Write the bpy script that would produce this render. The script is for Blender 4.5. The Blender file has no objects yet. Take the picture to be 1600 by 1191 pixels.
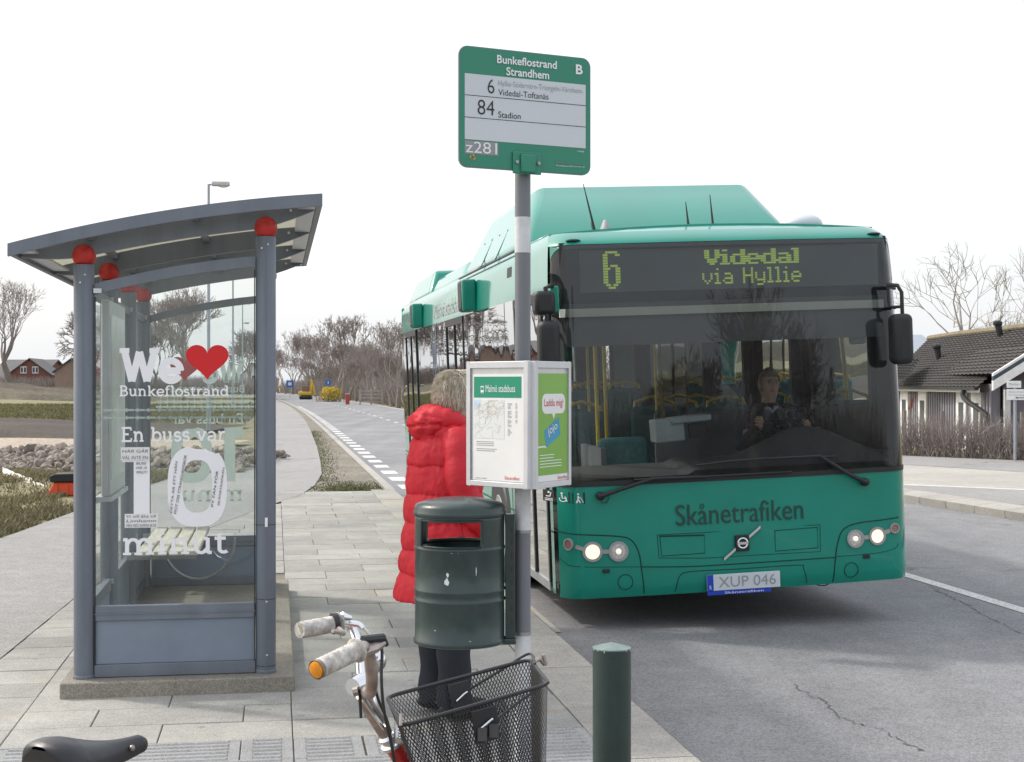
import bpy, math, random
from mathutils import Vector, Matrix, noise
random.seed(7)
S = bpy.context.scene
COL = S.collection
# ---------------------------------------------------------------- camera
H = 1.6                       # eye height above the pavement
cam_d = bpy.data.cameras.new('camera'); cam = bpy.data.objects.new('camera', cam_d); COL.objects.link(cam)
cam.location = (0, 0, H); cam.rotation_euler = (math.radians(90), 0, 0)
cam_d.sensor_width = 36; cam_d.lens = 36 * 2260 / 1600; cam_d.clip_start = .1; cam_d.clip_end = 4000
cam_d.shift_y = (600 - 595.5) / 1600
S.camera = cam
# ---------------------------------------------------------------- world and sun
SUN_EL = 43
sun_from = Vector((-1, .46, 0)).normalized()
W_ = bpy.data.worlds.new('World'); S.world = W_; W_.use_nodes = True
nt = W_.node_tree; nt.nodes.clear()
out = nt.nodes.new('ShaderNodeOutputWorld'); add = nt.nodes.new('ShaderNodeAddShader')
sky = nt.nodes.new('ShaderNodeTexSky'); sky.sky_type = 'NISHITA'; sky.sun_disc = False
sky.sun_elevation = math.radians(SUN_EL); sky.sun_rotation = math.atan2(sun_from.x, sun_from.y)
sky.dust_density = 7; sky.air_density = 1; sky.ozone_density = 1
b1 = nt.nodes.new('ShaderNodeBackground'); b1.inputs[1].default_value = .085
b2 = nt.nodes.new('ShaderNodeBackground'); b2.inputs[0].default_value = (.95, .975, 1, 1); b2.inputs[1].default_value = .84
nt.links.new(sky.outputs[0], b1.inputs[0]); nt.links.new(b1.outputs[0], add.inputs[0]); nt.links.new(b2.outputs[0], add.inputs[1])
nt.links.new(add.outputs[0], out.inputs[0])
sl = bpy.data.lights.new('sun', 'SUN'); sl.energy = 2.0; sl.angle = math.radians(3); sl.color = (1, .96, .9)
so = bpy.data.objects.new('sun', sl); COL.objects.link(so)
sd = Vector((sun_from.x * math.cos(math.radians(SUN_EL)), sun_from.y * math.cos(math.radians(SUN_EL)), math.sin(math.radians(SUN_EL))))
so.rotation_euler = sd.to_track_quat('Z', 'Y').to_euler(); so.location = (-20, 10, 30)
S.view_settings.view_transform = 'Standard'; S.view_settings.look = 'None'; S.view_settings.gamma = 1
S.view_settings.use_curve_mapping = False; S.view_settings.exposure = 0.12
S.cycles.max_bounces = 8; S.cycles.transparent_max_bounces = 24; S.cycles.caustics_reflective = False; S.cycles.caustics_refractive = False

# ---------------------------------------------------------------- helpers
AX = math.radians(9.3)                       # the road runs 9.3 degrees left of straight ahead
def R(s, t, z=0):                            # road frame: s to the right of it, t along it
    return Vector((s * math.cos(AX) - t * math.sin(AX), s * math.sin(AX) + t * math.cos(AX), z))
def at(px, py, Y):
    return Vector(((px - 800) / 2260 * Y, Y, H - (py - 600) / 2260 * Y))
def gnd(px, py, z=0):
    Y = (H - z) * 2260 / (py - 600)
    return at(px, py, Y)

class MB:
    def __init__(s): s.v = []; s.f = []
    def add(s, vs, fs):
        n = len(s.v); s.v += [tuple(q) for q in vs]; s.f += [tuple(i + n for i in f) for f in fs]; return s
    def box(s, x0, x1, y0, y1, z0, z1, M=None):
        vs = [Vector((x, y, z)) for x in (x0, x1) for y in (y0, y1) for z in (z0, z1)]
        if M is not None: vs = [M @ q for q in vs]
        return s.add(vs, [(0, 1, 3, 2), (4, 6, 7, 5), (0, 4, 5, 1), (2, 3, 7, 6), (0, 2, 6, 4), (1, 5, 7, 3)])
    def tube(s, pts, r, n=8, caps=True, closed=False):
        pts = [Vector(p) for p in pts]; m = len(pts)
        rs = r if isinstance(r, (list, tuple)) else [r] * m
        rings = []; up = None
        for i, p in enumerate(pts):
            if closed: d = pts[(i + 1) % m] - pts[i - 1]
            else: d = pts[min(i + 1, m - 1)] - pts[max(i - 1, 0)]
            d.normalize()
            if up is None: up = Vector((0, 0, 1)) if abs(d.z) < .9 else Vector((1, 0, 0))
            a = d.cross(up)
            if a.length < 1e-5: a = d.orthogonal()
            a.normalize(); b = a.cross(d).normalized(); up = b
            rings.append([p + (a * math.cos(6.28319 * k / n) + b * math.sin(6.28319 * k / n)) * rs[i] for k in range(n)])
        vs = [q for g in rings for q in g]; fs = []
        for i in range(m if closed else m - 1):
            j = (i + 1) % m
            for k in range(n):
                l = (k + 1) % n
                fs.append((i * n + k, i * n + l, j * n + l, j * n + k))
        if caps and not closed:
            fs.append(tuple(range(n))); fs.append(tuple((m - 1) * n + k for k in reversed(range(n))))
        return s.add(vs, fs)
    def lathe(s, prof, n=24, c=(0, 0, 0), M=None, sx=1, sy=1, caps=True):
        vs = []
        for r, z in prof:
            for k in range(n):
                a = 6.283185 * k / n
                q = Vector((c[0] + r * sx * math.cos(a), c[1] + r * sy * math.sin(a), c[2] + z))
                vs.append(M @ q if M is not None else q)
        fs = [(i * n + k, i * n + (k + 1) % n, (i + 1) * n + (k + 1) % n, (i + 1) * n + k) for i in range(len(prof) - 1) for k in range(n)]
        if caps:
            fs.append(tuple(reversed(range(n)))); fs.append(tuple((len(prof) - 1) * n + k for k in range(n)))
        return s.add(vs, fs)
    def ball(s, c, r, n=16, m=10, M=None, fn=None):
        rx, ry, rz = r if isinstance(r, (tuple, list)) else (r, r, r)
        vs = []; fs = []
        for i in range(m + 1):
            th = math.pi * i / m
            for k in range(n):
                a = 6.283185 * k / n
                q = Vector((math.sin(th) * math.cos(a), math.sin(th) * math.sin(a), math.cos(th)))
                if fn: q = q * fn(q)
                q = Vector((c[0] + q.x * rx, c[1] + q.y * ry, c[2] + q.z * rz))
                vs.append(M @ q if M is not None else q)
        for i in range(m):
            for k in range(n): fs.append((i * n + k, (i + 1) * n + k, (i + 1) * n + (k + 1) % n, i * n + (k + 1) % n))
        return s.add(vs, fs)
    def prism(s, poly, fn, d0, d1):          # poly in 2D, fn(a, b, depth) -> point
        n = len(poly)
        vs = [fn(a, b, d0) for a, b in poly] + [fn(a, b, d1) for a, b in poly]
        fs = [tuple(range(n)), tuple(reversed(range(n, 2 * n)))] + [(i, n + i, n + (i + 1) % n, (i + 1) % n) for i in range(n)]
        return s.add(vs, fs)
    def grid(s, fn, nu, nv):
        vs = [fn(i / nu, j / nv) for j in range(nv + 1) for i in range(nu + 1)]
        return s.add(vs, [(j * (nu + 1) + i, j * (nu + 1) + i + 1, (j + 1) * (nu + 1) + i + 1, (j + 1) * (nu + 1) + i) for j in range(nv) for i in range(nu)])
    def mesh(s, name, m, smooth=False):
        me = bpy.data.meshes.new(name); me.from_pydata(s.v, [], s.f)
        if m: me.materials.append(m)
        if smooth: me.shade_smooth()
        me.update(); return me

def fix_normals(me):
    import bmesh
    bm = bmesh.new(); bm.from_mesh(me); bmesh.ops.remove_doubles(bm, verts=bm.verts, dist=1e-6)
    bmesh.ops.recalc_face_normals(bm, faces=bm.faces); bm.to_mesh(me); bm.free()

def mk(name, mb, m, parent=None, smooth=False, bevel=0, fix=True, loc=None, auto=None, label=None, seg=2):
    me = mb if isinstance(mb, bpy.types.Mesh) else mb.mesh(name, m)
    if fix and not isinstance(mb, bpy.types.Mesh): fix_normals(me)
    if smooth: me.shade_smooth()
    o = bpy.data.objects.new(name, me); COL.objects.link(o)
    if parent is not None: o.parent = parent
    if loc is not None: o.location = loc
    if bevel:
        b = o.modifiers.new('bevel', 'BEVEL'); b.width = bevel; b.segments = seg; b.limit_method = 'ANGLE'; b.angle_limit = math.radians(40)
        me.shade_smooth()
    if (smooth and auto is not False) or bevel:
        try: me.set_sharp_from_angle(angle=math.radians(auto if auto else 42))
        except Exception: pass
    if label: o['label'] = label
    return o
def tag(o, label, cat, group=None, kind=None):
    o['label'] = label; o['category'] = cat
    if group: o['group'] = group
    if kind: o['kind'] = kind
    return o
def thing(name, loc, label, cat, rz=0, group=None):
    o = bpy.data.objects.new(name, None); COL.objects.link(o); o.location = loc; o.rotation_euler = (0, 0, rz)
    o.empty_display_size = .1
    return tag(o, label, cat, group)
def structure(o, label=None):
    o['kind'] = 'structure'
    if label: o['label'] = label
    return o
def copy_thing(o, loc, rz=None, sc=None, label=None):
    c = o.copy(); COL.objects.link(c); c.location = loc
    if rz is not None: c.rotation_euler = (0, 0, rz)
    if sc is not None: c.scale = (sc, sc, sc)
    if label: c['label'] = label
    for ch in o.children:
        d = ch.copy(); COL.objects.link(d); d.parent = c
        for g in ch.children:
            e = g.copy(); COL.objects.link(e); e.parent = d
    return c

# ---------------------------------------------------------------- materials
def mat(name, c, rough=.6, metal=0, var=.12, vscale=6, bump=0, bscale=60, coat=0, spec=None, rand=0, c2=None, obj=True, detail=5, streak=None, sheen=0, trans=0):
    m = bpy.data.materials.new(name); m.use_nodes = True; n = m.node_tree.nodes; l = m.node_tree.links
    p = n['Principled BSDF']; p.inputs['Roughness'].default_value = rough; p.inputs['Metallic'].default_value = metal
    if coat: p.inputs['Coat Weight'].default_value = coat; p.inputs['Coat Roughness'].default_value = .06
    if spec is not None: p.inputs['Specular IOR Level'].default_value = spec
    if sheen: p.inputs['Sheen Weight'].default_value = sheen
    tc = n.new('ShaderNodeTexCoord'); src = tc.outputs['Object']
    mp = n.new('ShaderNodeMapping'); l.new(src, mp.inputs[0])
    if streak: mp.inputs['Scale'].default_value = streak
    nz = n.new('ShaderNodeTexNoise'); nz.inputs['Scale'].default_value = vscale; nz.inputs['Detail'].default_value = detail; nz.inputs['Roughness'].default_value = .65
    l.new(mp.outputs[0], nz.inputs['Vector'])
    cr = n.new('ShaderNodeValToRGB'); l.new(nz.outputs['Fac'], cr.inputs[0])
    c2 = c2 or tuple(min(1, x * (1 + var)) for x in c); c1 = tuple(x * (1 - var) for x in c)
    cr.color_ramp.elements[0].position = .3; cr.color_ramp.elements[1].position = .7
    cr.color_ramp.elements[0].color = (*c1, 1); cr.color_ramp.elements[1].color = (*c2, 1)
    col = cr.outputs[0]
    if rand:
        oi = n.new('ShaderNodeObjectInfo'); mr = n.new('ShaderNodeMapRange'); mr.inputs[3].default_value = 1 - rand; mr.inputs[4].default_value = 1 + rand
        l.new(oi.outputs['Random'], mr.inputs[0]); vm = n.new('ShaderNodeVectorMath'); vm.operation = 'SCALE'
        l.new(col, vm.inputs[0]); l.new(mr.outputs[0], vm.inputs['Scale']); col = vm.outputs[0]
    l.new(col, p.inputs['Base Color'])
    if var > .02:
        mr2 = n.new('ShaderNodeMapRange'); mr2.inputs[3].default_value = max(0, rough - .08); mr2.inputs[4].default_value = min(1, rough + .1)
        l.new(nz.outputs['Fac'], mr2.inputs[0]); l.new(mr2.outputs[0], p.inputs['Roughness'])
    if bump:
        nb = n.new('ShaderNodeTexNoise'); nb.inputs['Scale'].default_value = bscale; nb.inputs['Detail'].default_value = 6
        l.new(tc.outputs['Object'], nb.inputs['Vector']); bp = n.new('ShaderNodeBump'); bp.inputs['Strength'].default_value = bump; bp.inputs['Distance'].default_value = .01
        l.new(nb.outputs['Fac'], bp.inputs['Height']); l.new(bp.outputs[0], p.inputs['Normal'])
    return m
def glass(name, tint=(.9, .95, .93), ior=1.5, rough=.01, dirt_haze=0, dirt_haze_c=(.5, .52, .5), wob=0):
    m = bpy.data.materials.new(name); m.use_nodes = True; n = m.node_tree.nodes; l = m.node_tree.links; n.clear()
    o = n.new('ShaderNodeOutputMaterial'); t = n.new('ShaderNodeBsdfTransparent'); t.inputs[0].default_value = (*tint, 1)
    g = n.new('ShaderNodeBsdfGlossy'); g.inputs['Roughness'].default_value = rough
    f = n.new('ShaderNodeFresnel'); f.inputs[0].default_value = ior; mx = n.new('ShaderNodeMixShader')
    l.new(f.outputs[0], mx.inputs[0]); l.new(t.outputs[0], mx.inputs[1]); l.new(g.outputs[0], mx.inputs[2]); last = mx.outputs[0]
    tc = n.new('ShaderNodeTexCoord')
    if dirt_haze:
        d = n.new('ShaderNodeBsdfDiffuse'); d.inputs[0].default_value = (*dirt_haze_c, 1); nz = n.new('ShaderNodeTexNoise'); nz.inputs['Scale'].default_value = 3; nz.inputs['Detail'].default_value = 8
        l.new(tc.outputs['Object'], nz.inputs['Vector']); mr = n.new('ShaderNodeMapRange'); mr.inputs[1].default_value = .35; mr.inputs[2].default_value = .75; mr.inputs[3].default_value = dirt_haze * .3; mr.inputs[4].default_value = dirt_haze * 1.6
        l.new(nz.outputs['Fac'], mr.inputs[0]); m2 = n.new('ShaderNodeMixShader'); l.new(mr.outputs[0], m2.inputs[0]); l.new(last, m2.inputs[1]); l.new(d.outputs[0], m2.inputs[2]); last = m2.outputs[0]
    if wob:
        nb = n.new('ShaderNodeTexNoise'); nb.inputs['Scale'].default_value = 1.2; nb.inputs['Detail'].default_value = 1; l.new(tc.outputs['Object'], nb.inputs['Vector'])
        bp = n.new('ShaderNodeBump'); bp.inputs['Strength'].default_value = wob; bp.inputs['Distance'].default_value = .02; l.new(nb.outputs['Fac'], bp.inputs['Height']); l.new(bp.outputs[0], g.inputs['Normal'])
    l.new(last, o.inputs[0]); return m
def emit(name, c, st):
    m = bpy.data.materials.new(name); m.use_nodes = True; n = m.node_tree.nodes; p = n['Principled BSDF']
    p.inputs['Base Color'].default_value = (*c, 1); p.inputs['Emission Color'].default_value = (*c, 1); p.inputs['Emission Strength'].default_value = st; return m
def translucent(name, c):
    m = bpy.data.materials.new(name); m.use_nodes = True; n = m.node_tree.nodes; l = m.node_tree.links; n.clear()
    o = n.new('ShaderNodeOutputMaterial'); a = n.new('ShaderNodeBsdfTranslucent'); b = n.new('ShaderNodeBsdfDiffuse'); a.inputs[0].default_value = (*c, 1); b.inputs[0].default_value = (*c, 1)
    nz = n.new('ShaderNodeTexNoise'); nz.inputs['Scale'].default_value = 5; cr = n.new('ShaderNodeValToRGB'); l.new(nz.outputs['Fac'], cr.inputs[0])
    cr.color_ramp.elements[0].color = (*[x * .8 for x in c], 1); cr.color_ramp.elements[1].color = (*c, 1); l.new(cr.outputs[0], a.inputs[0])
    mx = n.new('ShaderNodeMixShader'); mx.inputs[0].default_value = .35; l.new(a.outputs[0], mx.inputs[1]); l.new(b.outputs[0], mx.inputs[2]); l.new(mx.outputs[0], o.inputs[0]); return m
def weathered(name, base, dark, rough=.85, s1=.35, s2=5, s3=180, spot=None, crack=0, rand=0, bump=.25, gum=0, wear=0):
    """ground surfaces: large stains, medium blotches, fine grain, optional cracks and rusty spots"""
    m = bpy.data.materials.new(name); m.use_nodes = True; n = m.node_tree.nodes; l = m.node_tree.links
    p = n['Principled BSDF']; p.inputs['Roughness'].default_value = rough; p.inputs['Specular IOR Level'].default_value = .3
    geo = n.new('ShaderNodeNewGeometry')
    def nz(sc, det, rg=.6):
        a = n.new('ShaderNodeTexNoise'); a.inputs['Scale'].default_value = sc; a.inputs['Detail'].default_value = det; a.inputs['Roughness'].default_value = rg
        l.new(geo.outputs['Position'], a.inputs['Vector']); return a.outputs['Fac']
    def ramp(f, a, b, ca, cb):
        r = n.new('ShaderNodeValToRGB'); r.color_ramp.elements[0].position = a; r.color_ramp.elements[1].position = b
        r.color_ramp.elements[0].color = (*ca, 1); r.color_ramp.elements[1].color = (*cb, 1); l.new(f, r.inputs[0]); return r.outputs[0]
    def mul(a, b, fac=1):
        x = n.new('ShaderNodeMix'); x.data_type = 'RGBA'; x.blend_type = 'MULTIPLY'; x.inputs[0].default_value = fac; l.new(a, x.inputs[6]); l.new(b, x.inputs[7]); return x.outputs[2]
    big = ramp(nz(s1, 5), .35, .68, dark, base)
    med = ramp(nz(s2, 8, .7), .3, .7, (.84, .84, .84), (1.08, 1.08, 1.08))
    v = n.new('ShaderNodeTexVoronoi'); v.inputs['Scale'].default_value = s3; l.new(geo.outputs['Position'], v.inputs['Vector'])
    bw = n.new('ShaderNodeRGBToBW'); l.new(v.outputs['Color'], bw.inputs[0])
    fine = ramp(bw.outputs[0], .15, .85, (.72, .72, .72), (1.25, 1.25, 1.25))
    col = mul(mul(big, med), fine)
    if spot:
        sp = ramp(nz(2.2, 4), .60, .74, (0, 0, 0), (1, 1, 1)); x = n.new('ShaderNodeMix'); x.data_type = 'RGBA'; l.new(sp, x.inputs[0]); l.new(col, x.inputs[6]); x.inputs[7].default_value = (*spot, 1)
        sc = n.new('ShaderNodeMath'); sc.operation = 'MULTIPLY'; sc.inputs[1].default_value = .45; l.new(sp, sc.inputs[0]); l.new(sc.outputs[0], x.inputs[0]); col = x.outputs[2]
    if rand:
        oi = n.new('ShaderNodeObjectInfo'); r = ramp(oi.outputs['Random'], 0, 1, tuple(1 - rand * k for k in (1, 1, 1)), (1 + rand, 1 + rand, 1 + rand * .8)); col = mul(col, r)
    h = bw.outputs[0]
    if gum:                                              # trodden-in gum and small stains
        vg = n.new('ShaderNodeTexVoronoi'); vg.inputs['Scale'].default_value = 5.5; l.new(geo.outputs['Position'], vg.inputs['Vector'])
        g1 = ramp(vg.outputs['Distance'], .07, .13, (gum, gum, gum), (1, 1, 1)); bw2 = n.new('ShaderNodeRGBToBW'); l.new(vg.outputs['Color'], bw2.inputs[0])
        g2 = ramp(bw2.outputs[0], .38, .42, (0, 0, 0), (1, 1, 1)); x = n.new('ShaderNodeMix'); x.data_type = 'RGBA'; l.new(g2, x.inputs[0]); l.new(g1, x.inputs[6]); x.inputs[7].default_value = (1, 1, 1, 1); col = mul(col, x.outputs[2])
    if wear:                                             # tyre tracks and patches drawn out along the road
        mp = n.new('ShaderNodeMapping'); mp.vector_type = 'POINT'; mp.inputs['Rotation'].default_value = (0, 0, -AX); mp.inputs['Scale'].default_value = (1.3, .06, 1); l.new(geo.outputs['Position'], mp.inputs[0])
        nw = n.new('ShaderNodeTexNoise'); nw.inputs['Scale'].default_value = 1; nw.inputs['Detail'].default_value = 5; l.new(mp.outputs[0], nw.inputs['Vector']); col = mul(col, ramp(nw.outputs['Fac'], .35, .65, (1 - wear,) * 3, (1 + wear * .4,) * 3))
        no = n.new('ShaderNodeTexNoise'); no.inputs['Scale'].default_value = 1.7; no.inputs['Detail'].default_value = 7; l.new(geo.outputs['Position'], no.inputs['Vector']); col = mul(col, ramp(no.outputs['Fac'], .64, .72, (1, 1, 1), (.72, .71, .70)))
    if crack:
        vc = n.new('ShaderNodeTexVoronoi'); vc.feature = 'DISTANCE_TO_EDGE'; vc.inputs['Scale'].default_value = crack
        nn = n.new('ShaderNodeTexNoise'); nn.inputs['Scale'].default_value = 1.3; nn.inputs['Detail'].default_value = 9; l.new(geo.outputs['Position'], nn.inputs['Vector'])
        mm = n.new('ShaderNodeMix'); mm.data_type = 'VECTOR'; mm.inputs[0].default_value = .55; l.new(geo.outputs['Position'], mm.inputs[4]); l.new(nn.outputs['Color'], mm.inputs[5]); l.new(mm.outputs[1], vc.inputs['Vector'])
        cc = ramp(vc.outputs['Distance'], .0015, .005, (.45, .45, .45), (1, 1, 1))
        gate = ramp(nz(.5, 3), .5, .58, (1, 1, 1), (0, 0, 0)); x = n.new('ShaderNodeMix'); x.data_type = 'RGBA'; l.new(gate, x.inputs[0]); l.new(cc, x.inputs[6]); x.inputs[7].default_value = (1, 1, 1, 1)
        col = mul(col, x.outputs[2])
    l.new(col, p.inputs['Base Color'])
    bp = n.new('ShaderNodeBump'); bp.inputs['Strength'].default_value = bump; bp.inputs['Distance'].default_value = .004; l.new(h, bp.inputs['Height']); l.new(bp.outputs[0], p.inputs['Normal'])
    return m

M = {}
M['asphalt'] = weathered('asphalt', (.285, .287, .292), (.225, .228, .238), s3=110, crack=.28, s1=.25, wear=.14)
M['path_asphalt'] = weathered('path asphalt', (.33, .325, .315), (.28, .275, .27), s3=140, crack=.2)
M['slab'] = weathered('concrete slab', (.415, .408, .382), (.31, .308, .295), s3=260, rand=.13, spot=(.40, .31, .22), s1=.9, gum=.72)
M['slab_dark'] = weathered('ribbed slab concrete', (.37, .375, .375), (.30, .305, .31), s3=260, rand=.07, gum=.75)
M['kerb'] = weathered('kerb concrete', (.44, .42, .38), (.34, .33, .31), s3=220, rand=.07)
M['joint'] = weathered('joint sand', (.27, .25, .21), (.16, .15, .12), s3=200)
M['road_paint'] = weathered('road paint', (.74, .74, .72), (.55, .55, .53), s3=90)
M['gravel'] = weathered('gravel verge', (.26, .235, .19), (.17, .155, .125), s3=28, s1=.6, bump=.6)
M['field'] = weathered('field grass', (.20, .19, .09), (.26, .22, .14), s3=14, s1=.06, s2=.8, bump=.5)
M['soil'] = weathered('dark soil', (.085, .066, .05), (.05, .04, .033), s3=9, s1=.3, bump=.8)
M['sand'] = weathered('sandy ground', (.45, .38, .30), (.34, .28, .22), s3=14, s1=.2, bump=.5)
M['ground'] = weathered('open ground', (.20, .19, .10), (.25, .22, .14), s3=6, s1=.03, s2=.4)
M['bed'] = weathered('rough concrete', (.34, .31, .26), (.25, .235, .2), s3=180, s1=1.2)
# ---------------------------------------------------------------- the ground
def curve(t): return -1.66e-4 * max(0, t - 60) ** 2
def ribbon(name, m, edge, z, label=None, nsub=1):
    """edge: list of (t, s_left, s_right)"""
    b = MB(); vs = []; fs = []
    for t, a, c in edge: vs += [R(a, t, z), R(c, t, z)]
    for i in range(len(edge) - 1): fs.append((2 * i, 2 * i + 1, 2 * i + 3, 2 * i + 2))
    b.add(vs, fs); return structure(mk(name, b, m), label)
def poly_sheet(name, m, pts, z):
    b = MB(); b.add([(p[0], p[1], z) for p in pts], [tuple(range(len(pts)))]); return structure(mk(name, b, m))
def gfn(u, v):
    return Vector(((u - .5) * 3000, (v - .5) * 3000, -.16))
structure(mk('ground', MB().grid(gfn, 30, 30), M['ground']))
ts = [-30, -10, 5, 12, 20, 40, 60] + list(range(70, 420, 10))
ribbon('road', M['asphalt'], [(t, 1.80 + curve(t), 8.75 + (0 if t > 30 else (30 - t) * .03) + curve(t)) for t in ts], -.10)
# left field: gentle swell of grass
def fld(u, v):
    X = -2.6 - 160 * u ** 1.6; Y = 5 + 300 * v ** 1.4
    p = R(0, Y); x = p.x + X
    z = -.02 + .10 * noise.noise(Vector((x * .12, Y * .08, 3))) * min(1, u * 5)
    s = -X
    z += .40 * math.exp(-((x + 10.3) / 2.4) ** 2 - ((Y - 19.5) / 4.5) ** 2)       # mown bank beside the path
    return Vector((x, Y, z if u > 0 else -.05))
field = structure(mk('field', MB().grid(fld, 90, 90), M['field'], smooth=True, auto=False))
def cycle_edges():
    L = [(-6, -5.2, -1.9), (2, -4.6, -1.85), (5, -4.2, -1.8), (8.8, -3.7, -1.58), (11.2, -3.35, -1.48), (14, -3.0, -1.2), (16.4, -2.72, -.72), (19, -2.45, -.15), (21, -2.25, .35), (23, -2.0, .62), (26, -1.65, .82), (30, -1.2, .92), (37, -.45, 1.05), (50, -.1, 1.2), (64, .05, 1.3)]
    for t in range(80, 400, 20): L.append((t, .05 + curve(t), 1.35 + curve(t)))
    return L
CE = cycle_edges()
ribbon('cycle_path', M['path_asphalt'], CE, .002)
def edge_at(t, k=2):
    for a, b in zip(CE, CE[1:]):
        if a[0] <= t <= b[0]: return a[k] + (b[k] - a[k]) * (t - a[0]) / (b[0] - a[0])
    return CE[0][k]
# gravel verge between path and road
ribbon('verge', M['gravel'], [(t, edge_at(t) - .02, 1.80 + curve(t)) for t in [21.6, 22.5, 24, 26, 30, 37, 50, 64] + list(range(80, 400, 20))], -.012)
# pavement: bed, slabs, kerb stones
ribbon('pavement_bed', M['joint'], [(t, edge_at(t) - .03, 1.80) for t in (-6, 2, 5, 8.8, 11.2, 14, 16.4, 19, 21, 21.9)], -.014)
pave = structure(mk('pavement', MB().box(-.05, .05, -.05, .05, -.1, -.03), M['joint'], loc=R(1.0, 4, 0)))
pave.rotation_euler = (0, 0, AX)
PO = R(1.0, 4, 0); PI_ = Matrix.Translation(PO) @ Matrix.Rotation(AX, 4, 'Z')
def slab_mesh(w, d, ribs=False, th=.05, g=.0022, c=.003, sk=0):
    b = MB(); x0, x1, y0, y1 = g, w - g, g, d - g
    lo = [(x0, y0), (x1, y0), (x1, y1), (x0 + sk, y1)]; hi = [(x0 + c, y0 + c), (x1 - c, y0 + c), (x1 - c, y1 - c), (x0 + sk + c, y1 - c)]
    vs = [(x, y, -th) for x, y in lo] + [(x, y, -c) for x, y in lo] + [(x, y, 0) for x, y in hi]
    fs = [(8, 9, 10, 11)] + [(i, (i + 1) % 4, 4 + (i + 1) % 4, 4 + i) for i in range(4)] + [(4 + i, 4 + (i + 1) % 4, 8 + (i + 1) % 4, 8 + i) for i in range(4)]
    b.add(vs, fs)
    if ribs:
        for k in range(6):
            y = d * (k + .5) / 6
            b.add([(.05, y - .016, .0005), (w - .05, y - .016, .0005), (w - .055, y - .009, .006), (.055, y - .009, .006), (w - .055, y + .009, .006), (.055, y + .009, .006), (w - .05, y + .016, .0005), (.05, y + .016, .0005)],
                  [(0, 1, 2, 3), (3, 2, 4, 5), (5, 4, 6, 7)])
    return b
_sm = {}
def put_slab(s, t, w, d, ribs=False, mname='slab', sk=0, name='slab'):
    k = (round(w, 2), round(d, 2), ribs, mname, round(sk, 2))
    if k not in _sm:
        me = slab_mesh(w, d, ribs, sk=sk).mesh('slab', M[mname]); fix_normals(me); _sm[k] = me
    o = bpy.data.objects.new(name, _sm[k]); COL.objects.link(o); o.parent = pave
    o.location = (s - 1.0, t - 4, random.uniform(-.002, .0015)); o.rotation_euler = (random.uniform(-.003, .003), random.uniform(-.002, .002), random.uniform(-.003, .003))
nsl = 0
def course(s0, s1, t, d, off, ribs, mname):
    s = s0; first = True
    while s < s1 - .03:
        e = min(s1, s0 + off if first and off > 0 else s + .7)
        if s1 - e < .12: e = s1
        put_slab(s, t, e - s, d, ribs, mname); s = e; first = False
t = 4.45; k = 0
while t < 21.6:
    d = .36 if t < 12 else .42
    ribs = t + d < 6.95; mn = 'slab_dark' if ribs else 'slab'
    course(.08, 1.42, t, d, (.32 if k % 2 else .67) + random.uniform(-.03, .03), ribs, mn)
    e0 = edge_at(t); e1 = edge_at(t + d)
    if t < 7.5: course(-1.2, .08, t, d, .35 if k % 2 else .68, ribs, mn)
    if 7.5 <= t < 12.1: put_slab(-1.2, t, .115, d)
    if t < 14: put_slab(e0, t, -1.2 - e0, d, False, 'slab', sk=round(e1 - e0, 2)) if e0 < -1.3 else None
    if t >= 12.1:
        a = max(e0, -1.2 if t < 14 else -9)
        if .08 - a > .15:
            sk = max(0, round(e1 - e0, 2)) if a > -1.19 else 0
            if .08 - a > .8: 
                put_slab(a, t, .5 * (.08 - a), d, False, 'slab', sk=min(sk, .4)); put_slab(a + .5 * (.08 - a), t, .5 * (.08 - a), d)
            else: put_slab(a, t, .08 - a, d, False, 'slab', sk=min(sk, .6 * (.08 - a)))
        elif e0 > .1: pass
    t += d; k += 1
kerb = structure(mk('kerb', MB().box(-.02, .02, -.02, .02, -.1, -.05), M['joint'], loc=R(1.6, 4, 0))); kerb.rotation_euler = (0, 0, AX)
kb = MB()
kb.add([(0, .004, -.14), (.38, .004, -.14), (.38, .996, -.14), (0, .996, -.14), (0, .004, 0), (.355, .004, 0), (.355, .996, 0), (0, .996, 0), (.38, .004, -.03), (.38, .996, -.03)],
       [(0, 1, 8, 5, 4), (3, 7, 6, 9, 2), (4, 5, 6, 7), (5, 8, 9, 6), (8, 1, 2, 9), (0, 4, 7, 3), (0, 3, 2, 1)])
kme = kb.mesh('kerb_stone', M['kerb']); fix_normals(kme)
for i in range(18):
    o = bpy.data.objects.new('kerb_stone', kme); COL.objects.link(o); o.parent = kerb; o.location = (1.42 - 1.6, i * 1.0, random.uniform(0, .003)); o.rotation_euler = (0, 0, random.uniform(-.003, .003))
ribbon('kerb_edging', M['kerb'], [(t, 1.66 + curve(t), 1.80 + curve(t)) for t in [22, 40, 60] + list(range(80, 400, 20))], -.002)
ribbon('gutter', M['kerb'], [(t, 1.80, 1.93) for t in (9.7, 10.9)], -.094)  # sunlit sliver between kerb and bus, put in as a short pale strip
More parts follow.
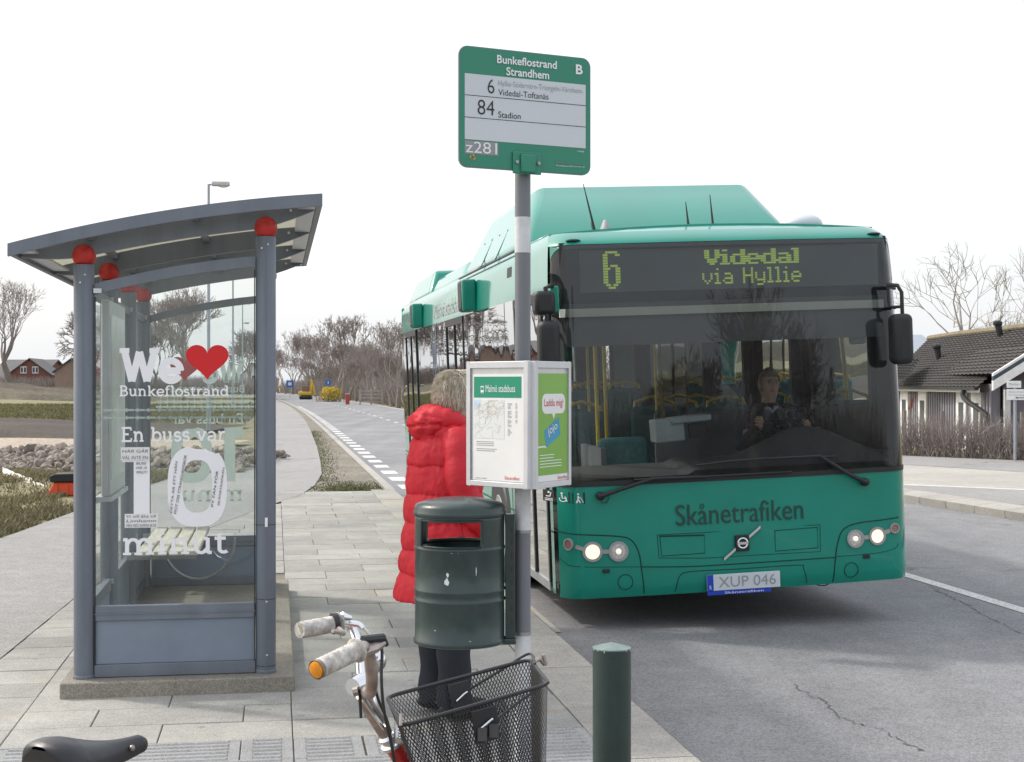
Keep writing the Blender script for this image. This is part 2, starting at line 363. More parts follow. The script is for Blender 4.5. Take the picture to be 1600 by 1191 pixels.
# painted markings
b = MB(); 
def dash(b, s0, s1, t0, t1, z=-.096):
    b.add([R(s0 + curve(t0), t0, z), R(s1 + curve(t0), t0, z), R(s1 + curve(t1), t1, z), R(s0 + curve(t1), t1, z)], [(0, 1, 2, 3)])
for i in range(46):
    t0 = 19.3 + i * 2.0; dash(b, 2.02, 2.30, t0, t0 + 1.0)
structure(mk('edge_line', b, M['road_paint'], fix=False))
b = MB()
dash(b, 5.47, 5.60, 2, 17)
for i in range(60):
    t0 = 19 + i * 4.4; dash(b, 5.2, 5.33, t0, t0 + 1.5)
structure(mk('centre_line', b, M['road_paint'], fix=False))
b = MB()
for i in range(20):
    t0 = 30 + i * 12; dash(b, 8.45, 8.57, t0, t0 + 11.9)
structure(mk('far_edge_line', b, M['road_paint'], fix=False))
M['crack'] = weathered('crack filling', (.13, .13, .13), (.09, .09, .09))
for pts in ([(1395, 880), (1412, 893), (1440, 905), (1462, 921), (1492, 935), (1520, 952), (1560, 972), (1600, 990)], [(1240, 1068), (1262, 1084), (1290, 1098), (1312, 1120), (1345, 1131), (1380, 1139), (1412, 1160), (1440, 1172)], [(1405, 800), (1440, 806), (1500, 812), (1560, 826)]):
    w_ = [gnd(a, c, -.0965) for a, c in pts]; L = [w_[0]]
    for p_, q_ in zip(w_, w_[1:]):
        for k in range(1, 9): L.append(p_.lerp(q_, k / 8) + Vector((random.gauss(0, .014), random.gauss(0, .022), 0)))
    vs = []
    for i, p_ in enumerate(L):
        d_ = (L[min(i + 1, len(L) - 1)] - L[max(i - 1, 0)]).normalized(); n_ = Vector((-d_.y, d_.x, 0)) * random.uniform(.0006, .0055); vs += [p_ + n_, p_ - n_]
    structure(mk('road_crack', MB().add(vs, [(2 * i, 2 * i + 1, 2 * i + 3, 2 * i + 2) for i in range(len(L) - 1)]), M['crack'], fix=False))
# far side: kerb, paved islands, cycle path
FK = [gnd(1740, 838, -.1), gnd(1600, 808, -.1), gnd(1410, 783, -.1), gnd(1330, 770, -.1)]
fkw = [Vector((p.x, p.y, -.1)) for p in FK]
A = fkw[0]; Bp = fkw[-1]; dd = (Bp - A); 
fk = structure(mk('far_kerb', MB().box(-.02, .02, -.02, .02, -.1, -.05), M['joint'], loc=A))
Ld = dd.length; ang = math.atan2(dd.y, dd.x)
ks = MB(); L1 = Ld / 9
ks.add([(.006, 0, -.02), (L1 - .006, 0, -.02), (L1 - .006, -.34, -.02), (.006, -.34, -.02), (.006, .02, .10), (L1 - .006, .02, .10), (L1 - .006, -.34, .14), (.006, -.34, .14)],
       [(0, 1, 5, 4), (4, 5, 6, 7), (0, 4, 7, 3), (1, 2, 6, 5), (2, 3, 7, 6)])
kse = ks.mesh('kerb_stone', M['kerb']); fix_normals(kse)
fk.rotation_euler = (0, 0, ang)
for i in range(14):
    o = bpy.data.objects.new('kerb_stone', kse); COL.objects.link(o); o.parent = fk; o.location = (i * L1 - L1 * 1, 0, 0)
nr = Vector((dd.y, -dd.x, 0)).normalized()
isl = [A - dd * .3, Bp + dd * .6]
def line_ext(p, q, a, b): return p + (q - p) * a, p + (q - p) * b
w0 = [gnd(1411, 760), gnd(1600, 768)]; w1 = [gnd(1411, 727), gnd(1600, 739)]; w2 = [gnd(1411, 713), gnd(1600, 721)]
for w in (w0, w1, w2):
    d = (w[1] - w[0]); w.insert(0, w[0] - d * .5); w.insert(0, w[0] + R(0, 60) ); w.append(w[-1] + d * 3)
def strip(name, m, a, b, z):
    vs = [Vector((p.x, p.y, z)) for pr in zip(a, b) for p in pr]
    mb = MB().add(vs, [(2 * i, 2 * i + 1, 2 * i + 3, 2 * i + 2) for i in range(len(a) - 1)]); return structure(mk(name, mb, m))
kl = [R(9.2, 90), Bp + dd * .3, Bp, A, A - dd * 1.2]
strip('far_pavement', M['path_asphalt'], [Vector((p.x, p.y, 0)) + nr * .3 for p in kl], w0, .02)
strip('far_cycle_path', M['kerb'], w0, w1, .012)
strip('far_footway', M['path_asphalt'], w1, w2, .016)
d0 = [p + (q - p).normalized() * .12 for p, q in zip(w0, w1)]
strip('far_path_line', M['road_paint'], w0, d0, .026)
far_lot = structure(mk('garden_ground', MB().add([(p.x, p.y, .0) for p in (w2[0], w2[1], w2[2], w2[3], w2[4])] + [(120, 40, 0), (120, 260, 0)], [tuple(range(7))]), M['field']))
# bare earth, sand and rubble beyond the path on the left
def patch(name, m, Y0, Y1, X0, X1, z, amp, seed):
    def fn(u, v):
        X = X0 + (X1 - X0) * u; Y = Y0 + (Y1 - Y0) * v + .8 * noise.noise(Vector((u * 9, seed, 0)))
        e = min(1, 5 * min(u, 1 - u, v, 1 - v))
        return Vector((X, Y, -.03 + (z + amp * (1 + noise.noise(Vector((X * .35, Y * .35, seed))))) * e))
    return structure(mk(name, MB().grid(fn, 60, 14), m, smooth=True, auto=False))
M['field_dark'] = weathered('rough grass bank', (.13, .115, .075), (.075, .062, .045), s3=4, s1=.1, s2=.5, bump=.6)
patch('sand_strip', M['sand'], 24, 42, -46, -7.6, .16, .06, 1)
patch('soil_strip', M['soil'], 42, 58, -60, -10.5, .2, .16, 2)
patch('soil_bank', M['field_dark'], 118, 150, -150, -31, 1.1, 1.0, 5)
patch('field_rise', M['field'], 84, 122, -150, -23, .3, .2, 9)

# grass blades and dead tufts
M['grass'] = mat('grass blades', (.13, .135, .05), .7, var=.45, vscale=.35)
M['dry_grass'] = mat('dry grass blades', (.30, .25, .15), .8, var=.4, vscale=.3)
def blades(name, n, place, hh, m, label):
    b = MB(); vs = []; fs = []
    for i in range(n):
        p = place()
        if p is None: continue
        a = random.uniform(0, 6.28); h = hh * random.uniform(.4, 1.2); w = .006 + .004 * random.random(); l = random.uniform(.2, .9) * h
        dx, dy = math.cos(a), math.sin(a); k = len(vs)
        vs += [(p.x - dy * w, p.y + dx * w, p.z), (p.x + dy * w, p.y - dx * w, p.z), (p.x + dx * l * .4, p.y + dy * l * .4, p.z + h * .7), (p.x + dx * l, p.y + dy * l, p.z + h)]
        fs += [(k, k + 1, k + 2), (k + 1, k + 3, k + 2)]
    b.add(vs, fs); o = mk(name, b, m, fix=False); tag(o, label, 'grass', kind='stuff'); return o
from mathutils.bvhtree import BVHTree
fb = BVHTree.FromPolygons([v.co.copy() for v in field.data.vertices], [tuple(p.vertices) for p in field.data.polygons])
def bank():
    Y = random.uniform(11, 28); s = edge_at(Y, 1) - abs(random.gauss(0, 3.2)) - .02
    p = R(s, Y)
    if -6.3 < p.x < -5.1 and 19.5 < p.y < 21.6: return None
    if noise.noise(Vector((p.x * .9, p.y * .6, 4))) + .35 * noise.noise(Vector((p.x * 4, p.y * 3, 1))) < -.12 and random.random() < .85: return None
    h = fb.ray_cast(Vector((p.x, p.y, 5)), Vector((0, 0, -1)))
    return h[0] if h[0] else Vector((p.x, p.y, 0))
blades('grass', 42000, bank, .07, M['grass'], 'short green grass on the bank beside the asphalt path')
blades('dry_grass', 42000, bank, .085, M['dry_grass'], 'dry yellow grass mixed into the bank beside the path')
def fieldg():
    Y = random.uniform(56, 100); X = R(edge_at(Y, 1) - 1.2, Y).x - abs(random.uniform(0, 32)); return Vector((X, Y, 0.05))
blades('field_grass', 30000, fieldg, .22, M['dry_grass'], 'dry pale grass standing on the open field')
blades('field_green', 50000, fieldg, .24, M['grass'], 'green grass in the open field behind dark soil')
def vg():
    t = 21.8 + abs(random.gauss(0, .9)) if random.random() < .5 else random.uniform(22, 50); s = random.gauss(1.15, .28) if t < 24 else edge_at(t) + abs(random.gauss(0, .18)); return R(min(1.6, max(edge_at(t), s)), t, -.01)
blades('verge_grass', 5000, vg, .03, M['grass'], 'sparse short grass on the gravel verge beside the road')
# ---------------------------------------------------------------- text helpers
TXT = []
def text(s, parent, m, loc, w=None, h=None, rot=(math.pi / 2, 0, 0), align='LEFT', name='lettering', ext=0, off=0, shear=0, space=1):
    """h: height of the whole bounding box, w: its width; loc: lower left corner (or centre) of that box"""
    c = bpy.data.curves.new(name, 'FONT'); c.body = s; c.size = 1; c.extrude = 0; c.offset = off; c.shear = shear; c.space_character = space
    c.align_x = 'LEFT'; c.align_y = 'BOTTOM_BASELINE' if False else 'BOTTOM'; c.materials.append(m); c.resolution_u = 4
    o = bpy.data.objects.new(name, c); COL.objects.link(o); o.parent = parent; TXT.append((o, Vector(loc), w, h, Matrix.Rotation(0, 4, 'Z'), rot, align, ext)); return o
def finish_text():
    bpy.context.view_layer.update(); dg = bpy.context.evaluated_depsgraph_get()
    from mathutils import Euler
    for o, loc, w, h, _, rot, align, ext in TXT:
        bb = [Vector(c) for c in o.bound_box]; x0 = min(c.x for c in bb); x1 = max(c.x for c in bb); y0 = min(c.y for c in bb); y1 = max(c.y for c in bb)
        sx = (w / (x1 - x0)) if w else None; sy = (h / (y1 - y0)) if h else None
        if sx is None: sx = sy
        if sy is None: sy = sx
        e = Euler(rot).to_matrix()
        ox = x0 if align == 'LEFT' else (x0 + x1) / 2; oy = y0 if align == 'LEFT' else (y0 + y1) / 2
        o.scale = (sx, sy, 1); o.rotation_euler = rot
        lc = loc - e @ Vector((ox * sx, oy * sy, 0)); me = bpy.data.meshes.new_from_object(o.evaluated_get(dg)); nm = o.name; par = o.parent
        bpy.data.objects.remove(o); n2 = bpy.data.objects.new(nm, me); COL.objects.link(n2); n2.parent = par; n2.scale = (sx, sy, 1); n2.rotation_euler = rot; n2.location = lc

# slab-serif stroke letters for the vinyl lettering (x-height 1, capitals 1.42)
def arc(cx, cy, rx, ry, a0, a1, n=14):
    return [(cx + rx * math.cos(math.radians(a0 + (a1 - a0) * i / n)), cy + ry * math.sin(math.radians(a0 + (a1 - a0) * i / n))) for i in range(n + 1)]
T_ = .2; q = T_ / 2
def ser(x, y, w=.22): return ('s', [(x - w, y), (x + w, y)])
SL = {
 'W': (1.62, [[(.2, 1.34), (.5, .05)], [(.5, .05), (.81, 1.30)], [(.81, 1.30), (1.12, .05)], [(1.12, .05), (1.42, 1.34)], ser(.2, 1.35, .2), ser(1.42, 1.35, .2)]),
 'e': (.98, [[(.1, .5), (.88, .5)], arc(.49, .5, .39, .42, 0, 325, 24)]),
 'B': (1.15, [[(.28, .07), (.28, 1.35)], [(.1, 1.35), (.6, 1.35)] + arc(.62, 1.04, .28, .31, 90, -90, 10) + [(.3, .73)], [(.6, .73)] + arc(.66, .40, .33, .33, 90, -90, 10) + [(.1, .07)]]),
 'u': (1.1, [[(.05, .92), (.27, .92)], [(.24, .96), (.24, .42)] + arc(.50, .38, .26, .31, 180, 300, 8) + [(.82, .35)], [(.82, .96), (.82, .05)], [(.62, .92), (.82, .92)], [(.8, .07), (1.02, .07)]]),
 'n': (1.15, [[(.27, .05), (.27, .92)], [(.08, .92), (.3, .92)], ser(.27, .07, .2), [(.27, .6)] + arc(.57, .58, .28, .34, 160, 0, 8) + [(.85, .05)], ser(.85, .07, .2)]),
 'k': (1.12, [[(.27, .05), (.27, 1.38)], [(.08, 1.35), (.3, 1.35)], ser(.27, .07, .2), [(.3, .42), (.82, .9)], [(.48, .55), (.88, .08)], ser(.85, .92, .17), ser(.92, .07, .17)]),
 'f': (.72, [[(.3, .05), (.3, 1.05)] + arc(.55, 1.08, .25, .28, 180, 60, 6), [(.08, .92), (.62, .92)], ser(.3, .07, .22)]),
 'l': (.56, [[(.28, .05), (.28, 1.38)], [(.08, 1.35), (.3, 1.35)], ser(.28, .07, .21)]),
 'o': (1.02, [arc(.5, .5, .39, .42, 0, 360, 28)]),
 's': (.82, [arc(.40, .70, .25, .22, 20, 270, 12) + arc(.40, .29, .27, .22, 90, -160, 12)]),
 't': (.72, [[(.3, 1.22), (.3, .3)] + arc(.52, .28, .22, .2, 180, 320, 6), [(.06, .92), (.62, .92)]]),
 'r': (.82, [[(.27, .05), (.27, .92)], [(.08, .92), (.3, .92)], ser(.27, .07, .21), [(.27, .55)] + arc(.58, .6, .26, .32, 160, 60, 6)]),
 'a': (1.0, [arc(.42, .62, .33, .3, 150, 0, 8) + [(.75, .2), (.8, .07), (.95, .07)], arc(.42, .29, .3, .21, 60, 320, 14)]),
 'd': (1.08, [arc(.45, .5, .35, .42, 0, 360, 24), [(.82, .05), (.82, 1.38)], [(.62, 1.35), (.84, 1.35)], [(.8, .07), (1.02, .07)]]),
 'E': (1.12, [[(.28, .07), (.28, 1.35)], [(.08, 1.35), (.95, 1.35), (.95, 1.1)], [(.28, .73), (.75, .73)], [(.08, .07), (.98, .07), (.98, .34)]]),
 'b': (1.08, [[(.26, .05), (.26, 1.38)], [(.06, 1.35), (.28, 1.35)], arc(.6, .5, .36, .42, 0, 360, 24)]),
 'v': (1.06, [[(.2, .9), (.52, .06)], [(.52, .06), (.86, .9)], ser(.2, .92, .18), ser(.86, .92, .18)]),
 'm': (1.72, [[(.27, .05), (.27, .92)], [(.08, .92), (.3, .92)], ser(.27, .07, .2), [(.27, .6)] + arc(.56, .58, .27, .34, 160, 0, 8) + [(.83, .05)], ser(.83, .07, .2), [(.83, .6)] + arc(1.12, .58, .27, .34, 160, 0, 8) + [(1.39, .05)], ser(1.39, .07, .2)]),
 'i': (.56, [[(.28, .05), (.28, .92)], [(.08, .92), (.3, .92)], ser(.28, .07, .21), [(.28, 1.2), (.28, 1.38)]]),
 ' ': (.55, []),
}
def stroke_mb(b, pts, wd, fn, d):
    pts = [Vector((p[0], p[1])) for p in pts]; L = []; n = len(pts)
    for i, p in enumerate(pts):
        dv = pts[min(i + 1, n - 1)] - pts[max(i - 1, 0)]
        if dv.length < 1e-6: dv = Vector((1, 0))
        dv.normalize(); nn = Vector((-dv.y, dv.x)); L.append((p + nn * wd / 2, p - nn * wd / 2))
    vs = []
    for a, c in L: vs += [fn(a.x, a.y, d), fn(c.x, c.y, d)]
    b.add(vs, [(2 * i, 2 * i + 1, 2 * i + 3, 2 * i + 2) for i in range(n - 1)])
def slab_text(s, x0, x1, z0, xh, fn, wt=.2):
    W = sum(SL[c][0] for c in s); k = (x1 - x0) / W; b = MB(); x = 0; i = 0
    for c in s:
        w, st = SL[c]
        for e in st:
            i += 1
            wd = wt
            if isinstance(e, tuple): e = e[1]; wd = wt * .72
            stroke_mb(b, [(p[0] + x, p[1]) for p in e], wd, lambda a, c_, d: fn(x0 + a * k, z0 + c_ * xh, d), (i % 7) * .0003)
        x += w
    return b

# ---------------------------------------------------------------- bus stop shelter
M['shelter'] = mat('shelter grey paint', (.155, .178, .215), .45, var=.16, vscale=5, bump=.05, bscale=90, streak=(1, 1, .25))
M['shelter_light'] = mat('shelter panel paint', (.20, .245, .31), .5, var=.1, vscale=3)
M['red_ball'] = mat('red plastic', (.50, .025, .02), .45, var=.2, vscale=14)
M['glass'] = glass('shelter glass', (.92, .955, .945), dirt_haze=.07, dirt_haze_c=(.6, .66, .64))
M['milky'] = translucent('milky roof sheet', (.72, .71, .64))
M['alu'] = mat('aluminium', (.62, .63, .64), .4, metal=.55, var=.08, vscale=8)
M['alu_paint'] = mat('aluminium frame', (.62, .63, .65), .4, var=.06, metal=.2)
M['vinyl'] = mat('white vinyl', (.90, .91, .94), .5, var=.02)
M['vinyl_back'] = translucent('vinyl seen from behind', (.50, .58, .56))
M['vinyl_red'] = mat('red vinyl', (.68, .01, .015), .45, var=.03)
M['paper'] = mat('paper', (.80, .80, .79), .7, var=.03)
M['ink'] = mat('black ink', (.03, .03, .035), .7, var=.02)
M['grey_ink'] = mat('grey ink', (.30, .31, .33), .7, var=.02)
M['wood_grey'] = mat('weathered bench wood', (.56, .53, .46), .75, var=.2, vscale=4, streak=(12, 1, 12), bump=.2)
M['steel'] = mat('steel', (.35, .36, .37), .4, metal=.7)
SH = thing('bus_shelter', (-2.21, 7.47, 0), 'grey bus shelter with red balls on its posts and lettered glass end wall', 'bus shelter', AX)
SHM = Matrix.Translation((-2.21, 7.47, 0)) @ Matrix.Rotation(AX, 4, 'Z'); SHI = SHM.inverted()
def shl(px, py, yl=0):                                   # point of the glass end wall that shows at a photo position
    o = SHI @ Vector((0, 0, H)); d = SHI.to_3x3() @ Vector(((px - 800) / 2260, 1, -(py - 600) / 2260)); k = (yl - o.y) / d.y; p = o + d * k; return p.x, p.z
slab = MB().box(-.105, 1.075, -.13, 3.62, -.04, .082)
mk('base_slab', slab, M['bed'], SH, bevel=.008)
PY = [0, 1.15, 2.30, 3.42]; PW = .925
def post(x, y, zt, zb=.082):
    prof = [(.0515, zb), (.0525, zb + .01), (.0525, zt - .004), (.050, zt)]
    b = MB().lathe(prof, 20, (x, y, 0))
    for a in (-90, 90): b.box(x - .004 + .0, x + .004, y + (.0515 if a > 0 else -.0545), y + (.0545 if a > 0 else -.0515), zb, zt - .01)
    o = mk('post', b, M['shelter'], SH, smooth=True)
    bb = MB().ball((x, y, zt + .047), .061, 24, 14); bb.box(x - .004, x + .004, y - .062, y - .054, zt + .075, zt + .083)
    mk('ball', bb, M['red_ball'], o, smooth=True)
    cl = MB().lathe([(.056, zb), (.056, zb + .012), (.053, zb + .02)], 16, (x, y, 0)); mk('foot_ring', cl, M['shelter'], o)
    return o
for y in PY: post(0, y, 2.215)
for y in (0, PY[3]): post(PW, y, 2.375)
# arched roof
def arch(x):                                              # roof top surface: x -.34 .. 1.24
    u = (x + .345) / 1.59; return 2.295 + .285 * u + .17 * u * (1 - u)
X0, X1, Y0r, Y1r = -.345, 1.215, -.2, 3.66
def arc_bar(b, y0, y1, top, bot, xa, xb, n=24):
    vs = []
    for i in range(n + 1):
        x = xa + (xb - xa) * i / n; zt = arch(x) + top(x); zb = arch(x) + bot(x)
        vs += [(x, y0, zb), (x, y1, zb), (x, y1, zt), (x, y0, zt)]
    fs = [(4 * i + k, 4 * i + (k + 1) % 4, 4 * i + 4 + (k + 1) % 4, 4 * i + 4 + k) for i in range(n) for k in range(4)] + [(0, 1, 2, 3), (4 * n + 3, 4 * n + 2, 4 * n + 1, 4 * n)]
    return b.add(vs, fs)
roof = mk('roof', arc_bar(MB(), Y0r + .03, Y1r - .03, lambda x: -.006, lambda x: -.016, X0 + .03, X1 - .03), M['milky'], SH, smooth=True)
for y in (Y0r, Y1r - .03): mk('fascia', arc_bar(MB(), y, y + .03, lambda x: .006, lambda x: -.058, X0, X1), M['shelter'], roof, smooth=True)
for x in (X0, X1 - .03):
    z = arch(x + .015); mk('eave_profile', MB().box(x, x + .03, Y0r + .031, Y1r - .031, z - .055, z + .004), M['shelter'], roof)
for x in (X0 + .031, X1 - .125):
    z = arch(x + .04); mk('gutter', MB().box(x, x + .09, Y0r + .032, Y1r - .032, z - .05, z - .038), M['alu_paint'], roof)
for y in PY:
    def rb(x):
        e = min((x - X0) / .38, (X1 - x) / .38, 1); return -.045 - .085 * math.sin(max(0, e) * math.pi / 2)
    mk('rib', arc_bar(MB(), y - .02, y + .02, lambda x: -.018, rb, X0 + .035, X1 - .035), M['shelter'], roof, smooth=True)
    mk('bolt', MB().lathe([(.008, 0), (.008, .006)], 8, (0, 0, 0), Matrix.Translation((X1 - .16, y - .021, arch(X1 - .16) - .05)) @ Matrix.Rotation(math.pi / 2, 4, 'X')), M['alu'], roof)
for xx in (.02, .55): mk('purlin', MB().box(xx, xx + .035, Y0r + .033, Y1r - .033, arch(xx) - .05, arch(xx) - .019), M['shelter'], roof)
# end walls
def end_wall(y, near):
    def tb(x): return 2.10 + (x / PW) * .175 + .10 * (x / PW) * (1 - x / PW)
    b = MB(); vs = []; n = 16
    for i in range(n + 1):
        x = .053 + (PW - .106) * i / n; zt = tb(x)
        vs += [(x, y - .02, zt - .055), (x, y + .02, zt - .055), (x, y + .02, zt), (x, y - .02, zt)]
    b.add(vs, [(4 * i + k, 4 * i + (k + 1) % 4, 4 * i + 4 + (k + 1) % 4, 4 * i + 4 + k) for i in range(n) for k in range(4)] + [(0, 1, 2, 3), (4 * n + 3, 4 * n + 2, 4 * n + 1, 4 * n)])
    fr = mk('end_frame', b, M['shelter'], SH, smooth=True)
    g = MB(); vs = []
    for i in range(n + 1):
        x = .055 + (PW - .11) * i / n; vs += [(x, y, .455), (x, y, tb(x) - .055)]
    g.add(vs, [(2 * i, 2 * i + 2, 2 * i + 3, 2 * i + 1) for i in range(n)]); mk('pane', g, M['glass'], fr)
    r = MB().box(.053, PW - .053, y - .022, y + .022, .375, .452); mk('rail', r, M['shelter'], fr, bevel=.004)
    r = MB().box(.054, PW - .054, y - .026, y - .022, .408, .414); mk('rail_groove', r, M['shelter'], fr)
    mk('panel', MB().box(.056, PW - .056, y - .010, y + .010, .152, .374), M['shelter_light'], fr)
    mk('rail', MB().box(.053, PW - .053, y - .022, y + .022, .084, .15), M['shelter'], fr, bevel=.004)
    if near:
        mk('bracket', MB().box(.05, .09, y - .03, y - .022, 2.068, 2.092), M['alu'], fr)
        mk('seal', MB().box(.054, .06, y - .024, y - .012, .15, 2.05), M['ink'], fr); mk('seal', MB().box(PW - .06, PW - .054, y - .024, y - .012, .15, 2.2), M['ink'], fr)
end_wall(0, True); end_wall(PY[3], False)
for i in range(3):
    a, c = PY[i] + .054, PY[i + 1] - .054
    bw = mk('back_rail', MB().box(-.018, .018, a, c, .38, .45), M['shelter'], SH, bevel=.004)
    mk('top_rail', MB().box(-.018, .018, a, c, 2.06, 2.11), M['shelter'], bw, bevel=.004)
    mk('pane', MB().add([(0, a, .45), (0, c, .45), (0, c, 2.06), (0, a, 2.06)], [(0, 1, 2, 3)]), M['glass'], bw)
    mk('panel', MB().box(-.008, .008, a, c, .15, .378), M['shelter_light'], bw); mk('bottom_rail', MB().box(-.018, .018, a, c, .084, .148), M['shelter'], bw)
for z in (.86, .47, .12): mk('post_joint', MB().lathe([(.0535, z), (.0535, z + .003)], 20, (PW, 0, 0), caps=False), M['ink'], SH)
for x_, z in ((PW + .004, .46), (PW + .006, .18), (PW - .02, 2.31), (PW + .012, 2.33), (.01, 2.16), (-.012, 2.12)): mk('post_screw', MB().ball((x_, -.0535, z), (.006, .003, .006), 8, 6), M['alu'], SH)
for y in PY[1:]:
    for z in (.42, 2.08): mk('glass_clip', MB().box(.018, .03, y - .075, y - .045, z, z + .03), M['alu'], SH)
pc = mk('poster_case', MB().box(.062, .105, .2, 1.02, 1.0, 2.05), M['alu_paint'], SH, bevel=.008)
mk('poster', MB().box(.1052, .107, .27, .95, 1.09, 1.97), mat('timetable sheet', (.66, .72, .70), .25, var=.2, vscale=1.5), pc)
mk('case_lip', MB().box(.03, .12, .19, 1.03, .975, .999), M['alu_paint'], pc)
# bench along the back wall
bn = mk('bench_slat', MB().box(.10, .188, 1.75, 3.36, .50, .53), M['wood_grey'], SH, bevel=.006)
for i in range(1, 4): mk('bench_slat', MB().box(.10 + i * .10, .188 + i * .10, 1.75, 3.36, .50, .53), M['wood_grey'], SH, bevel=.006)
for y in (1.95, 3.15): mk('bench_bracket', MB().box(.02, .46, y, y + .04, .455, .499), M['steel'], SH)
hp = [(.42 + .26 * math.cos(a), 3.1, .47 + .30 * math.sin(a)) for a in [math.radians(180 + 180 * i / 20) for i in range(21)]]
mk('hoop', MB().tube(hp, .012, 8), M['steel'], SH, smooth=True)
# lettering on the end wall
def glass_fn(x, z, d): return Vector((x, -.004 - d, z))
def glass_fn_far(x, z, d): return Vector((PW - x, PY[3] + .004 + d, z))
def line(s, px0, px1, pyb, pyx, wt=.2):
    xa, za = shl(px0, pyb); xb, zb = shl(px1, pyb); _, zt = shl((px0 + px1) / 2, pyx); zb_ = (za + zb) / 2
    return (s, xa, xb, zb_, zt - zb_, wt)
LN = [line('We', 187, 286, 598, 561, .29), line('Bunkeflostrand', 186, 358, 619, 607.5), line('En buss var', 189, 353, 690, 674), line('minut', 190, 356, 866, 840)]
def heart(cx, cz, w, h):
    pts = []
    for i in range(48):
        a = 2 * math.pi * i / 48; x = 16 * math.sin(a) ** 3; y = 13 * math.cos(a) - 5 * math.cos(2 * a) - 2 * math.cos(3 * a) - math.cos(4 * a)
        pts.append((cx + x / 33 * w, cz + (y + 2.5) / 29 * h))
    return pts
def fan(b, pts, fn, d): b.add([fn(x, z, d) for x, z in pts], [tuple(range(len(pts)))])
for fn, mw, mr, far in ((glass_fn, M['vinyl'], M['vinyl_red'], 0), (glass_fn_far, M['vinyl_back'], M['vinyl_red'], 1)):
    for i, (s, xa, xb, zb, xh, wt) in enumerate(LN):
        Wt = sum(SL[c][0] for c in s); kx = (xb - xa) / Wt; cx_ = 0
        for wd_ in s.split(' '):
            ww_ = sum(SL[c][0] for c in wd_); mk('lettering', slab_text(wd_, xa + cx_ * kx, xa + (cx_ + ww_) * kx, zb, xh, fn, wt), mw, SH, fix=False); cx_ += ww_ + SL[' '][0]
    hx, hz = shl(324, 567); hx0, _ = shl(289, 567); hx1, _ = shl(358, 567); _, hzt = shl(324, 541); _, hzb = shl(324, 597)
    b = MB(); fan(b, heart(hx, hz, hx1 - hx0, hzt - hzb), fn, .0025); mk('heart', b, mr, SH, fix=False)
    # the figure 1
    b = MB(); x0, zt = shl(191, 700); x1, zb = shl(234, 822); xs0, _ = shl(209, 760)
    _, z1 = shl(200, 722)
    fan(b, [(x0, z1), (xs0, z1), (xs0, zb), (x1, zb), (x1, zt), (x0, zt)][::-1], fn, 0)
    mk('numeral', b, mw, SH, fix=False)
    # the figure 0 (torn at its top edge)
    b = MB(); cx, cz = shl(308.5, 760); xo, _ = shl(262, 760); xi, _ = shl(285, 760); _, zo = shl(308, 823); _, zi = shl(308, 801)
    RX, RZ, rx, rz = cx - xo, cz - zo, cx - xi, cz - zi; n = 64; vs = []; fs = []
    def sup(a, A_, B_, e=2.7):
        c, s_ = math.cos(a), math.sin(a); return (A_ * abs(c) ** (2 / e) * (1 if c > 0 else -1), B_ * abs(s_) ** (2 / e) * (1 if s_ > 0 else -1))
    for i in range(n):
        a = 2 * math.pi * i / n; o_ = sup(a, RX, RZ); p_ = sup(a, rx, rz); k = 1
        if 55 < math.degrees(a) < 100: k = 1 - .06 * random.random() - .04
        vs += [fn(cx + o_[0] * k, cz + o_[1] * k, .0008), fn(cx + p_[0], cz + p_[1], .0008)]
    for i in range(n):
        j = (i + 1) % n; fs.append((2 * i, 2 * j, 2 * j + 1, 2 * i + 1))
    b.add(vs, fs); mk('numeral', b, mw, SH, fix=False)
# rows of little arrows
for fn, py0 in ((glass_fn_far, 628), (glass_fn_far, 640), (glass_fn_far, 652)):
    b = MB(); xa, z = shl(158, py0); xb, _ = shl(388, py0)
    for i in range(15):
        x = xa + (xb - xa) * i / 15; w = (xb - xa) / 15
        fan(b, [(x, z), (x + w * .4, z + .018), (x + w * .4, z + .007), (x + w, z + .007), (x + w, z - .007), (x + w * .4, z - .007), (x + w * .4, z - .018)], fn, 0)
    mk('arrow_row', b, M['vinyl_back'], SH, fix=False)
for py0 in (641, 653):
    b = MB(); xa, z = shl(158, py0); xb, _ = shl(395, py0)
    for i in range(14):
        x = xa + (xb - xa) * i / 14; w = (xb - xa) / 14
        fan(b, [(x, z), (x + w * .4, z + .012), (x + w * .4, z + .005), (x + w, z + .005), (x + w, z - .005), (x + w * .4, z - .005), (x + w * .4, z - .012)], glass_fn, 0)
    mk('arrow_row', b, M['vinyl_back'], SH, fix=False)
# handwritten notes
def note(pxs, lines, rot=0):
    x0, zt = shl(pxs[0], pxs[1]); x1, zb = shl(pxs[2], pxs[3])
    nb = mk('note', MB().box(x0, x1, -.0085, -.0075, zb, zt), M['paper'], SH)
    n = len(lines)
    for i, s in enumerate(lines):
        z = zt - (zt - zb) * (i + .85) / n; ww = (x1 - x0) * .9
        text(s, nb, M['ink'], (x0 + (x1 - x0) * .05, -.0089, z), w=ww, h=(zt - zb) / n * .62, shear=.15, name='handwriting')
note((189, 699, 234, 719), ['HÄR GÅR', 'VÄL INTE EN']); 
def scrawl(s, px, py, w, h, rot=0, y=-.0089):
    x, z = shl(px, py)
    text(s, SH, M['ink'], (x, y, z), w=w, h=h, rot=(math.pi / 2, rot, 0), align='C', shear=.1, name='handwriting')
scrawl('BUSS', 221, 724, .05, .013); scrawl('VAR 10', 221, 731, .055, .013); scrawl('MINUT?', 222, 738, .055, .013)
note((195, 803, 247, 824), ['Vi vill åka till', 'Limhamn', 'MEN MED SAMMA BUSS'])
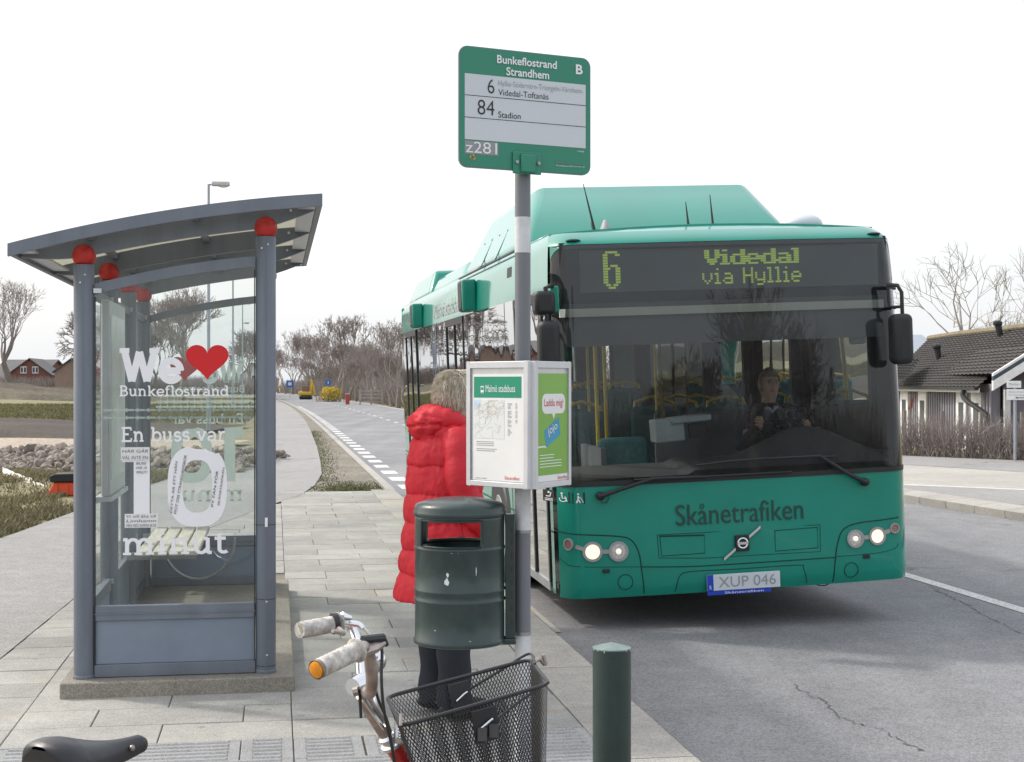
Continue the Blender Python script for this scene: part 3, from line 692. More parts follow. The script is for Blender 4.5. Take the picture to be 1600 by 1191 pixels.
scrawl('DETTA ÄR ETT HÅN', 271, 761, .27, .015, -math.radians(84)); scrawl('MOT OSS STRANDHEMSBOR', 282, 757, .31, .013, -math.radians(80))
scrawl('PY FAN FÖR', 335, 764, .19, .015, -math.radians(82)); scrawl('SKÅNETRAFIKEN', 345, 760, .2, .013, -math.radians(82))
mk('scratch_mark', MB().box(PW - .004, PW + .010, -.0555, -.0542, .852, .900), M['vinyl'], SH)

# ---------------------------------------------------------------- stop pole with sign
M['pole'] = mat('grey pole paint', (.17, .18, .20), .45, var=.1, vscale=5, streak=(1, 1, .2))
M['pole_white'] = mat('white pole paint', (.62, .63, .65), .55, var=.14, vscale=12, bump=.1)
M['sign_green'] = mat('sign green', (.03, .235, .15), .4, var=.04, vscale=2)
M['sign_white'] = mat('sign white film', (.60, .64, .68), .4, var=.03, vscale=2)
M['sign_edge'] = mat('sign edge grey', (.2, .25, .25), .5)
M['white_text'] = mat('white print', (.8, .82, .84), .5, var=.01)
PX, PYY = .045, 6.08
ST = thing('bus_stop_pole', (PX, PYY, 0), 'tall grey and white bus stop pole carrying the green stop sign', 'pole')
pm = mk('pole', MB().lathe([(.033, -.02), (.033, 2.56)], 24), M['pole'], ST, smooth=True)
mk('white_band', MB().lathe([(.0337, 2.15), (.0337, 2.30)], 24, caps=False), M['pole_white'], pm, smooth=True)
mk('white_band', MB().lathe([(.0337, .985), (.0337, 1.19)], 24, caps=False), M['pole_white'], pm, smooth=True)
mk('white_band', MB().lathe([(.0337, 0), (.0337, .545)], 24, caps=False), M['pole_white'], pm, smooth=True)
mk('joint_ring', MB().lathe([(.0345, .545), (.0345, .56)], 24), M['steel'], pm)
mk('tape_ring', MB().lathe([(.0345, .975), (.0345, .987)], 24), M['steel'], pm)
SG = thing('stop_sign', (PX + .012, PYY - .048, 2.735), 'green stop sign listing lines 6 and 84 at the top of the pole', 'sign', math.radians(25))
SW, SHH = .60, .49
def rrect(w, h, r, n=6):
    p = []
    for cx, cy, a0 in ((w / 2 - r, h / 2 - r, 0), (-w / 2 + r, h / 2 - r, 90), (-w / 2 + r, -h / 2 + r, 180), (w / 2 - r, -h / 2 + r, 270)):
        for i in range(n + 1): a = math.radians(a0 + 90 * i / n); p.append((cx + r * math.cos(a), cy + r * math.sin(a)))
    return p
XZ = lambda a, b_, d: Vector((a, d, b_))
mk('sign_plate', MB().prism(rrect(SW, SHH, .035), XZ, -.006, .006), M['sign_green'], SG)
mk('sign_rim', MB().prism(rrect(SW + .008, SHH + .008, .039), XZ, -.004, .008), M['sign_edge'], SG)
def uv(u, v): return (-SW / 2 + u * SW, SHH / 2 - v * SHH)
x0, z0 = uv(.035, .775); x1, z1 = uv(.965, .225)
mk('sign_film', MB().box(x0, x1, -.0072, -.0062, z0, z1), M['sign_white'], SG)
for v in (.405, .59):
    _, z = uv(0, v); mk('sign_rule', MB().box(x0, x1, -.0082, -.0074, z - .0012, z + .0012), M['ink'], SG)
def st(s, u0, u1, v0, v1, m, off=0):
    xa, zb = uv(u0, v1); xb, zt = uv(u1, v0); text(s, SG, M[m], (xa, -.0090, zb), w=xb - xa, h=zt - zb, off=off)
st('Bunkeflostrand', .275, .735, .045, .115, 'white_text', .02); st('Strandhem', .345, .675, .14, .21, 'white_text', .02); st('B', .885, .94, .055, .14, 'white_text', .03)
st('6', .205, .255, .255, .375, 'ink', -.008); st('84', .13, .255, .435, .56, 'ink', -.008)
st('Hyllie-Södervärn-Triangeln-Värnhem-', .285, .945, .258, .318, 'grey_ink', -.012); st('Videdal-Toftanäs', .285, .67, .332, .383, 'ink', -.004); st('Stadion', .285, .455, .52, .572, 'ink')
xa, zb = uv(.035, .895); xb, zt = uv(.285, .785); mk('number_plate', MB().box(xa, xb, -.0072, -.0062, zb, zt), M['grey_ink'], SG); st('z281', .04, .275, .79, .885, 'white_text')
b = MB(); ex, ez = uv(.092, .925)
em = [mat('emblem orange', (.6, .2, .04), .5), mat('emblem yellow', (.7, .5, .1), .5)]
for i in range(7):
    a = math.radians(200 - i * 45); xx, zz = ex + .010 * math.cos(a), ez + .010 * math.sin(a); b = MB().prism([(xx + .0035 * math.cos(k), zz + .0035 * math.sin(k)) for k in [j * 1.0472 for j in range(6)]], XZ, -.0085, -.0063); mk('emblem_dot', b, em[i % 2], SG)
st('Skånetrafiken', .73, .955, .905, .925, 'sign_edge'); st('Kundtjänst 0771-77 77 77', .73, .955, .935, .95, 'white_text'); st('1403', .90, .95, .8, .812, 'white_text')
mk('clamp', MB().box(-.065, .065, -.018, -.0064, -.262, -.170), M['sign_green'], SG, bevel=.004); mk('clamp_boss', MB().box(-.034, .034, -.032, -.0182, -.258, -.18), M['sign_green'], SG, bevel=.008)
for x in (-.05, .05): mk('bolt', MB().lathe([(.008, 0), (.008, .008)], 8, (0, 0, 0), Matrix.Translation((x, -.018, -.215)) @ Matrix.Rotation(math.pi / 2, 4, 'X')), M['steel'], SG)
# timetable case: three panels round the pole
M['poster_green'] = mat('poster green', (.20, .42, .07), .3, var=.05, vscale=3)
M['poster_head'] = mat('poster heading green', (.01, .27, .16), .4, var=.02)
M['map_blue'] = mat('map water', (.55, .70, .85), .6, var=.03); M['map_line'] = mat('map lines', (.55, .50, .42), .6)
TC = thing('timetable_case', (PX, PYY, 1.173), 'three sided aluminium timetable case fixed round the pole at eye height', 'timetable case')
cor = Vector((.078 - PX, 5.85 - PYY, 0)); dl = Vector((-.70, .71, 0)).normalized(); dr = Vector((.50, .866, 0)).normalized()
def panel(p, d, w, name, lab=None):
    ang_ = math.atan2(d.y, d.x); e = bpy.data.objects.new(name, None)
    hh = .52; Mx = Matrix.Translation(p) @ Matrix.Rotation(ang_, 4, 'Z')
    fr = MB()
    for a in ((0, .022, 0, hh), (w - .022, w, 0, hh), (.022, w - .022, 0, .022), (.022, w - .022, hh - .028, hh)): fr.box(a[0], a[1], -.012, .012, a[2], a[3])
    o = mk(name, fr, M['alu_paint'], TC, bevel=.002); o.matrix_local = Mx
    if lab: o['label'] = lab
    mk('backing', MB().box(.022, w - .022, -.004, .01, .022, hh - .028), M['alu'], o)
    return o, w, hh
pl, w, hh = panel(cor + dl * .375 , -dl, .367, 'map_panel', 'panel with the white town bus map')
def pbox(o, x0, x1, z0, z1, m, d=.0055, name='sheet'): return mk(name, MB().box(x0, x1, -d - .0006, -d, z0, z1), m, o)
pbox(pl, .034, w - .03, .026, .468, M['paper']); pbox(pl, .043, w - .042, .37, .457, M['poster_head'], .0063, 'heading')
text('Malmö stadsbuss', pl, M['white_text'], (.115, -.0075, .393), w=.175, h=.030, name='lettering')
ic = MB().box(.085, .104, -.0078, -.0072, .392, .418); ic.box(.087, .091, -.0078, -.0072, .387, .391); ic.box(.098, .102, -.0078, -.0072, .387, .391); mk('bus_symbol', ic, M['white_text'], pl); pbox(pl, .0875, .1015, .402, .413, M['poster_head'], .0079, 'bus_symbol_window')
pbox(pl, .045, .225, .20, .362, mat('map ground', (.74, .76, .76), .6, var=.03), .0063, 'map')
mb_ = MB().add([(.045, -.0071, .362), (.045, -.0071, .31), (.08, -.0071, .345), (.09, -.0071, .362)], [(0, 1, 2, 3)]); mk('map_water', mb_, M['map_blue'], pl, fix=False)
ml = MB()
for i in range(75):
    p = Vector((random.uniform(.06, .215), random.uniform(.215, .355))); 
    if p.y < .36 - (p.x - .045) * 0 - .0 and random.random() < .5: p.x = random.gauss(.14, .03); p.y = random.gauss(.31, .03)
    if not (.05 < p.x < .22 and .205 < p.y < .358): continue
    pts = [p]; a = random.uniform(0, 6.28)
    for k in range(5): a += random.uniform(-.8, .8); nx = pts[-1] + Vector((math.cos(a), math.sin(a))) * .008; pts.append(Vector((min(.222, max(.048, nx.x)), min(.359, max(.203, nx.y)))))
    stroke_mb(ml, pts, .0012, lambda x, z, d: Vector((x, -.0072 - d, z)), random.random() * .0008)
mk('map_routes', ml, M['map_line'], pl, fix=False)
tl = MB()
for cx_, n_ in ((.245, 26), (.29, 16)):
    for i in range(n_):
        if i % 7 == 5: continue
        z = .345 - i * .0052; tl.box(cx_, cx_ + random.uniform(.01, .03 if cx_ < .28 else .012), -.0068, -.0062, z, z + .002)
for i in range(6):
    if i == 3: continue
    z = .185 - i * .0075; tl.box(.058, .058 + random.uniform(.09, .125), -.0068, -.0062, z, z + .0024)
tl.box(.05, .085, -.0068, -.0062, .032, .0345); tl.box(.09, .12, -.0068, -.0062, .032, .0345)
mk('small_print', tl, M['grey_ink'], pl)
M['red_print'] = mat('red print', (.55, .02, .04), .5, var=.02)
text('Skånetrafiken', pl, M['red_print'], (.228, -.0075, .034), w=.085, h=.014)
pr, w, hh = panel(cor + dr * .012, dr, .315, 'advert_panel', 'panel with the green ticket poster')
pbox(pr, .03, w - .024, .026, .468, M['paper']); pbox(pr, .03, w - .026, .052, .470, M['poster_green'], .0063, 'poster')
bub = rrect(.20, .082, .03); mk('speech_bubble', MB().prism(bub, lambda a, c_, d: Vector((.165 + a, d, .345 + c_)), -.0078, -.0071), M['paper'], pr)
tb_ = MB().add([(.15, -.0075, .306), (.18, -.0075, .306), (.165, -.0075, .28)], [(0, 1, 2)]); mk('bubble_tail', tb_, M['paper'], pr, fix=False)
text('Laddu mig!', pr, M['red_print'], (.165, -.0084, .345), w=.165, h=.040, align='C', off=.006)
M['card_blue'] = mat('card blue', (.04, .30, .50), .4)
cd = MB().add([(.085, -.0075, .235), (.21, -.0075, .29), (.225, -.0075, .215), (.10, -.0075, .165)], [(0, 1, 2, 3)]); mk('ticket_card', cd, M['card_blue'], pr, fix=False)
text('jojo', pr, M['white_text'], (.155, -.0084, .238), w=.085, h=.04, align='C', rot=(math.pi / 2, -.35, 0))
sl_ = MB()
stroke_mb(sl_, [(.10, .165), (.085, .17), (.03, .168)], .006, lambda x, z, d: Vector((x, -.0076, z)), 0)
for i in range(5): sl_.box(.045, .16 + .08 * random.random(), -.0076, -.0071, .085 + i * .012, .088 + i * .012)
mk('small_print', sl_, M['white_text'], pr, fix=False); text('Skånetrafiken', pr, M['red_print'], (.20, -.0075, .030), w=.085, h=.014)
pb_, w, hh = panel(cor + dl * .375 + Vector((.02, .012, 0)), (cor + dr * .34 - cor - dl * .375).normalized(), .38, 'back_panel')
mk('corner_strut', MB().box(-.008, .008, -.008, .008, .0, .50), M['ink'], TC, loc=cor + Vector((.0, .03, .01)))
mk('clamp_arm', MB().box(-.05, .05, -.1, .03, .24, .27).box(-.05, .05, -.1, .03, .05, .08), M['steel'], TC)
# ---------------------------------------------------------------- litter bin
M['bin'] = mat('dark green bin enamel', (.022, .042, .040), .36, var=.25, vscale=9, bump=.06, bscale=30, coat=.2)
M['bin_worn'] = mat('worn bin edge', (.42, .45, .44), .6, var=.3, vscale=30)
BN = thing('litter_bin', (-.218, 6.02, 0), 'dark green round metal litter bin with slots hung on the stop pole', 'litter bin')
def shell(R0, prof, slots, n=72, M_=None):
    b = MB(); vs = []
    for r, z in prof:
        for k in range(n):
            a = 2 * math.pi * k / n; vs.append((r * math.cos(a), r * math.sin(a), z))
    fs = []
    for i in range(len(prof) - 1):
        zm = (prof[i][1] + prof[i + 1][1]) / 2
        for k in range(n):
            am = (360 * (k + .5) / n) % 360
            if any(z0 < zm < z1 and ((am - a0) % 360) < (a1 - a0) for z0, z1, a0, a1 in slots): continue
            fs.append((i * n + k, i * n + (k + 1) % n, (i + 1) * n + (k + 1) % n, (i + 1) * n + k))
    return b.add(vs, fs)
RB = .186
slots = [(.935, 1.043, 215, 300), (.935, 1.043, 55, 140)]
prof = [(RB, .527), (RB + .005, .53), (RB + .006, .545), (RB, .552), (RB, .70), (RB + .004, .706), (RB + .004, .712), (RB, .718), (RB, .742), (RB + .004, .748), (RB + .004, .754), (RB, .76), (RB, .915), (RB + .003, .919), (RB + .003, .926), (RB, .93), (RB, .935), (RB, .955), (RB, .99), (RB, 1.02), (RB, 1.043), (RB, 1.058)]
bo = mk('bin_body', shell(RB, prof, slots), M['bin'], BN, smooth=True, auto=60)
sm = bo.modifiers.new('wall', 'SOLIDIFY'); sm.thickness = .006; sm.offset = -1
mk('bin_lid', MB().lathe([(RB + .004, 1.056), (RB + .007, 1.062), (RB + .006, 1.072), (RB + .002, 1.078), (RB + .003, 1.090), (RB - .008, 1.104), (RB - .045, 1.116), (.09, 1.126), (.03, 1.131), (.001, 1.132)], 48), M['bin'], bo, smooth=True, auto=60)
mk('bin_floor', MB().lathe([(RB - .01, .54), (RB - .01, .55)], 32), M['bin'], bo)
for a0, a1 in ((215, 300), (55, 140)):
    pts = []
    for i in range(19): a = math.radians(a0 + (a1 - a0) * i / 18); pts.append(((RB + .001) * math.cos(a), (RB + .001) * math.sin(a), .936))
    for i in range(19): a = math.radians(a1 - (a1 - a0) * i / 18); pts.append(((RB + .001) * math.cos(a), (RB + .001) * math.sin(a), 1.042))
    mk('slot_rim', MB().tube(pts, .0045, 6, closed=True), M['bin'], bo, smooth=True)
for z in (.93, .757): 
    pass
def spot_on_bin(a, z, w, h, m=M['bin_worn'], name='paint_chip'):
    pts = []
    for i in range(14):
        t_ = 2 * math.pi * i / 14; k = random.uniform(.6, 1.1); da = w / RB * math.cos(t_) * k; pts.append(((RB + .0012) * math.cos(a + da), (RB + .0012) * math.sin(a + da), z + h * math.sin(t_) * k))
    mk(name, MB().add(pts, [tuple(range(14))]), m, bo, fix=False)
M['droppings'] = mat('white droppings', (.75, .77, .78), .7)
spot_on_bin(math.radians(256), .80, .010, .020, M['droppings'], 'white_spot'); spot_on_bin(math.radians(257), .828, .006, .010, M['droppings'], 'white_spot'); spot_on_bin(math.radians(293), .842, .002, .022, M['droppings'], 'white_spot')
for a, z in ((262, .917), (270, .918), (300, .92), (240, .60), (285, .56)): spot_on_bin(math.radians(a), z, .006, .0025)
br = MB().box(.19, .23, -.03, .012, .545, 1.06); bk = mk('mounting_bracket', br, M['bin'], BN, bevel=.003)
for i in range(8): mk('bracket_slot', MB().box(.214, .220, -.0325, -.0305, .60 + i * .055, .625 + i * .055), M['ink'], bk)
mk('bracket_foot', MB().box(.15, .235, -.035, .02, .52, .545), M['bin'], bk, bevel=.006)
# ---------------------------------------------------------------- bollard
M['bollard'] = mat('dark green bollard paint', (.018, .038, .034), .4, var=.2, vscale=8, bump=.05)
BO = thing('bollard', ((956 - 800) / 2260 * 4.29, 4.29, 0), 'dark green steel bollard with worn pale rim near the kerb', 'bollard')
bb = mk('bollard_tube', MB().lathe([(.057, -.02), (.057, .812), (.0565, .815)], 36), M['bollard'], BO, smooth=True)
mk('bollard_cap', MB().lathe([(.0575, .8155), (.0575, .819), (.001, .834)], 36), mat('worn cap paint', (.17, .23, .22), .5, var=.3, vscale=20), bb)
for a in range(0, 360, 24):
    if random.random() < .6:
        aa = math.radians(a + random.uniform(0, 10)); da = random.uniform(.03, .12); z = random.uniform(.003, .007)
        vs = [(.0577 * math.cos(aa - da), .0577 * math.sin(aa - da), .817), (.0577 * math.cos(aa + da), .0577 * math.sin(aa + da), .817), (.0577 * math.cos(aa + da * .6), .0577 * math.sin(aa + da * .6), .817 - z), (.0577 * math.cos(aa - da * .7), .0577 * math.sin(aa - da * .7), .817 - z)]
        mk('paint_chip', MB().add(vs, [(0, 1, 2, 3)]), M['bin_worn'], bb, fix=False)
mk('screw', MB().box(-.003, .003, -.059, -.0572, .795, .80), M['ink'], bb)
# ---------------------------------------------------------------- city bus
def paint(name, c):
    m = mat(name, c, .38, var=.09, vscale=1.6, coat=1); m.node_tree.nodes['Principled BSDF'].inputs['Coat IOR'].default_value = 1.36; m.node_tree.nodes['Principled BSDF'].inputs['Specular IOR Level'].default_value = .25; return m
M['bus'] = paint('bus green paint', (.002, .235, .172))
M['bus_dark'] = mat('black rubber', (.015, .016, .018), .55, var=.1)
M['bus_black'] = mat('black gloss', (.012, .014, .018), .18, var=.02)
M['bus_glass'] = glass('windscreen glass', (.74, .79, .78), ior=1.6, wob=.0, dirt_haze=.03, dirt_haze_c=(.42, .44, .47))  # diffuse film: grime, plus reflected sky haze put into its pale colour
M['side_glass'] = glass('side window glass', (.68, .72, .71), ior=2.1, wob=.25)
M['bus_grey'] = mat('interior grey', (.16, .17, .18), .7, var=.06); M['bus_light'] = mat('interior light grey', (.34, .35, .35), .6, var=.05)
M['dash'] = mat('dashboard grey', (.11, .115, .12), .6, var=.1); M['floor'] = mat('bus floor', (.08, .085, .09), .8)
M['seat'] = mat('seat blue green cloth', (.03, .16, .17), .9, var=.2, vscale=30); M['yellow'] = mat('yellow pole', (.75, .52, .03), .4)
M['groove'] = mat('panel gap', (.0, .045, .03), .8, var=.02); M['bus_text'] = mat('dark green lettering', (.012, .055, .045), .5, var=.02)
M['chrome'] = mat('chrome', (.75, .76, .78), .16, metal=1, var=.05, vscale=20)
M['lamp_on'] = emit('lit lamp', (1, .86, .66), .7); M['lamp_refl'] = mat('lamp reflector', (.7, .7, .7), .1, metal=1, var=.3, vscale=60)
M['led'] = emit('yellow green display dots', (.46, .58, .10), .38)
M['display'] = mat('display grey', (.12, .135, .155), .5, var=.08); M['cream'] = mat('cream blind', (.70, .69, .60), .6, var=.05)
FLp = Vector((.36, 9.88, .119)); FRp = Vector((2.885, 10.305, .218))
bxd = (FRp - FLp).normalized(); byd = Vector((-.1659, .9861, .0066)); byd = (byd - bxd * byd.dot(bxd)).normalized(); bzd = bxd.cross(byd)
BW = 1.275; BO_ = FLp + bxd * BW - bzd * .27; BL = 11.4
BUS = thing('city_bus', BO_, 'green single deck city bus with its display reading 6 Videdal via Hyllie', 'bus')
Mb = Matrix.Translation(BO_) @ Matrix((bxd, byd, bzd)).transposed().to_4x4(); BUS.rotation_euler = Mb.to_euler()
MbI = Mb.inverted()
def fx(px, py, yl=-.04):
    o = MbI @ Vector((0, 0, H)); d = MbI.to_3x3() @ Vector(((px - 800) / 2260, 1, -(py - 600) / 2260)); k = (yl - o.y) / d.y; p = o + d * k; return p.x, p.z
def fy(x): u = abs(x) / BW; return -.05 + .05 * u * u + .14 * max(0, (u - .88) / .12) ** 2.3
def lean(z):
    l = .09 * max(0, (z - 1.1) / 1.55) ** 1.2
    if z < .34: l += (.34 - z) * .35
    if z > 2.70: l += 5.5 * (z - 2.70) ** 1.5
    return l
def xs(z):
    s = 1
    if z > 2.25: s -= .018 * ((z - 2.25) / .5) ** 2
    if z > 2.70: s -= 1.3 * (z - 2.70) ** 1.7
    return s
def fp(x, z, off=0): return Vector((x * xs(z), fy(x) + lean(z) - off, z))
def xlist(x0, x1):
    L = [x0]; g = [-1.275, -1.27, -1.255, -1.235, -1.21, -1.18, -1.14, -1.1, -1.0, -.8, -.6, -.4, -.2, 0, .2, .4, .6, .8, 1.0, 1.1, 1.14, 1.18, 1.21, 1.235, 1.255, 1.27, 1.275]
    return [x0] + [x for x in g if x0 + 1e-3 < x < x1 - 1e-3] + [x1]
def fgrid(x0, x1, zl, off=0):
    X = xlist(x0, x1); b = MB(); vs = [fp(x, z, off) for z in zl for x in X]; n = len(X)
    return b.add(vs, [(j * n + i, j * n + i + 1, (j + 1) * n + i + 1, (j + 1) * n + i) for j in range(len(zl) - 1) for i in range(n - 1)])
def sp(side, y, z, off=0):                                  # point on a flank
    y0 = .14 + lean(z) * 1.0
    return Vector((side * (BW * xs(z) + off), max(y, y0), z))
def sgrid(side, y0, y1, zl, off=0):
    b = MB(); Y = [y0, y1]; b.add([sp(side, y, z, off) for z in zl for y in Y], [(2 * j, 2 * j + 1, 2 * j + 3, 2 * j + 2) for j in range(len(zl) - 1)]); return b
def inward(o, th):
    s = o.modifiers.new('wall', 'SOLIDIFY'); s.thickness = th; s.offset = 0; return o
fr = mk('front_panel', fgrid(-BW, BW, [.27, .29, .32, .36, .5, .7, .9, 1.0, 1.045]), M['bus'], BUS, smooth=True, auto=80)
ZC = [2.705, 2.715, 2.73, 2.745, 2.76, 2.775, 2.79, 2.80]
mk('front_cap', fgrid(-BW, BW, ZC), M['bus'], BUS, smooth=True, auto=80)
ws = mk('windscreen', fgrid(-1.262, 1.262, [1.06, 1.3, 1.6, 1.9, 2.2, 2.5, 2.702], -.003), M['bus_glass'], BUS, smooth=True, auto=80, fix=False)
# black border printed on the glass, just behind it
def band(name, x0, x1, zl, off, m, par=None): return mk(name, fgrid(x0, x1, zl, off), m, par or BUS, smooth=True, auto=80, fix=False)
band('screen_border', -1.262, -1.20, [1.06, 1.6, 2.2, 2.702], -.012, M['bus_black'], ws); band('screen_border', 1.16, 1.262, [1.06, 1.6, 2.2, 2.702], -.012, M['bus_black'], ws)
band('screen_border', -1.20, 1.16, [2.675, 2.702], -.012, M['bus_black'], ws); band('screen_border', -1.20, 1.16, [1.06, 1.075], -.012, M['bus_black'], ws)
band('screen_seal', -1.272, 1.272, [1.04, 1.055, 1.075], .006, M['bus_dark'])
for sx in (-1, 1):
    b = MB(); c = []
    for i in range(9):
        a = math.radians(90 * i / 8); c.append((1.262 - .11 + .11 * math.sin(a), 2.706 - .11 + .11 * math.cos(a)))
    vs = [fp(sx * 1.266, 2.708, .002)] + [fp(sx * x, z, .002) for x, z in c]; b.add(vs, [(0, i, i + 1) for i in range(1, 9)])
    mk('cap_corner', b, M['bus'], BUS)
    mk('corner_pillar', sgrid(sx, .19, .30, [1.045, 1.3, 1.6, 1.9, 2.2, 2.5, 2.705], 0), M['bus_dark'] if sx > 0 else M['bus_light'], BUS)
    mk('roof_edge_lamp', MB().ball((sx * 1.10, -.005 + lean(2.73), 2.735), (.055, .03, .012), 12, 6), M['bus_dark'], BUS, smooth=True)
# destination display behind the glass
def place_front(px0, py0, px1, py1, yl):
    a, zb = fx(px0, py1, yl); c, zt = fx(px1, py0, yl); return a, c, zb, zt
disp = MB(); x0, z1 = fx(905, 391, .10); x1, z1b = fx(1371, 376, .10); _, z0 = fx(905, 461, .10)
zt, zb = (z1 + z1b) / 2, z0
dbox = mk('display_box', MB().box(-1.2, 1.19, .118, .40, 2.30, 2.72), M['bus_black'], BUS)
mk('display_panel', MB().box(x0, x1, .112, .1175, 2.372, 2.665), M['display'], dbox)
mk('header_blind', MB().box(-1.22, 1.14, .075, .10, 2.205, 2.262), M['cream'], BUS)
mk('header_panel', MB().box(-1.2, 1.19, .13, .16, 2.0, 2.30), M['dash'], BUS)
F57 = {'V': ["10001", "10001", "10001", "10001", "01010", "01010", "00100"], 'i': ["010", "000", "110", "010", "010", "010", "111"], 'd': ["00001", "00001", "01111", "10001", "10001", "10001", "01111"],
 'e': ["00000", "00000", "01110", "10001", "11111", "10000", "01110"], 'a': ["00000", "00000", "01110", "00001", "01111", "10001", "01111"], 'l': ["110", "010", "010", "010", "010", "010", "111"],
 'v': ["00000", "00000", "10001", "10001", "10001", "01010", "00100"], 'H': ["10001", "10001", "10001", "11111", "10001", "10001", "10001"], 'y': ["00000", "00000", "10001", "10001", "10001", "01111", "00001", "01110"], ' ': ["000"] * 7}
def led(s, x0, x1, z1, zp, bold=False):
    cols = []; 
    for c in s:
        g = F57[c]; w = len(g[0])
        for k in range(w): cols.append([g[r][k] == '1' if r < len(g) else False for r in range(8)])
        cols.append([False] * 8)
    if bold:
        nc = []
        for i, c in enumerate(cols): nc.append([c[r] or (i > 0 and cols[i - 1][r]) for r in range(8)])
        cols = nc
    cols = cols[:-1]; p = (x1 - x0) / len(cols); b = MB()
    for i, c in enumerate(cols):
        for r in range(8):
            if c[r]: x = x0 + i * p; z = z1 - r * zp; b.box(x, x + p * .86, .104, .111, z - zp * .74, z)
    mk('display_text', b, M['led'], dbox)
xv0, _ = fx(1101, 400, .1); xv1, _ = fx(1249, 400, .1); _, zv1 = fx(1175, 389, .1); _, zv0 = fx(1175, 413, .1)
led('Videdal', xv0, xv1, zv1, (zv1 - zv0) / 7, True)
xv0, _ = fx(1098, 432, .1); xv1, _ = fx(1253, 432, .1); _, zv1 = fx(1175, 418, .1); _, zv0 = fx(1175, 443, .1)
led('via Hyllie', xv0, xv1, zv1, (zv1 - zv0) / 7)
six = ["0111110", "1100011", "1100000", "1100000", "1100000", "1101110", "1110011", "1100011", "1100011", "1100011", "1100011", "1100011", "0110110", "0011100"]
xa, z1 = fx(942, 393, .1); xb, z0 = fx(971, 452, .1); p = (xb - xa) / 7; zp = (z1 - z0) / 14; b = MB()
for r, row in enumerate(six):
    for i, c in enumerate(row):
        if c == '1': b.box(xa + i * p, xa + i * p + p * .84, .104, .111, z1 - r * zp - zp * .76, z1 - r * zp)
mk('display_text', b, M['led'], dbox)
# front panel seams, flaps, lettering, lamps
def fline(pts, r=.0045, m='groove', name='panel_gap'):
    P = [fp(*fx(*q), .0005) for q in pts]; return mk(name, MB().tube(P, r, 6), M[m], fr, smooth=True)
def smooth_px(pts, k=6):
    out_ = []
    for i in range(len(pts) - 1):
        p0, p1, p2, p3 = pts[max(i - 1, 0)], pts[i], pts[i + 1], pts[min(i + 2, len(pts) - 1)]
        for j in range(k):
            t_ = j / k; out_.append(tuple(.5 * ((2 * p1[c]) + (-p0[c] + p2[c]) * t_ + (2 * p0[c] - 5 * p1[c] + 4 * p2[c] - p3[c]) * t_ ** 2 + (-p0[c] + 3 * p1[c] - 3 * p2[c] + p3[c]) * t_ ** 3) for c in range(2)))
    return out_ + [pts[-1]]
fline(smooth_px([(876, 834), (900, 836), (960, 838), (985, 843), (998, 862), (1003, 890), (1008, 928)]))
fline(smooth_px([(1407, 809), (1380, 813), (1340, 818), (1318, 828), (1309, 850), (1305, 880), (1303, 910)]))
fline(smooth_px([(1003, 886), (1080, 885), (1180, 879), (1305, 871)]), .004)
fline(smooth_px([(880, 874), (890, 884), (905, 887), (1003, 886)]), .002); fline(smooth_px([(1407, 850), (1400, 858), (1370, 865), (1306, 870)]), .002)
fline(smooth_px([(1056, 925), (1062, 900), (1080, 893), (1150, 889), (1245, 883), (1255, 888), (1262, 912)]), .003)
fline([(1027, 836), (1030, 872), (1100, 872), (1200, 866), (1282, 862), (1281, 820)], .0025); fline([(1027, 836), (1100, 832), (1281, 820)], .0025)
for q in ([(1031, 838), (1100, 836), (1101, 864), (1034, 869)], [(1210, 829), (1277, 824), (1278, 856), (1211, 861)]):
    fline(q + [q[0]], .003); c = [fp(*fx(*p_), -.001) for p_ in q]
fline([(1031, 838), (1100, 836)], .006)
for (a, b_) in ((978, 910), (1331, 891)):
    x, z = fx(a, b_); P = [fp(x + .052 * math.cos(k * .3142), z + .052 * math.sin(k * .3142), .001) for k in range(20)]; mk('fog_lamp_cover', MB().tube(P, .003, 6, closed=True), M['groove'], fr, smooth=True)
for (a, b_) in ((948, 893), (1355, 870)):
    x, z = fx(a, b_); y = fy(x) + lean(z); mk('washer_jet', MB().box(x - .024, x + .024, y - .012, y + .004, z - .013, z + .013), M['bus_dark'], fr, bevel=.004)
def ftext(s, px0, px1, pyb, pyt, m, off=0, par=fr, yoff=.004):
    xa, za = fx(px0, pyb); xb, _ = fx(px1, pyb); _, zt_ = fx(px0, pyt)
    text(s, par, M[m], (xa, fy((xa + xb) / 2) + lean(za) - yoff, za), w=xb - xa, h=zt_ - za, off=off)
ftext('Skånetrafiken', 1056, 1255, 822, 789, 'bus_text', 0)
# emblem: square badge with ring and a diagonal bar
bx, bz = fx(1158, 848); by_ = fy(bx) + lean(bz)
EM = mk('front_emblem', MB().box(bx - .05, bx + .05, by_ - .022, by_ - .002, bz - .055, bz + .055), M['bus_dark'], fr, bevel=.004)
for k in (-1, 1): mk('emblem_bar', MB().prism([(bx + k * .035, bz + k * .028 + .010), (bx + k * .035 + .0, bz + k * .028 - .010), (bx + k * .135, bz + k * .105 - .010), (bx + k * .135, bz + k * .105 + .010)], XZ, by_ - .018, by_ - .006), M['chrome'], EM)
P = [(bx + .034 * math.cos(k * .2618), by_ - .024, bz + .034 * math.sin(k * .2618)) for k in range(24)]; mk('emblem_ring', MB().tube(P, .008, 8, closed=True), M['chrome'], EM, smooth=True)
mk('emblem_plate', MB().box(bx - .028, bx + .028, by_ - .030, by_ - .026, bz - .009, bz + .009), M['chrome'], EM)
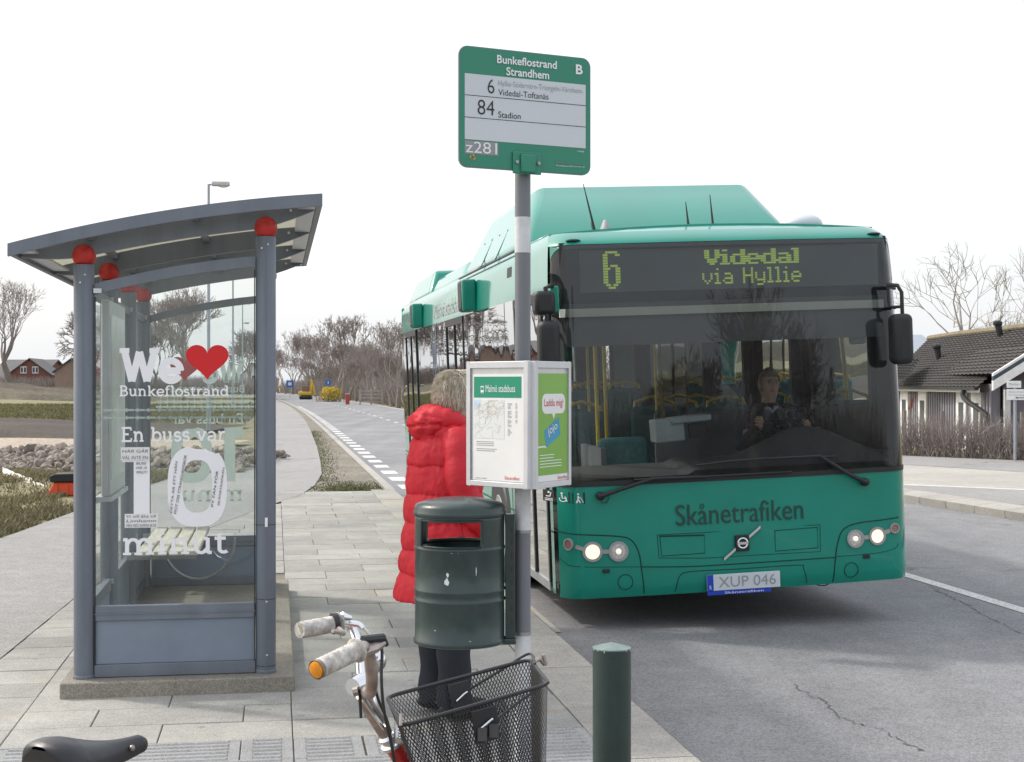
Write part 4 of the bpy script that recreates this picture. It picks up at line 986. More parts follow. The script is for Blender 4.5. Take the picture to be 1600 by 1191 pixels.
# number plate
pa = fx(1113, 924); pbb = fx(1216, 915); pt = fx(1113, 896); pyy = fy(0) + lean(.4) - .022
mid = ((pa[0] - .04 + pbb[0]) / 2, (pa[1] + pt[1]) / 2); pw = pbb[0] - pa[0] + .05; ph = .112
NPl = mk('number_plate', MB().box(mid[0] - pw / 2, mid[0] + pw / 2, pyy, pyy + .012, mid[1] - ph / 2, mid[1] + ph / 2), M['sign_white'], fr, bevel=.003)
NPl.rotation_euler = (0, 0, 0)
mk('plate_band', MB().box(mid[0] - pw / 2, mid[0] - pw / 2 + .045, pyy - .002, pyy - .0005, mid[1] - ph / 2, mid[1] + ph / 2), mat('plate blue', (.01, .05, .45), .4, var=.03), NPl)
mk('plate_holder', MB().box(mid[0] - pw / 2 + .0, mid[0] + pw / 2 - .07, pyy - .004, pyy + .01, mid[1] - ph / 2 - .028, mid[1] - ph / 2 - .002), bpy.data.materials['plate blue'], NPl)
text('S', NPl, M['white_text'], (mid[0] - pw / 2 + .022, pyy - .003, mid[1] - .03), h=.024, w=.014, align='C')
text('XUP 046', NPl, M['grey_ink'], (mid[0] + .025, pyy - .002, mid[1] + .002), w=pw - .115, h=.073, align='C')
text('Skånetrafiken', NPl, M['white_text'], (mid[0], pyy - .005, mid[1] - ph / 2 - .015), w=.28, h=.015, align='C')
# accessibility pictograms
for i, (pxa, pxb) in enumerate(((864, 875), (877, 893), (897, 915))):
    xa, zb_ = fx(pxa, 789); xb, zt_ = fx(pxb, 770); xm = (xa + xb) / 2; y = fy(xm) + lean(zb_)
    ya = fy(xa) + .004; 
    b = MB(); b.add([fp(xa, zb_, .003), fp(xb, zb_, .003), fp(xb, zt_, .003), fp(xa, zt_, .003)], [(0, 1, 2, 3)])
    pg = mk('pictogram', b, M['bus_dark'], fr, fix=False); w_, h_ = xb - xa, zt_ - zb_
    F = lambda u, v, d: fp(xa + u * w_, zb_ + v * h_, .0045 + d)
    g = MB()
    if i == 1:
        stroke_mb(g, arc(.5, .36, .24, .24, -200, 60, 12), .08, F, 0); stroke_mb(g, [(.42, .72), (.46, .42), (.68, .42), (.8, .16)], .09, F, .0004); fan(g, [(.42 + .09 * math.cos(k), .84 + .09 * math.sin(k)) for k in [j * .785 for j in range(8)]], F, 0)
    elif i == 2:
        stroke_mb(g, [(.45, .72), (.45, .42), (.3, .1)], .13, F, 0); stroke_mb(g, [(.45, .42), (.6, .1)], .1, F, .0004); stroke_mb(g, [(.45, .66), (.66, .5), (.86, .1)], .06, F, .0006); fan(g, [(.45 + .09 * math.cos(k), .86 + .09 * math.sin(k)) for k in [j * .785 for j in range(8)]], F, 0)
    else:
        stroke_mb(g, [(.15, .12), (.85, .12)], .08, F, 0); stroke_mb(g, [(.15, .25), (.85, .25)], .06, F, 0); stroke_mb(g, [(.25, .45), (.6, .45), (.7, .8)], .1, F, .0004); fan(g, [(.5 + .1 * math.cos(k), .8 + .1 * math.sin(k)) for k in [j * .785 for j in range(8)]], F, 0)
    mk('pictogram_figure', g, M['white_text'], pg, fix=False)
# headlamps: three lamps on a dumb-bell bezel each side
def disc(b, x, z, r0, r1, d0, d1, n=24):
    vs = []; y = fy(x) + lean(z)
    nrm = Vector((fy(x + .01) - fy(x - .01), -.02, 0)); nrm = Vector((nrm.x, -.02, 0)).normalized(); tx = Vector((-nrm.y, nrm.x, 0))
    C_ = Vector((x, y, z))
    for r, d in ((r0, d0), (r1, d0), (r1, d1), (r0, d1)):
        for k in range(n): a = 6.2832 * k / n; vs.append(C_ + tx * (r * math.cos(a)) + Vector((0, 0, r * math.sin(a))) + nrm * d)
    fs = [(j * n + k, j * n + (k + 1) % n, ((j + 1) % 4) * n + (k + 1) % n, ((j + 1) % 4) * n + k) for j in range(4) for k in range(n)]
    b.add(vs, fs); return C_, tx, nrm
M['bezel'] = mat('lamp bezel grey', (.36, .36, .35), .4, metal=.3, var=.05)
for side, L in ((-1, [(893, 853, 9, 'amber'), (927, 863, 15, 'on'), (967, 862, 15, 'off')]), (1, [(1400, 826, 8, 'amber'), (1372, 838, 14, 'on'), (1337, 842, 14, 'off')])):
    cl = None
    for i, (a, b_, r, kd) in enumerate(L):
        x, z = fx(a, b_); rr = r / 216; b = MB(); disc(b, x, z, rr * .74, rr, -.004, .012)
        o = mk('headlight', b, M['bezel'], fr, smooth=True, auto=50)
        b = MB(); C_, tx, nrm = disc(b, x, z, 0.0, rr * .74, .0, .006); 
        mk('lamp_lens', b, M['lamp_on'] if kd == 'on' else (M['lamp_refl'] if kd == 'off' else mat('amber grey lens', (.30, .17, .14), .3)), o, smooth=True, auto=50)
        if kd == 'off': mk('lamp_bulb', MB().ball(C_ + nrm * .012, rr * .28, 10, 8), M['lamp_on'], o, smooth=True)
    for (p0, p1) in ((L[0], L[1]), (L[1], L[2])):
        v = Vector((p1[0] - p0[0], p1[1] - p0[1])); v.normalize(); a = (p0[0] + v.x * p0[2], p0[1] + v.y * p0[2]); c = (p1[0] - v.x * p1[2], p1[1] - v.y * p1[2]); n_ = Vector((-v.y, v.x)) * 3.2
        q4 = [(a[0] + n_.x, a[1] + n_.y), (c[0] + n_.x, c[1] + n_.y), (c[0] - n_.x, c[1] - n_.y), (a[0] - n_.x, a[1] - n_.y)]
        vs = [fp(*fx(*w_), .010) for w_ in q4] + [fp(*fx(*w_), -.004) for w_ in q4]
        mk('bezel_bar', MB().add(vs, [(0, 1, 2, 3), (0, 1, 5, 4), (1, 2, 6, 5), (2, 3, 7, 6), (3, 0, 4, 7)]), M['bezel'], fr)
# wipers
def wiper(arm, blade, r=.014):
    P = [fp(*fx(p_[0], p_[1]), p_[2]) for p_ in arm]; o = mk('wiper', MB().tube(P, [r * 1.35] + [r] * (len(P) - 2) + [r * .55], 8), M['bus_dark'], BUS, smooth=True)
    P = [fp(*fx(p_[0], p_[1]), p_[2]) for p_ in blade]; mk('wiper_blade', MB().tube(P, .0085, 6), M['bus_dark'], o, smooth=True)
    mk('wiper_pivot', MB().ball(fp(*fx(arm[0][0], arm[0][1]), .03), (.035, .03, .03), 12, 8), M['bus_dark'], o, smooth=True)
wiper([(1350, 753, .045), (1325, 742, .05), (1277, 712, .05), (1195, 716, .045)], [(1085, 727, .02), (1140, 720, .025), (1195, 716, .03), (1305, 713, .02)])
wiper([(938, 775, .045), (965, 765, .05), (1018, 747, .05), (1105, 744, .045)], [(990, 750, .02), (1060, 745, .025), (1105, 744, .03), (1235, 737, .02)])
P = [fp(*fx(a, b_), .03) for a, b_ in ((938, 776), (940, 786), (947, 786), (952, 776))]; mk('washer_hose', MB().tube(P, .003, 6), M['bus_dark'], BUS)
P = [fp(*fx(a, b_), -.05) for a, b_ in smooth_px([(1274, 913), (1285, 917), (1298, 917), (1308, 909)])]; mk('loose_cable', MB().tube(P, .004, 6), M['bus_dark'], BUS)
# flanks
ZS = [2.405, 2.5, 2.6, 2.66, 2.70, 2.73, 2.76, 2.78, 2.80]
for sd_ in (-1, 1):
    up = mk('upper_side', sgrid(sd_, .1, BL, ZS), M['bus'], BUS, smooth=True, auto=80)
    segs = [(.30, .46, 0), (.46, 1.62, 'door' if sd_ < 0 else 0), (1.62, 2.1, 0), (2.1, 3.35, 1), (3.35, 4.62, 1), (4.62, 6.06, 'door' if sd_ < 0 else 1), (6.06, 7.4, 1), (7.4, 9.1, 1), (9.3, 10.75, 'door' if sd_ < 0 else 1), (10.75, BL, 1)]
    solid = [(.30, .40), (1.68, 4.60), (6.10, 9.26), (10.8, BL)] if sd_ < 0 else [(.30, BL)]
    for y0, y1 in solid:
        mk('lower_side', sgrid(sd_, y0, y1, [.27, .31, .7, 1.16]), M['bus'], BUS, smooth=True)
        mk('side_seam', sgrid(sd_, y0, y1, [.70, .712], .002), M['groove'], BUS)
    mk('waist_rail', sgrid(sd_, .30, BL, [1.16, 1.20], .003), M['bus_dark'], BUS) if sd_ > 0 else [mk('waist_rail', sgrid(sd_, a, c, [1.16, 1.20], .003), M['bus_dark'], BUS) for a, c in solid]
    for y0, y1, kd in segs:
        if kd == 'door': continue
        w_ = mk('side_window', sgrid(sd_, y0 + .012, y1 - .012, [1.20, 2.405]), M['side_glass'] if kd else M['side_glass'], BUS, fix=False)
        mk('window_pillar', MB().box(min(sd_ * 1.18, sd_ * 1.268), max(sd_ * 1.18, sd_ * 1.268), y0 - .03, y0 + .03, 1.20, 2.40), M['bus_dark'], w_)
        mk('window_gap', sgrid(sd_, y1 - .012, y1 + .012, [1.20, 2.405], .001), M['bus_dark'], w_)
    if sd_ < 0:
        for y0, y1 in ((.46, 1.62), (4.66, 6.06), (9.30, 10.75)):
            d = mk('door', MB().box(-1.282, -1.262, y0, y0 + .045, .30, 2.33), M['bus_dark'], BUS)
            ym = (y0 + y1) / 2
            for a in (ym - .022, y1 - .045): mk('door_stile', MB().box(-1.282, -1.262, a, a + .045, .30, 2.33), M['bus_dark'], d)
            mk('door_head', MB().box(-1.284, -1.26, y0, y1, 2.33, 2.40), M['bus_dark'], d); mk('door_sill', MB().box(-1.284, -1.26, y0, y1, .27, .33), M['steel'], d)
            for a, c in ((y0 + .045, ym - .022), (ym + .022, y1 - .045)): mk('door_pane', MB().add([(-1.270, a, .33), (-1.270, c, .33), (-1.270, c, 2.33), (-1.270, a, 2.33)], [(0, 1, 2, 3)]), M['side_glass'], d, fix=False)
    for yw in (2.65, 8.1):
        wh = mk('wheel', MB().lathe([(.47, 0), (.48, .04), (.48, .24), (.45, .27), (.30, .27), (.30, .2), (.1, .16), (.001, .16)], 32, (0, 0, 0), Matrix.Translation((sd_ * .96, yw, .48)) @ Matrix.Rotation(sd_ * math.pi / 2, 4, 'Y')), M['bus_dark'], BUS, smooth=True)
        mk('wheel_rim', MB().lathe([(.30, .272), (.29, .276), (.24, .21), (.10, .21), (.09, .26), (.001, .26)], 28, (0, 0, 0), Matrix.Translation((sd_ * .96, yw, .48)) @ Matrix.Rotation(sd_ * math.pi / 2, 4, 'Y')), M['steel'], wh, smooth=True)
        P = [Vector((sd_ * 1.277, yw + .56 * math.cos(a), .5 + .56 * math.sin(a))) for a in [math.radians(-24 + 228 * i / 20) for i in range(21)]]
        P2 = [(p_.y, p_.z) for p_ in P]; mk('wheel_arch', MB().add([Vector((sd_ * 1.2765, a, c)) for a, c in P2], [tuple(range(21))]), M['bus_dark'], BUS, fix=False)
        wh.location.x = sd_ * .06
# side details on the kerb side
for yl, zl in ((3.72, 2.56), (8.45, 2.56)):
    o = mk('door_mirror', MB().box(-1.40, -1.26, yl, yl + .05, zl - .15, zl + .15), M['bus'], BUS, bevel=.024, seg=4)
    mk('mirror_back', MB().box(-1.405, -1.265, yl + .035, yl + .30, zl - .152, zl + .152), M['bus_dark'], o, bevel=.035, seg=3)
mk('side_badge', MB().add([sp(-1, 1.75, 2.60, .003), sp(-1, 1.95, 2.60, .003), sp(-1, 1.95, 2.68, .003), sp(-1, 1.75, 2.68, .003)], [(0, 1, 2, 3)]), M['bus_dark'], BUS, fix=False)
text('Malmö stadsbuss', BUS, M['bus_light'], (-1.279, 7.2, 2.46), w=2.4, h=.17, rot=(math.pi / 2, 0, -math.pi / 2))
for yv in (9.15, 9.2): pass
mk('marker_lamp', MB().box(-1.285, -1.27, 10.2, 10.27, .52, .56), bpy.data.materials['emblem orange'], BUS)
mk('fuel_flap', sgrid(-1, 2.0, 2.02, [.34, 1.1], .002), M['groove'], BUS)
# back wall, roof skin, floor
mk('rear_wall', MB().box(-1.26, 1.26, BL - .04, BL, .27, 2.78), M['bus'], BUS, bevel=.05, seg=3)
rw = []
mk('rear_window', MB().box(-1.0, 1.0, BL - .048, BL - .041, 1.4, 2.2), M['bus_light'], BUS)
def rf(u, v):
    x = (u - .5) * 2; y = .40 + v * (BL - .43); return Vector((x * BW * xs(2.80) * .999, y, 2.80 + .05 * (1 - x * x)))
ro = mk('roof', MB().grid(rf, 14, 6), M['bus'], BUS, smooth=True); inward(ro, .02)
mk('roof_front', fgrid(-BW, BW, [2.80, 2.803], 0), M['bus'], ro, smooth=True)
fro = MB(); X = xlist(-BW, BW); vs = []
for x in X:
    u = x / BW; a = fp(x, 2.80); vs += [a, Vector((a.x, max(a.y + .01, .401), 2.80 + .05 * (1 - u * u)))]
fro.add(vs, [(2 * i, 2 * i + 2, 2 * i + 3, 2 * i + 1) for i in range(len(X) - 1)]); mk('roof_nose', fro, M['bus'], ro, smooth=True, auto=80)
mk('ceiling', MB().box(-1.2, 1.2, .45, BL - .05, 2.42, 2.45), M['bus_light'], BUS); mk('floor_pan', MB().box(-1.24, 1.24, .25, BL - .05, .29, .33), M['floor'], BUS)
mk('under_body', MB().box(-1.2, 1.2, .3, BL - .1, .285, .289), M['bus_dark'], BUS)
# gas tank fairing on the roof
def hump(bl, br, tl, tr, y0b, y0t, y1t, y1b, zb, zt, name, m, r=.06, par=None):
    vs = [(bl, y0b, zb), (br, y0b, zb), (br, y1b, zb), (bl, y1b, zb), (tl, y0t, zt), (tr, y0t, zt), (tr, y1t, zt), (tl, y1t, zt)]
    return mk(name, MB().add(vs, [(0, 1, 5, 4), (1, 2, 6, 5), (2, 3, 7, 6), (3, 0, 4, 7), (4, 5, 6, 7), (3, 2, 1, 0)]), m, par or BUS, bevel=r, seg=5)
TK = hump(-1.235, 1.10, -.97, .90, 1.45, 2.20, 4.3, 4.95, 2.79, 3.36, 'tank_fairing', M['bus'], .09)
mk('roof_gutter', MB().box(-1.258, -1.24, 1.3, 5.0, 2.785, 2.797), M['bus_dark'], BUS)
for y_ in (2.75, 3.6):                            # joints between the fairing's moulded sections
    k0 = Vector((-1.2345, y_, 2.80)); k1 = Vector((-1.032, y_, 3.21)); mk('fairing_joint', MB().tube([k0, k1], .004, 5), M['groove'], TK)
P = []
mk('fairing_joint', MB().tube([(-1.115, 1.85, 3.03), (-1.115, 4.6, 3.03)], .004, 5), M['groove'], TK)
mk('fairing_joint', MB().tube([(-.62, 1.475, 2.82), (-.55, 2.235, 3.355)], .005, 5), M['groove'], TK)
for i in range(5): mk('fairing_rivet', MB().ball((-1.10, 2.3 + i * .45, 3.06), .014, 8, 6), M['bus_dark'], TK)
P = [Vector((-.62, 1.61, 2.93)), Vector((-.72, 2.22, 3.35))]; 
hump(-1.19, .9, -1.1, .8, 5.15, 5.5, 7.9, 8.1, 2.80, 3.0, 'roof_cover', M['bus'], .06)
rr_ = hump(-1.2, 1.1, -1.08, 1.0, 8.35, 8.6, 10.6, 11.0, 2.80, 3.13, 'rear_cooling_unit', M['bus'], .06)
mk('intake_grille', MB().box(-.98, .9, 8.40, 8.46, 2.86, 3.04), M['bus_dark'], rr_)
hump(-.2, .8, -.15, .75, 4.9, 5.0, 5.3, 5.4, 2.82, 3.0, 'roof_hatch', M['bus'], .05)
# aerials and pods
for x, y, h, lx in ((-.80, .75, .34, -.06), (-.12, .62, .18, 0), (.10, .72, .24, 0)):
    a = mk('aerial', MB().tube([(x, y, 2.83), (x, y, 2.87), (x + lx, y + .05, 2.87 + h)], [.013, .010, .003], 6), M['bus_dark'], BUS)
mk('aerial_pod', MB().lathe([(.05, 2.83), (.045, 2.86), (.012, 2.93), (.001, 2.935)], 14, (-.73, .7, 0), sx=.9, sy=1.4), M['bus_light'], BUS, smooth=True)
mk('roof_dome', MB().ball((.80, .75, 2.87), (.16, .16, .085), 20, 10), M['sign_white'], BUS, smooth=True)
for x in (1.12,): mk('aerial_pod', MB().ball((x, .8, 2.82), (.04, .06, .03), 10, 6), M['bus_light'], BUS, smooth=True)
# mirrors
mxa, mza = fx(1393, 570, -.12); mxb, mzb = fx(1421, 490, -.12)
mr_ = mk('mirror', MB().box(mxa, mxb, -.20, -.05, mza, mzb), M['bus_dark'], BUS, bevel=.045, seg=4)
mcx = (mxa + mxb) / 2
mk('mirror_arm', MB().tube([(1.235, .10, mzb + .19), (mcx - .05, -.05, mzb + .21), (mcx + .0, -.10, mzb + .20), (mcx + .02, -.12, mzb + .15), (mcx + .02, -.12, mzb - .02)], .014, 8), M['bus_dark'], mr_, smooth=True)
mk('mirror_arm', MB().tube([(1.235, .10, mzb + .05), (mcx - .03, -.06, mzb + .05), (mcx + .02, -.12, mzb + .05)], .011, 8), M['bus_dark'], mr_, smooth=True)
mk('mirror_arm', MB().tube([(mcx - .05, -.05, mzb + .21), (mcx - .05, -.06, mzb + .05)], .011, 8), M['bus_dark'], mr_, smooth=True)
mk('mirror_glass', MB().box(mxa + .02, mxb - .02, -.051, -.046, mza + .04, mzb - .04), M['lamp_refl'], mr_)
ml_ = mk('mirror', MB().box(-1.43, -1.285, -.26, -.10, 1.80, 2.18), M['bus_dark'], BUS, bevel=.05, seg=4)
mk('mirror_arm', MB().tube([(-1.25, .06, 2.40), (-1.30, -.04, 2.42), (-1.36, -.16, 2.40), (-1.36, -.18, 2.15)], .016, 8), M['bus_dark'], ml_, smooth=True)
mk('mirror_housing', MB().box(-1.44, -1.30, -.20, -.04, 2.22, 2.38), M['bus_dark'], ml_, bevel=.03)
mk('mirror_bracket', MB().box(-1.30, -1.24, -.02, .10, 2.24, 2.42), M['bus'], ml_, bevel=.01)
# inside: dashboard, wheel, ticket machine, seats, poles
def dashf(u, v):
    x = -1.15 + 2.3 * u; y = .10 + .62 * v; bump_ = .24 * math.exp(-((x - .62) / .42) ** 2) * math.sin(math.pi * min(1, v * 1.15)) ; return Vector((x, y, 1.08 + .05 * v + bump_ + .03 * (1 if x > -.3 else 0)))
mk('dashboard', MB().grid(dashf, 40, 12), M['dash'], BUS, smooth=True); mk('dash_front', MB().box(-1.15, 1.15, .70, .72, .34, 1.12), M['bus_grey'], BUS)
stw = [(.55 + .24 * math.cos(a), .66 + .17 * math.sin(a), 1.40 + .12 * math.sin(a)) for a in [i * .2618 for i in range(24)]]
sw_ = mk('steering_wheel', MB().tube(stw, .014, 8, closed=True), M['bus_black'], BUS, smooth=True)
mk('wheel_hub', MB().ball((.55, .66, 1.37), (.06, .06, .03), 12, 6).tube([(.32, .66, 1.40), (.78, .66, 1.40)], .012, 6).tube([(.55, .66, 1.37), (.56, .5, 1.2)], .02, 6), M['bus_black'], sw_, smooth=True)
tk = mk('ticket_machine', MB().box(-.34, -.12, .62, .80, 1.30, 1.47), mat('ticket machine grey', (.42, .46, .48), .5), BUS, bevel=.01); tk.rotation_euler = (0, -.06, 0)
mk('machine_top', MB().box(-.22, .08, .58, .78, 1.43, 1.475), bpy.data.materials['ticket machine grey'], tk, bevel=.01); mk('machine_screen', MB().box(-.09, .06, .60, .64, 1.31, 1.42), M['bus_black'], tk)
mk('door_partition', MB().box(-.80, -.76, .8, 1.5, .34, 1.25), M['bus_grey'], BUS); mk('cab_wall', MB().box(-.12, 1.18, 1.75, 1.79, .34, 1.45), M['bus_grey'], BUS)
mk('cab_glass', MB().box(-.10, -.09, .9, 1.74, 1.4, 2.1), M['side_glass'], BUS)
mk('front_seat_back', MB().box(-.80, -.42, .86, .94, .9, 1.32), M['seat'], BUS, bevel=.05)
SEAT = mk('passenger_seat', MB().box(-.22, .22, 0, .42, .42, .50), M['seat'], BUS, bevel=.03, loc=(-.9, 2.6, .33))
mk('seat_back', MB().box(-.22, .22, .40, .47, .45, 1.12), M['seat'], SEAT, bevel=.04); mk('grab_handle', MB().tube([(-.2, .44, 1.0), (-.17, .44, 1.16), (0, .44, 1.21), (.17, .44, 1.16), (.2, .44, 1.0)], .016, 8), M['yellow'], SEAT, smooth=True)
for x in (-.9, -.45, .45, .9):
    for y in (2.6, 3.5, 6.4, 7.2, 8.0):
        if (x, y) != (-.9, 2.6) and not (x < 0 and 4 < y < 6):
            c = SEAT.copy(); COL.objects.link(c); c.location = (x, y, .33 if y < 6 else .45)
            for ch in SEAT.children: d = ch.copy(); COL.objects.link(d); d.parent = c
for x, y in ((-.6, 1.75), (.1, 1.8), (-.35, 2.5), (.35, 3.4), (-.7, 4.6), (-.3, 6.1), (.35, 6.3)): mk('grab_pole', MB().tube([(x, y, .33), (x, y, 2.42)], .017, 8), M['yellow'], BUS, smooth=True)
for x in (-.35, .35): mk('ceiling_rail', MB().tube([(x, 1.8, 2.2), (x, 9, 2.2)], .016, 6), M['bus_grey'], BUS)
mk('inner_mirror', MB().box(.95, 1.08, .25, .29, 1.95, 2.2), M['bus_light'], BUS, bevel=.02)
# ---------------------------------------------------------------- people
M['skin'] = mat('skin', (.50, .30, .22), .55, var=.1, vscale=12); M['trouser'] = mat('dark trousers', (.022, .025, .034), .9, var=.2, vscale=12, bump=.1, bscale=30)
M['coat'] = mat('red quilted coat', (.60, .012, .026), .62, var=.12, vscale=7, bump=.5, bscale=26)
M['hair'] = mat('ash blond hair', (.66, .60, .49), .55, var=.3, vscale=40); M['hair_dark'] = mat('grey brown hair', (.20, .16, .13), .6, var=.25, vscale=40)
M['shoe'] = mat('black shoes', (.02, .02, .02), .5); M['jacket'] = mat('navy uniform', (.02, .025, .04), .8); M['shirt'] = mat('pale blue shirt', (.45, .52, .6), .8)
def skin_body(name, joints, edges, parent, m, root=0, sub=2):
    """joints: list of (x, y, z, rx, ry)"""
    me = bpy.data.meshes.new(name); me.from_pydata([j[:3] for j in joints], edges, []); me.materials.append(m)
    o = bpy.data.objects.new(name, me); COL.objects.link(o); o.parent = parent
    sk = o.modifiers.new('skin', 'SKIN'); sk.use_smooth_shade = True; sk.branch_smoothing = .6
    for i, j in enumerate(joints):
        v = me.skin_vertices[0].data[i]; v.radius = (j[3], j[4]); v.use_root = (i == root)
    s = o.modifiers.new('sub', 'SUBSURF'); s.levels = sub; s.render_levels = sub; return o
def hand(J, E, wrist, w, d, up, scale=1, curl=.6):
    """five fingers: palm from wrist w along d, thumb side up"""
    d = d.normalized(); up = (up - d * up.dot(d)).normalized(); nrm = d.cross(up)
    L = lambda p, r: (J.append((p.x, p.y, p.z, r, r)), len(J) - 1)[1]
    pb = L(w + d * .045 * scale, .024 * scale); E.append((wrist, pb))
    for k, ln in enumerate((.070, .080, .074, .058)):
        o = up * (.030 - .02 * k) * scale; a = L(w + d * .085 * scale + o, .0105 * scale); E.append((pb, a)); p = w + d * .085 * scale + o; ang_ = 0; prev = a
        for s_ in range(3):
            ang_ += curl; v = d * math.cos(ang_) + nrm * math.sin(ang_); p = p + v * ln * scale * (.42, .33, .25)[s_]; i = L(p, (.0095 - .0012 * s_) * scale); E.append((prev, i)); prev = i
    t1 = L(w + d * .03 * scale + up * .038 * scale, .012 * scale); t2 = L(w + d * .06 * scale + up * .055 * scale + nrm * .012 * scale, .011 * scale); t3 = L(w + d * .085 * scale + up * .055 * scale + nrm * .03 * scale, .009 * scale)
    E += [(pb, t1), (t1, t2), (t2, t3)]
WP = thing('person', (-.325, 7.0, 0), 'person in long red quilted coat standing behind the litter bin, back turned', 'person', math.radians(-62))
J = [(0, 0, .90, .14, .11), (0, 0, 1.08, .13, .10), (0, 0, 1.24, .14, .10), (0, .01, 1.36, .07, .06), (0, .04, 1.44, .050, .050), (0, .07, 1.51, .075, .085), (0, .07, 1.57, .065, .075)]
E = [(0, 1), (1, 2), (2, 3), (3, 4), (4, 5), (5, 6)]
for s in (-1, 1):
    n0 = len(J); J += [(s * .095, 0, .84, .095, .09), (s * .10, .01, .48, .062, .066), (s * .105, -.01, .12, .045, .05), (s * .11, -.015, .05, .042, .05), (s * .125, .13, .03, .04, .03)]
    E += [(0, n0), (n0, n0 + 1), (n0 + 1, n0 + 2), (n0 + 2, n0 + 3), (n0 + 3, n0 + 4)]
    n1 = len(J); J += [(s * .14, 0, 1.31, .05, .05), (s * .205, .0, 1.08, .040, .040), (s * .19, .08, .98, .032, .032), (s * .175, .14, .90, .026, .022)]
    E += [(2, n1), (n1, n1 + 1), (n1 + 1, n1 + 2), (n1 + 2, n1 + 3)]
    hand(J, E, n1 + 3, Vector((s * .175, .14, .90)), Vector((-s * .3, .2, -1)), Vector((0, 1, 0)))
skin_body('body', J, E, WP, M['skin'])
# trousers, shoes
for s in (-1, 1):
    def tr(u, v):
        a = 6.2832 * u; z = .06 + .82 * v; r = .062 + .040 * v + .012 * math.exp(-((z - .1) / .1) ** 2) + .004 * math.sin(z * 31 + a); return Vector((s * (.105 - .005 * v) + r * 1.05 * math.cos(a), .0 + r * 1.1 * math.sin(a), z))
    mk('trousers', MB().grid(tr, 22, 26), M['trouser'], WP, smooth=True)
    mk('shoe', MB().ball((s * .12, .05, .05), (.05, .145, .05), 16, 10), M['shoe'], WP, smooth=True)
# coat: baffles as stacked bulges
SEAMS = [.565, .69, .805, .935, 1.07, 1.205, 1.345, 1.46]
def puff(z, seams=SEAMS):
    for a, c in zip(seams, seams[1:]):
        if a <= z <= c: return abs(math.sin(math.pi * (z - a) / (c - a))) ** .42
    return 0
def coat(u, v):
    a = 6.2832 * u; z = .565 + .875 * v
    base = [(.565, .225, .245), (.68, .215, .222), (.80, .205, .205), (.95, .195, .190), (1.08, .188, .178), (1.22, .188, .170), (1.31, .178, .150), (1.38, .15, .125), (1.44, .085, .085)]
    for p_, q_ in zip(base, base[1:]):
        if p_[0] <= z <= q_[0] + 1e-6: k = (z - p_[0]) / (q_[0] - p_[0]); rx = p_[1] + (q_[1] - p_[1]) * k; ry = p_[2] + (q_[2] - p_[2]) * k; break
    w = noise.noise(Vector((math.cos(a) * 2.2, math.sin(a) * 2.2, z * 5))); w2 = noise.noise(Vector((math.cos(a) * 7, math.sin(a) * 7, z * 16)))
    pf = puff(z + .014 * w); d = .019 * pf - .006 + .010 * w + .006 * w2 + .003 * noise.noise(Vector((math.cos(a) * 16, math.sin(a) * 16, z * 34))) + (1 - pf) * .008 * math.sin(a * 34 + 5 * w) * (.5 + .5 * w2)
    if v > .98: d -= .0
    return Vector(((rx + d) * math.cos(a), (ry + d) * math.sin(a) - .0, z))
ct = mk('coat', MB().grid(coat, 150, 200), M['coat'], WP, smooth=True, auto=False)
sm = ct.modifiers.new('cloth', 'SOLIDIFY'); sm.thickness = .012; sm.offset = -1
for s in (-1, 1):
    path = [Vector((s * .12, 0, 1.355)), Vector((s * .175, -.01, 1.27)), Vector((s * .205, -.015, 1.16)), Vector((s * .215, .01, 1.06)), Vector((s * .205, .05, .99)), Vector((s * .195, .09, .95)), Vector((s * .18, .13, .91))]
    pts = []; rad = []
    for i in range(61):
        t_ = i / 60 * (len(path) - 1); k = min(int(t_), len(path) - 2); f = t_ - k; p0, p1, p2, p3 = path[max(k - 1, 0)], path[k], path[k + 1], path[min(k + 2, len(path) - 1)]
        pts.append(.5 * ((2 * p1) + (-p0 + p2) * f + (2 * p0 - 5 * p1 + 4 * p2 - p3) * f * f + (-p0 + 3 * p1 - 3 * p2 + p3) * f ** 3))
        rad.append((.074 - .022 * i / 60) + .008 * abs(math.sin(math.pi * i / 60 * 4.5)) ** .55)
    mk('sleeve', MB().tube(pts, rad, 28), M['coat'], ct, smooth=True, auto=False)
def hoodf(q_): return 1 + .14 * noise.noise(q_ * 2.2) + .07 * (.5 - abs(noise.noise(Vector((q_.x * 3, q_.y * 3, q_.z * 8))))) + .05 * noise.noise(q_ * 7) - .10 * math.exp(-((q_.z + .15 - .2 * q_.x) / .10) ** 2)
hd = MB()
hpth = []
for i in range(25):
    a = math.radians(-205 + 230 * i / 24); hpth.append(Vector((.095 * math.cos(a), .01 + .09 * math.sin(a), 1.405 + .03 * math.cos((i - 12) / 12 * 1.4))))
hrad = [.035 + .030 * math.sin(math.pi * i / 24) ** .8 + .006 * math.sin(i * 2.1) for i in range(25)]
hd.tube(hpth, hrad, 24)
mk('hood', hd, M['coat'], ct, smooth=True, auto=False)
mk('hood_bag', MB().ball((0, -.095, 1.405), (.12, .088, .08), 72, 48, None, hoodf), M['coat'], ct, smooth=True, auto=False)
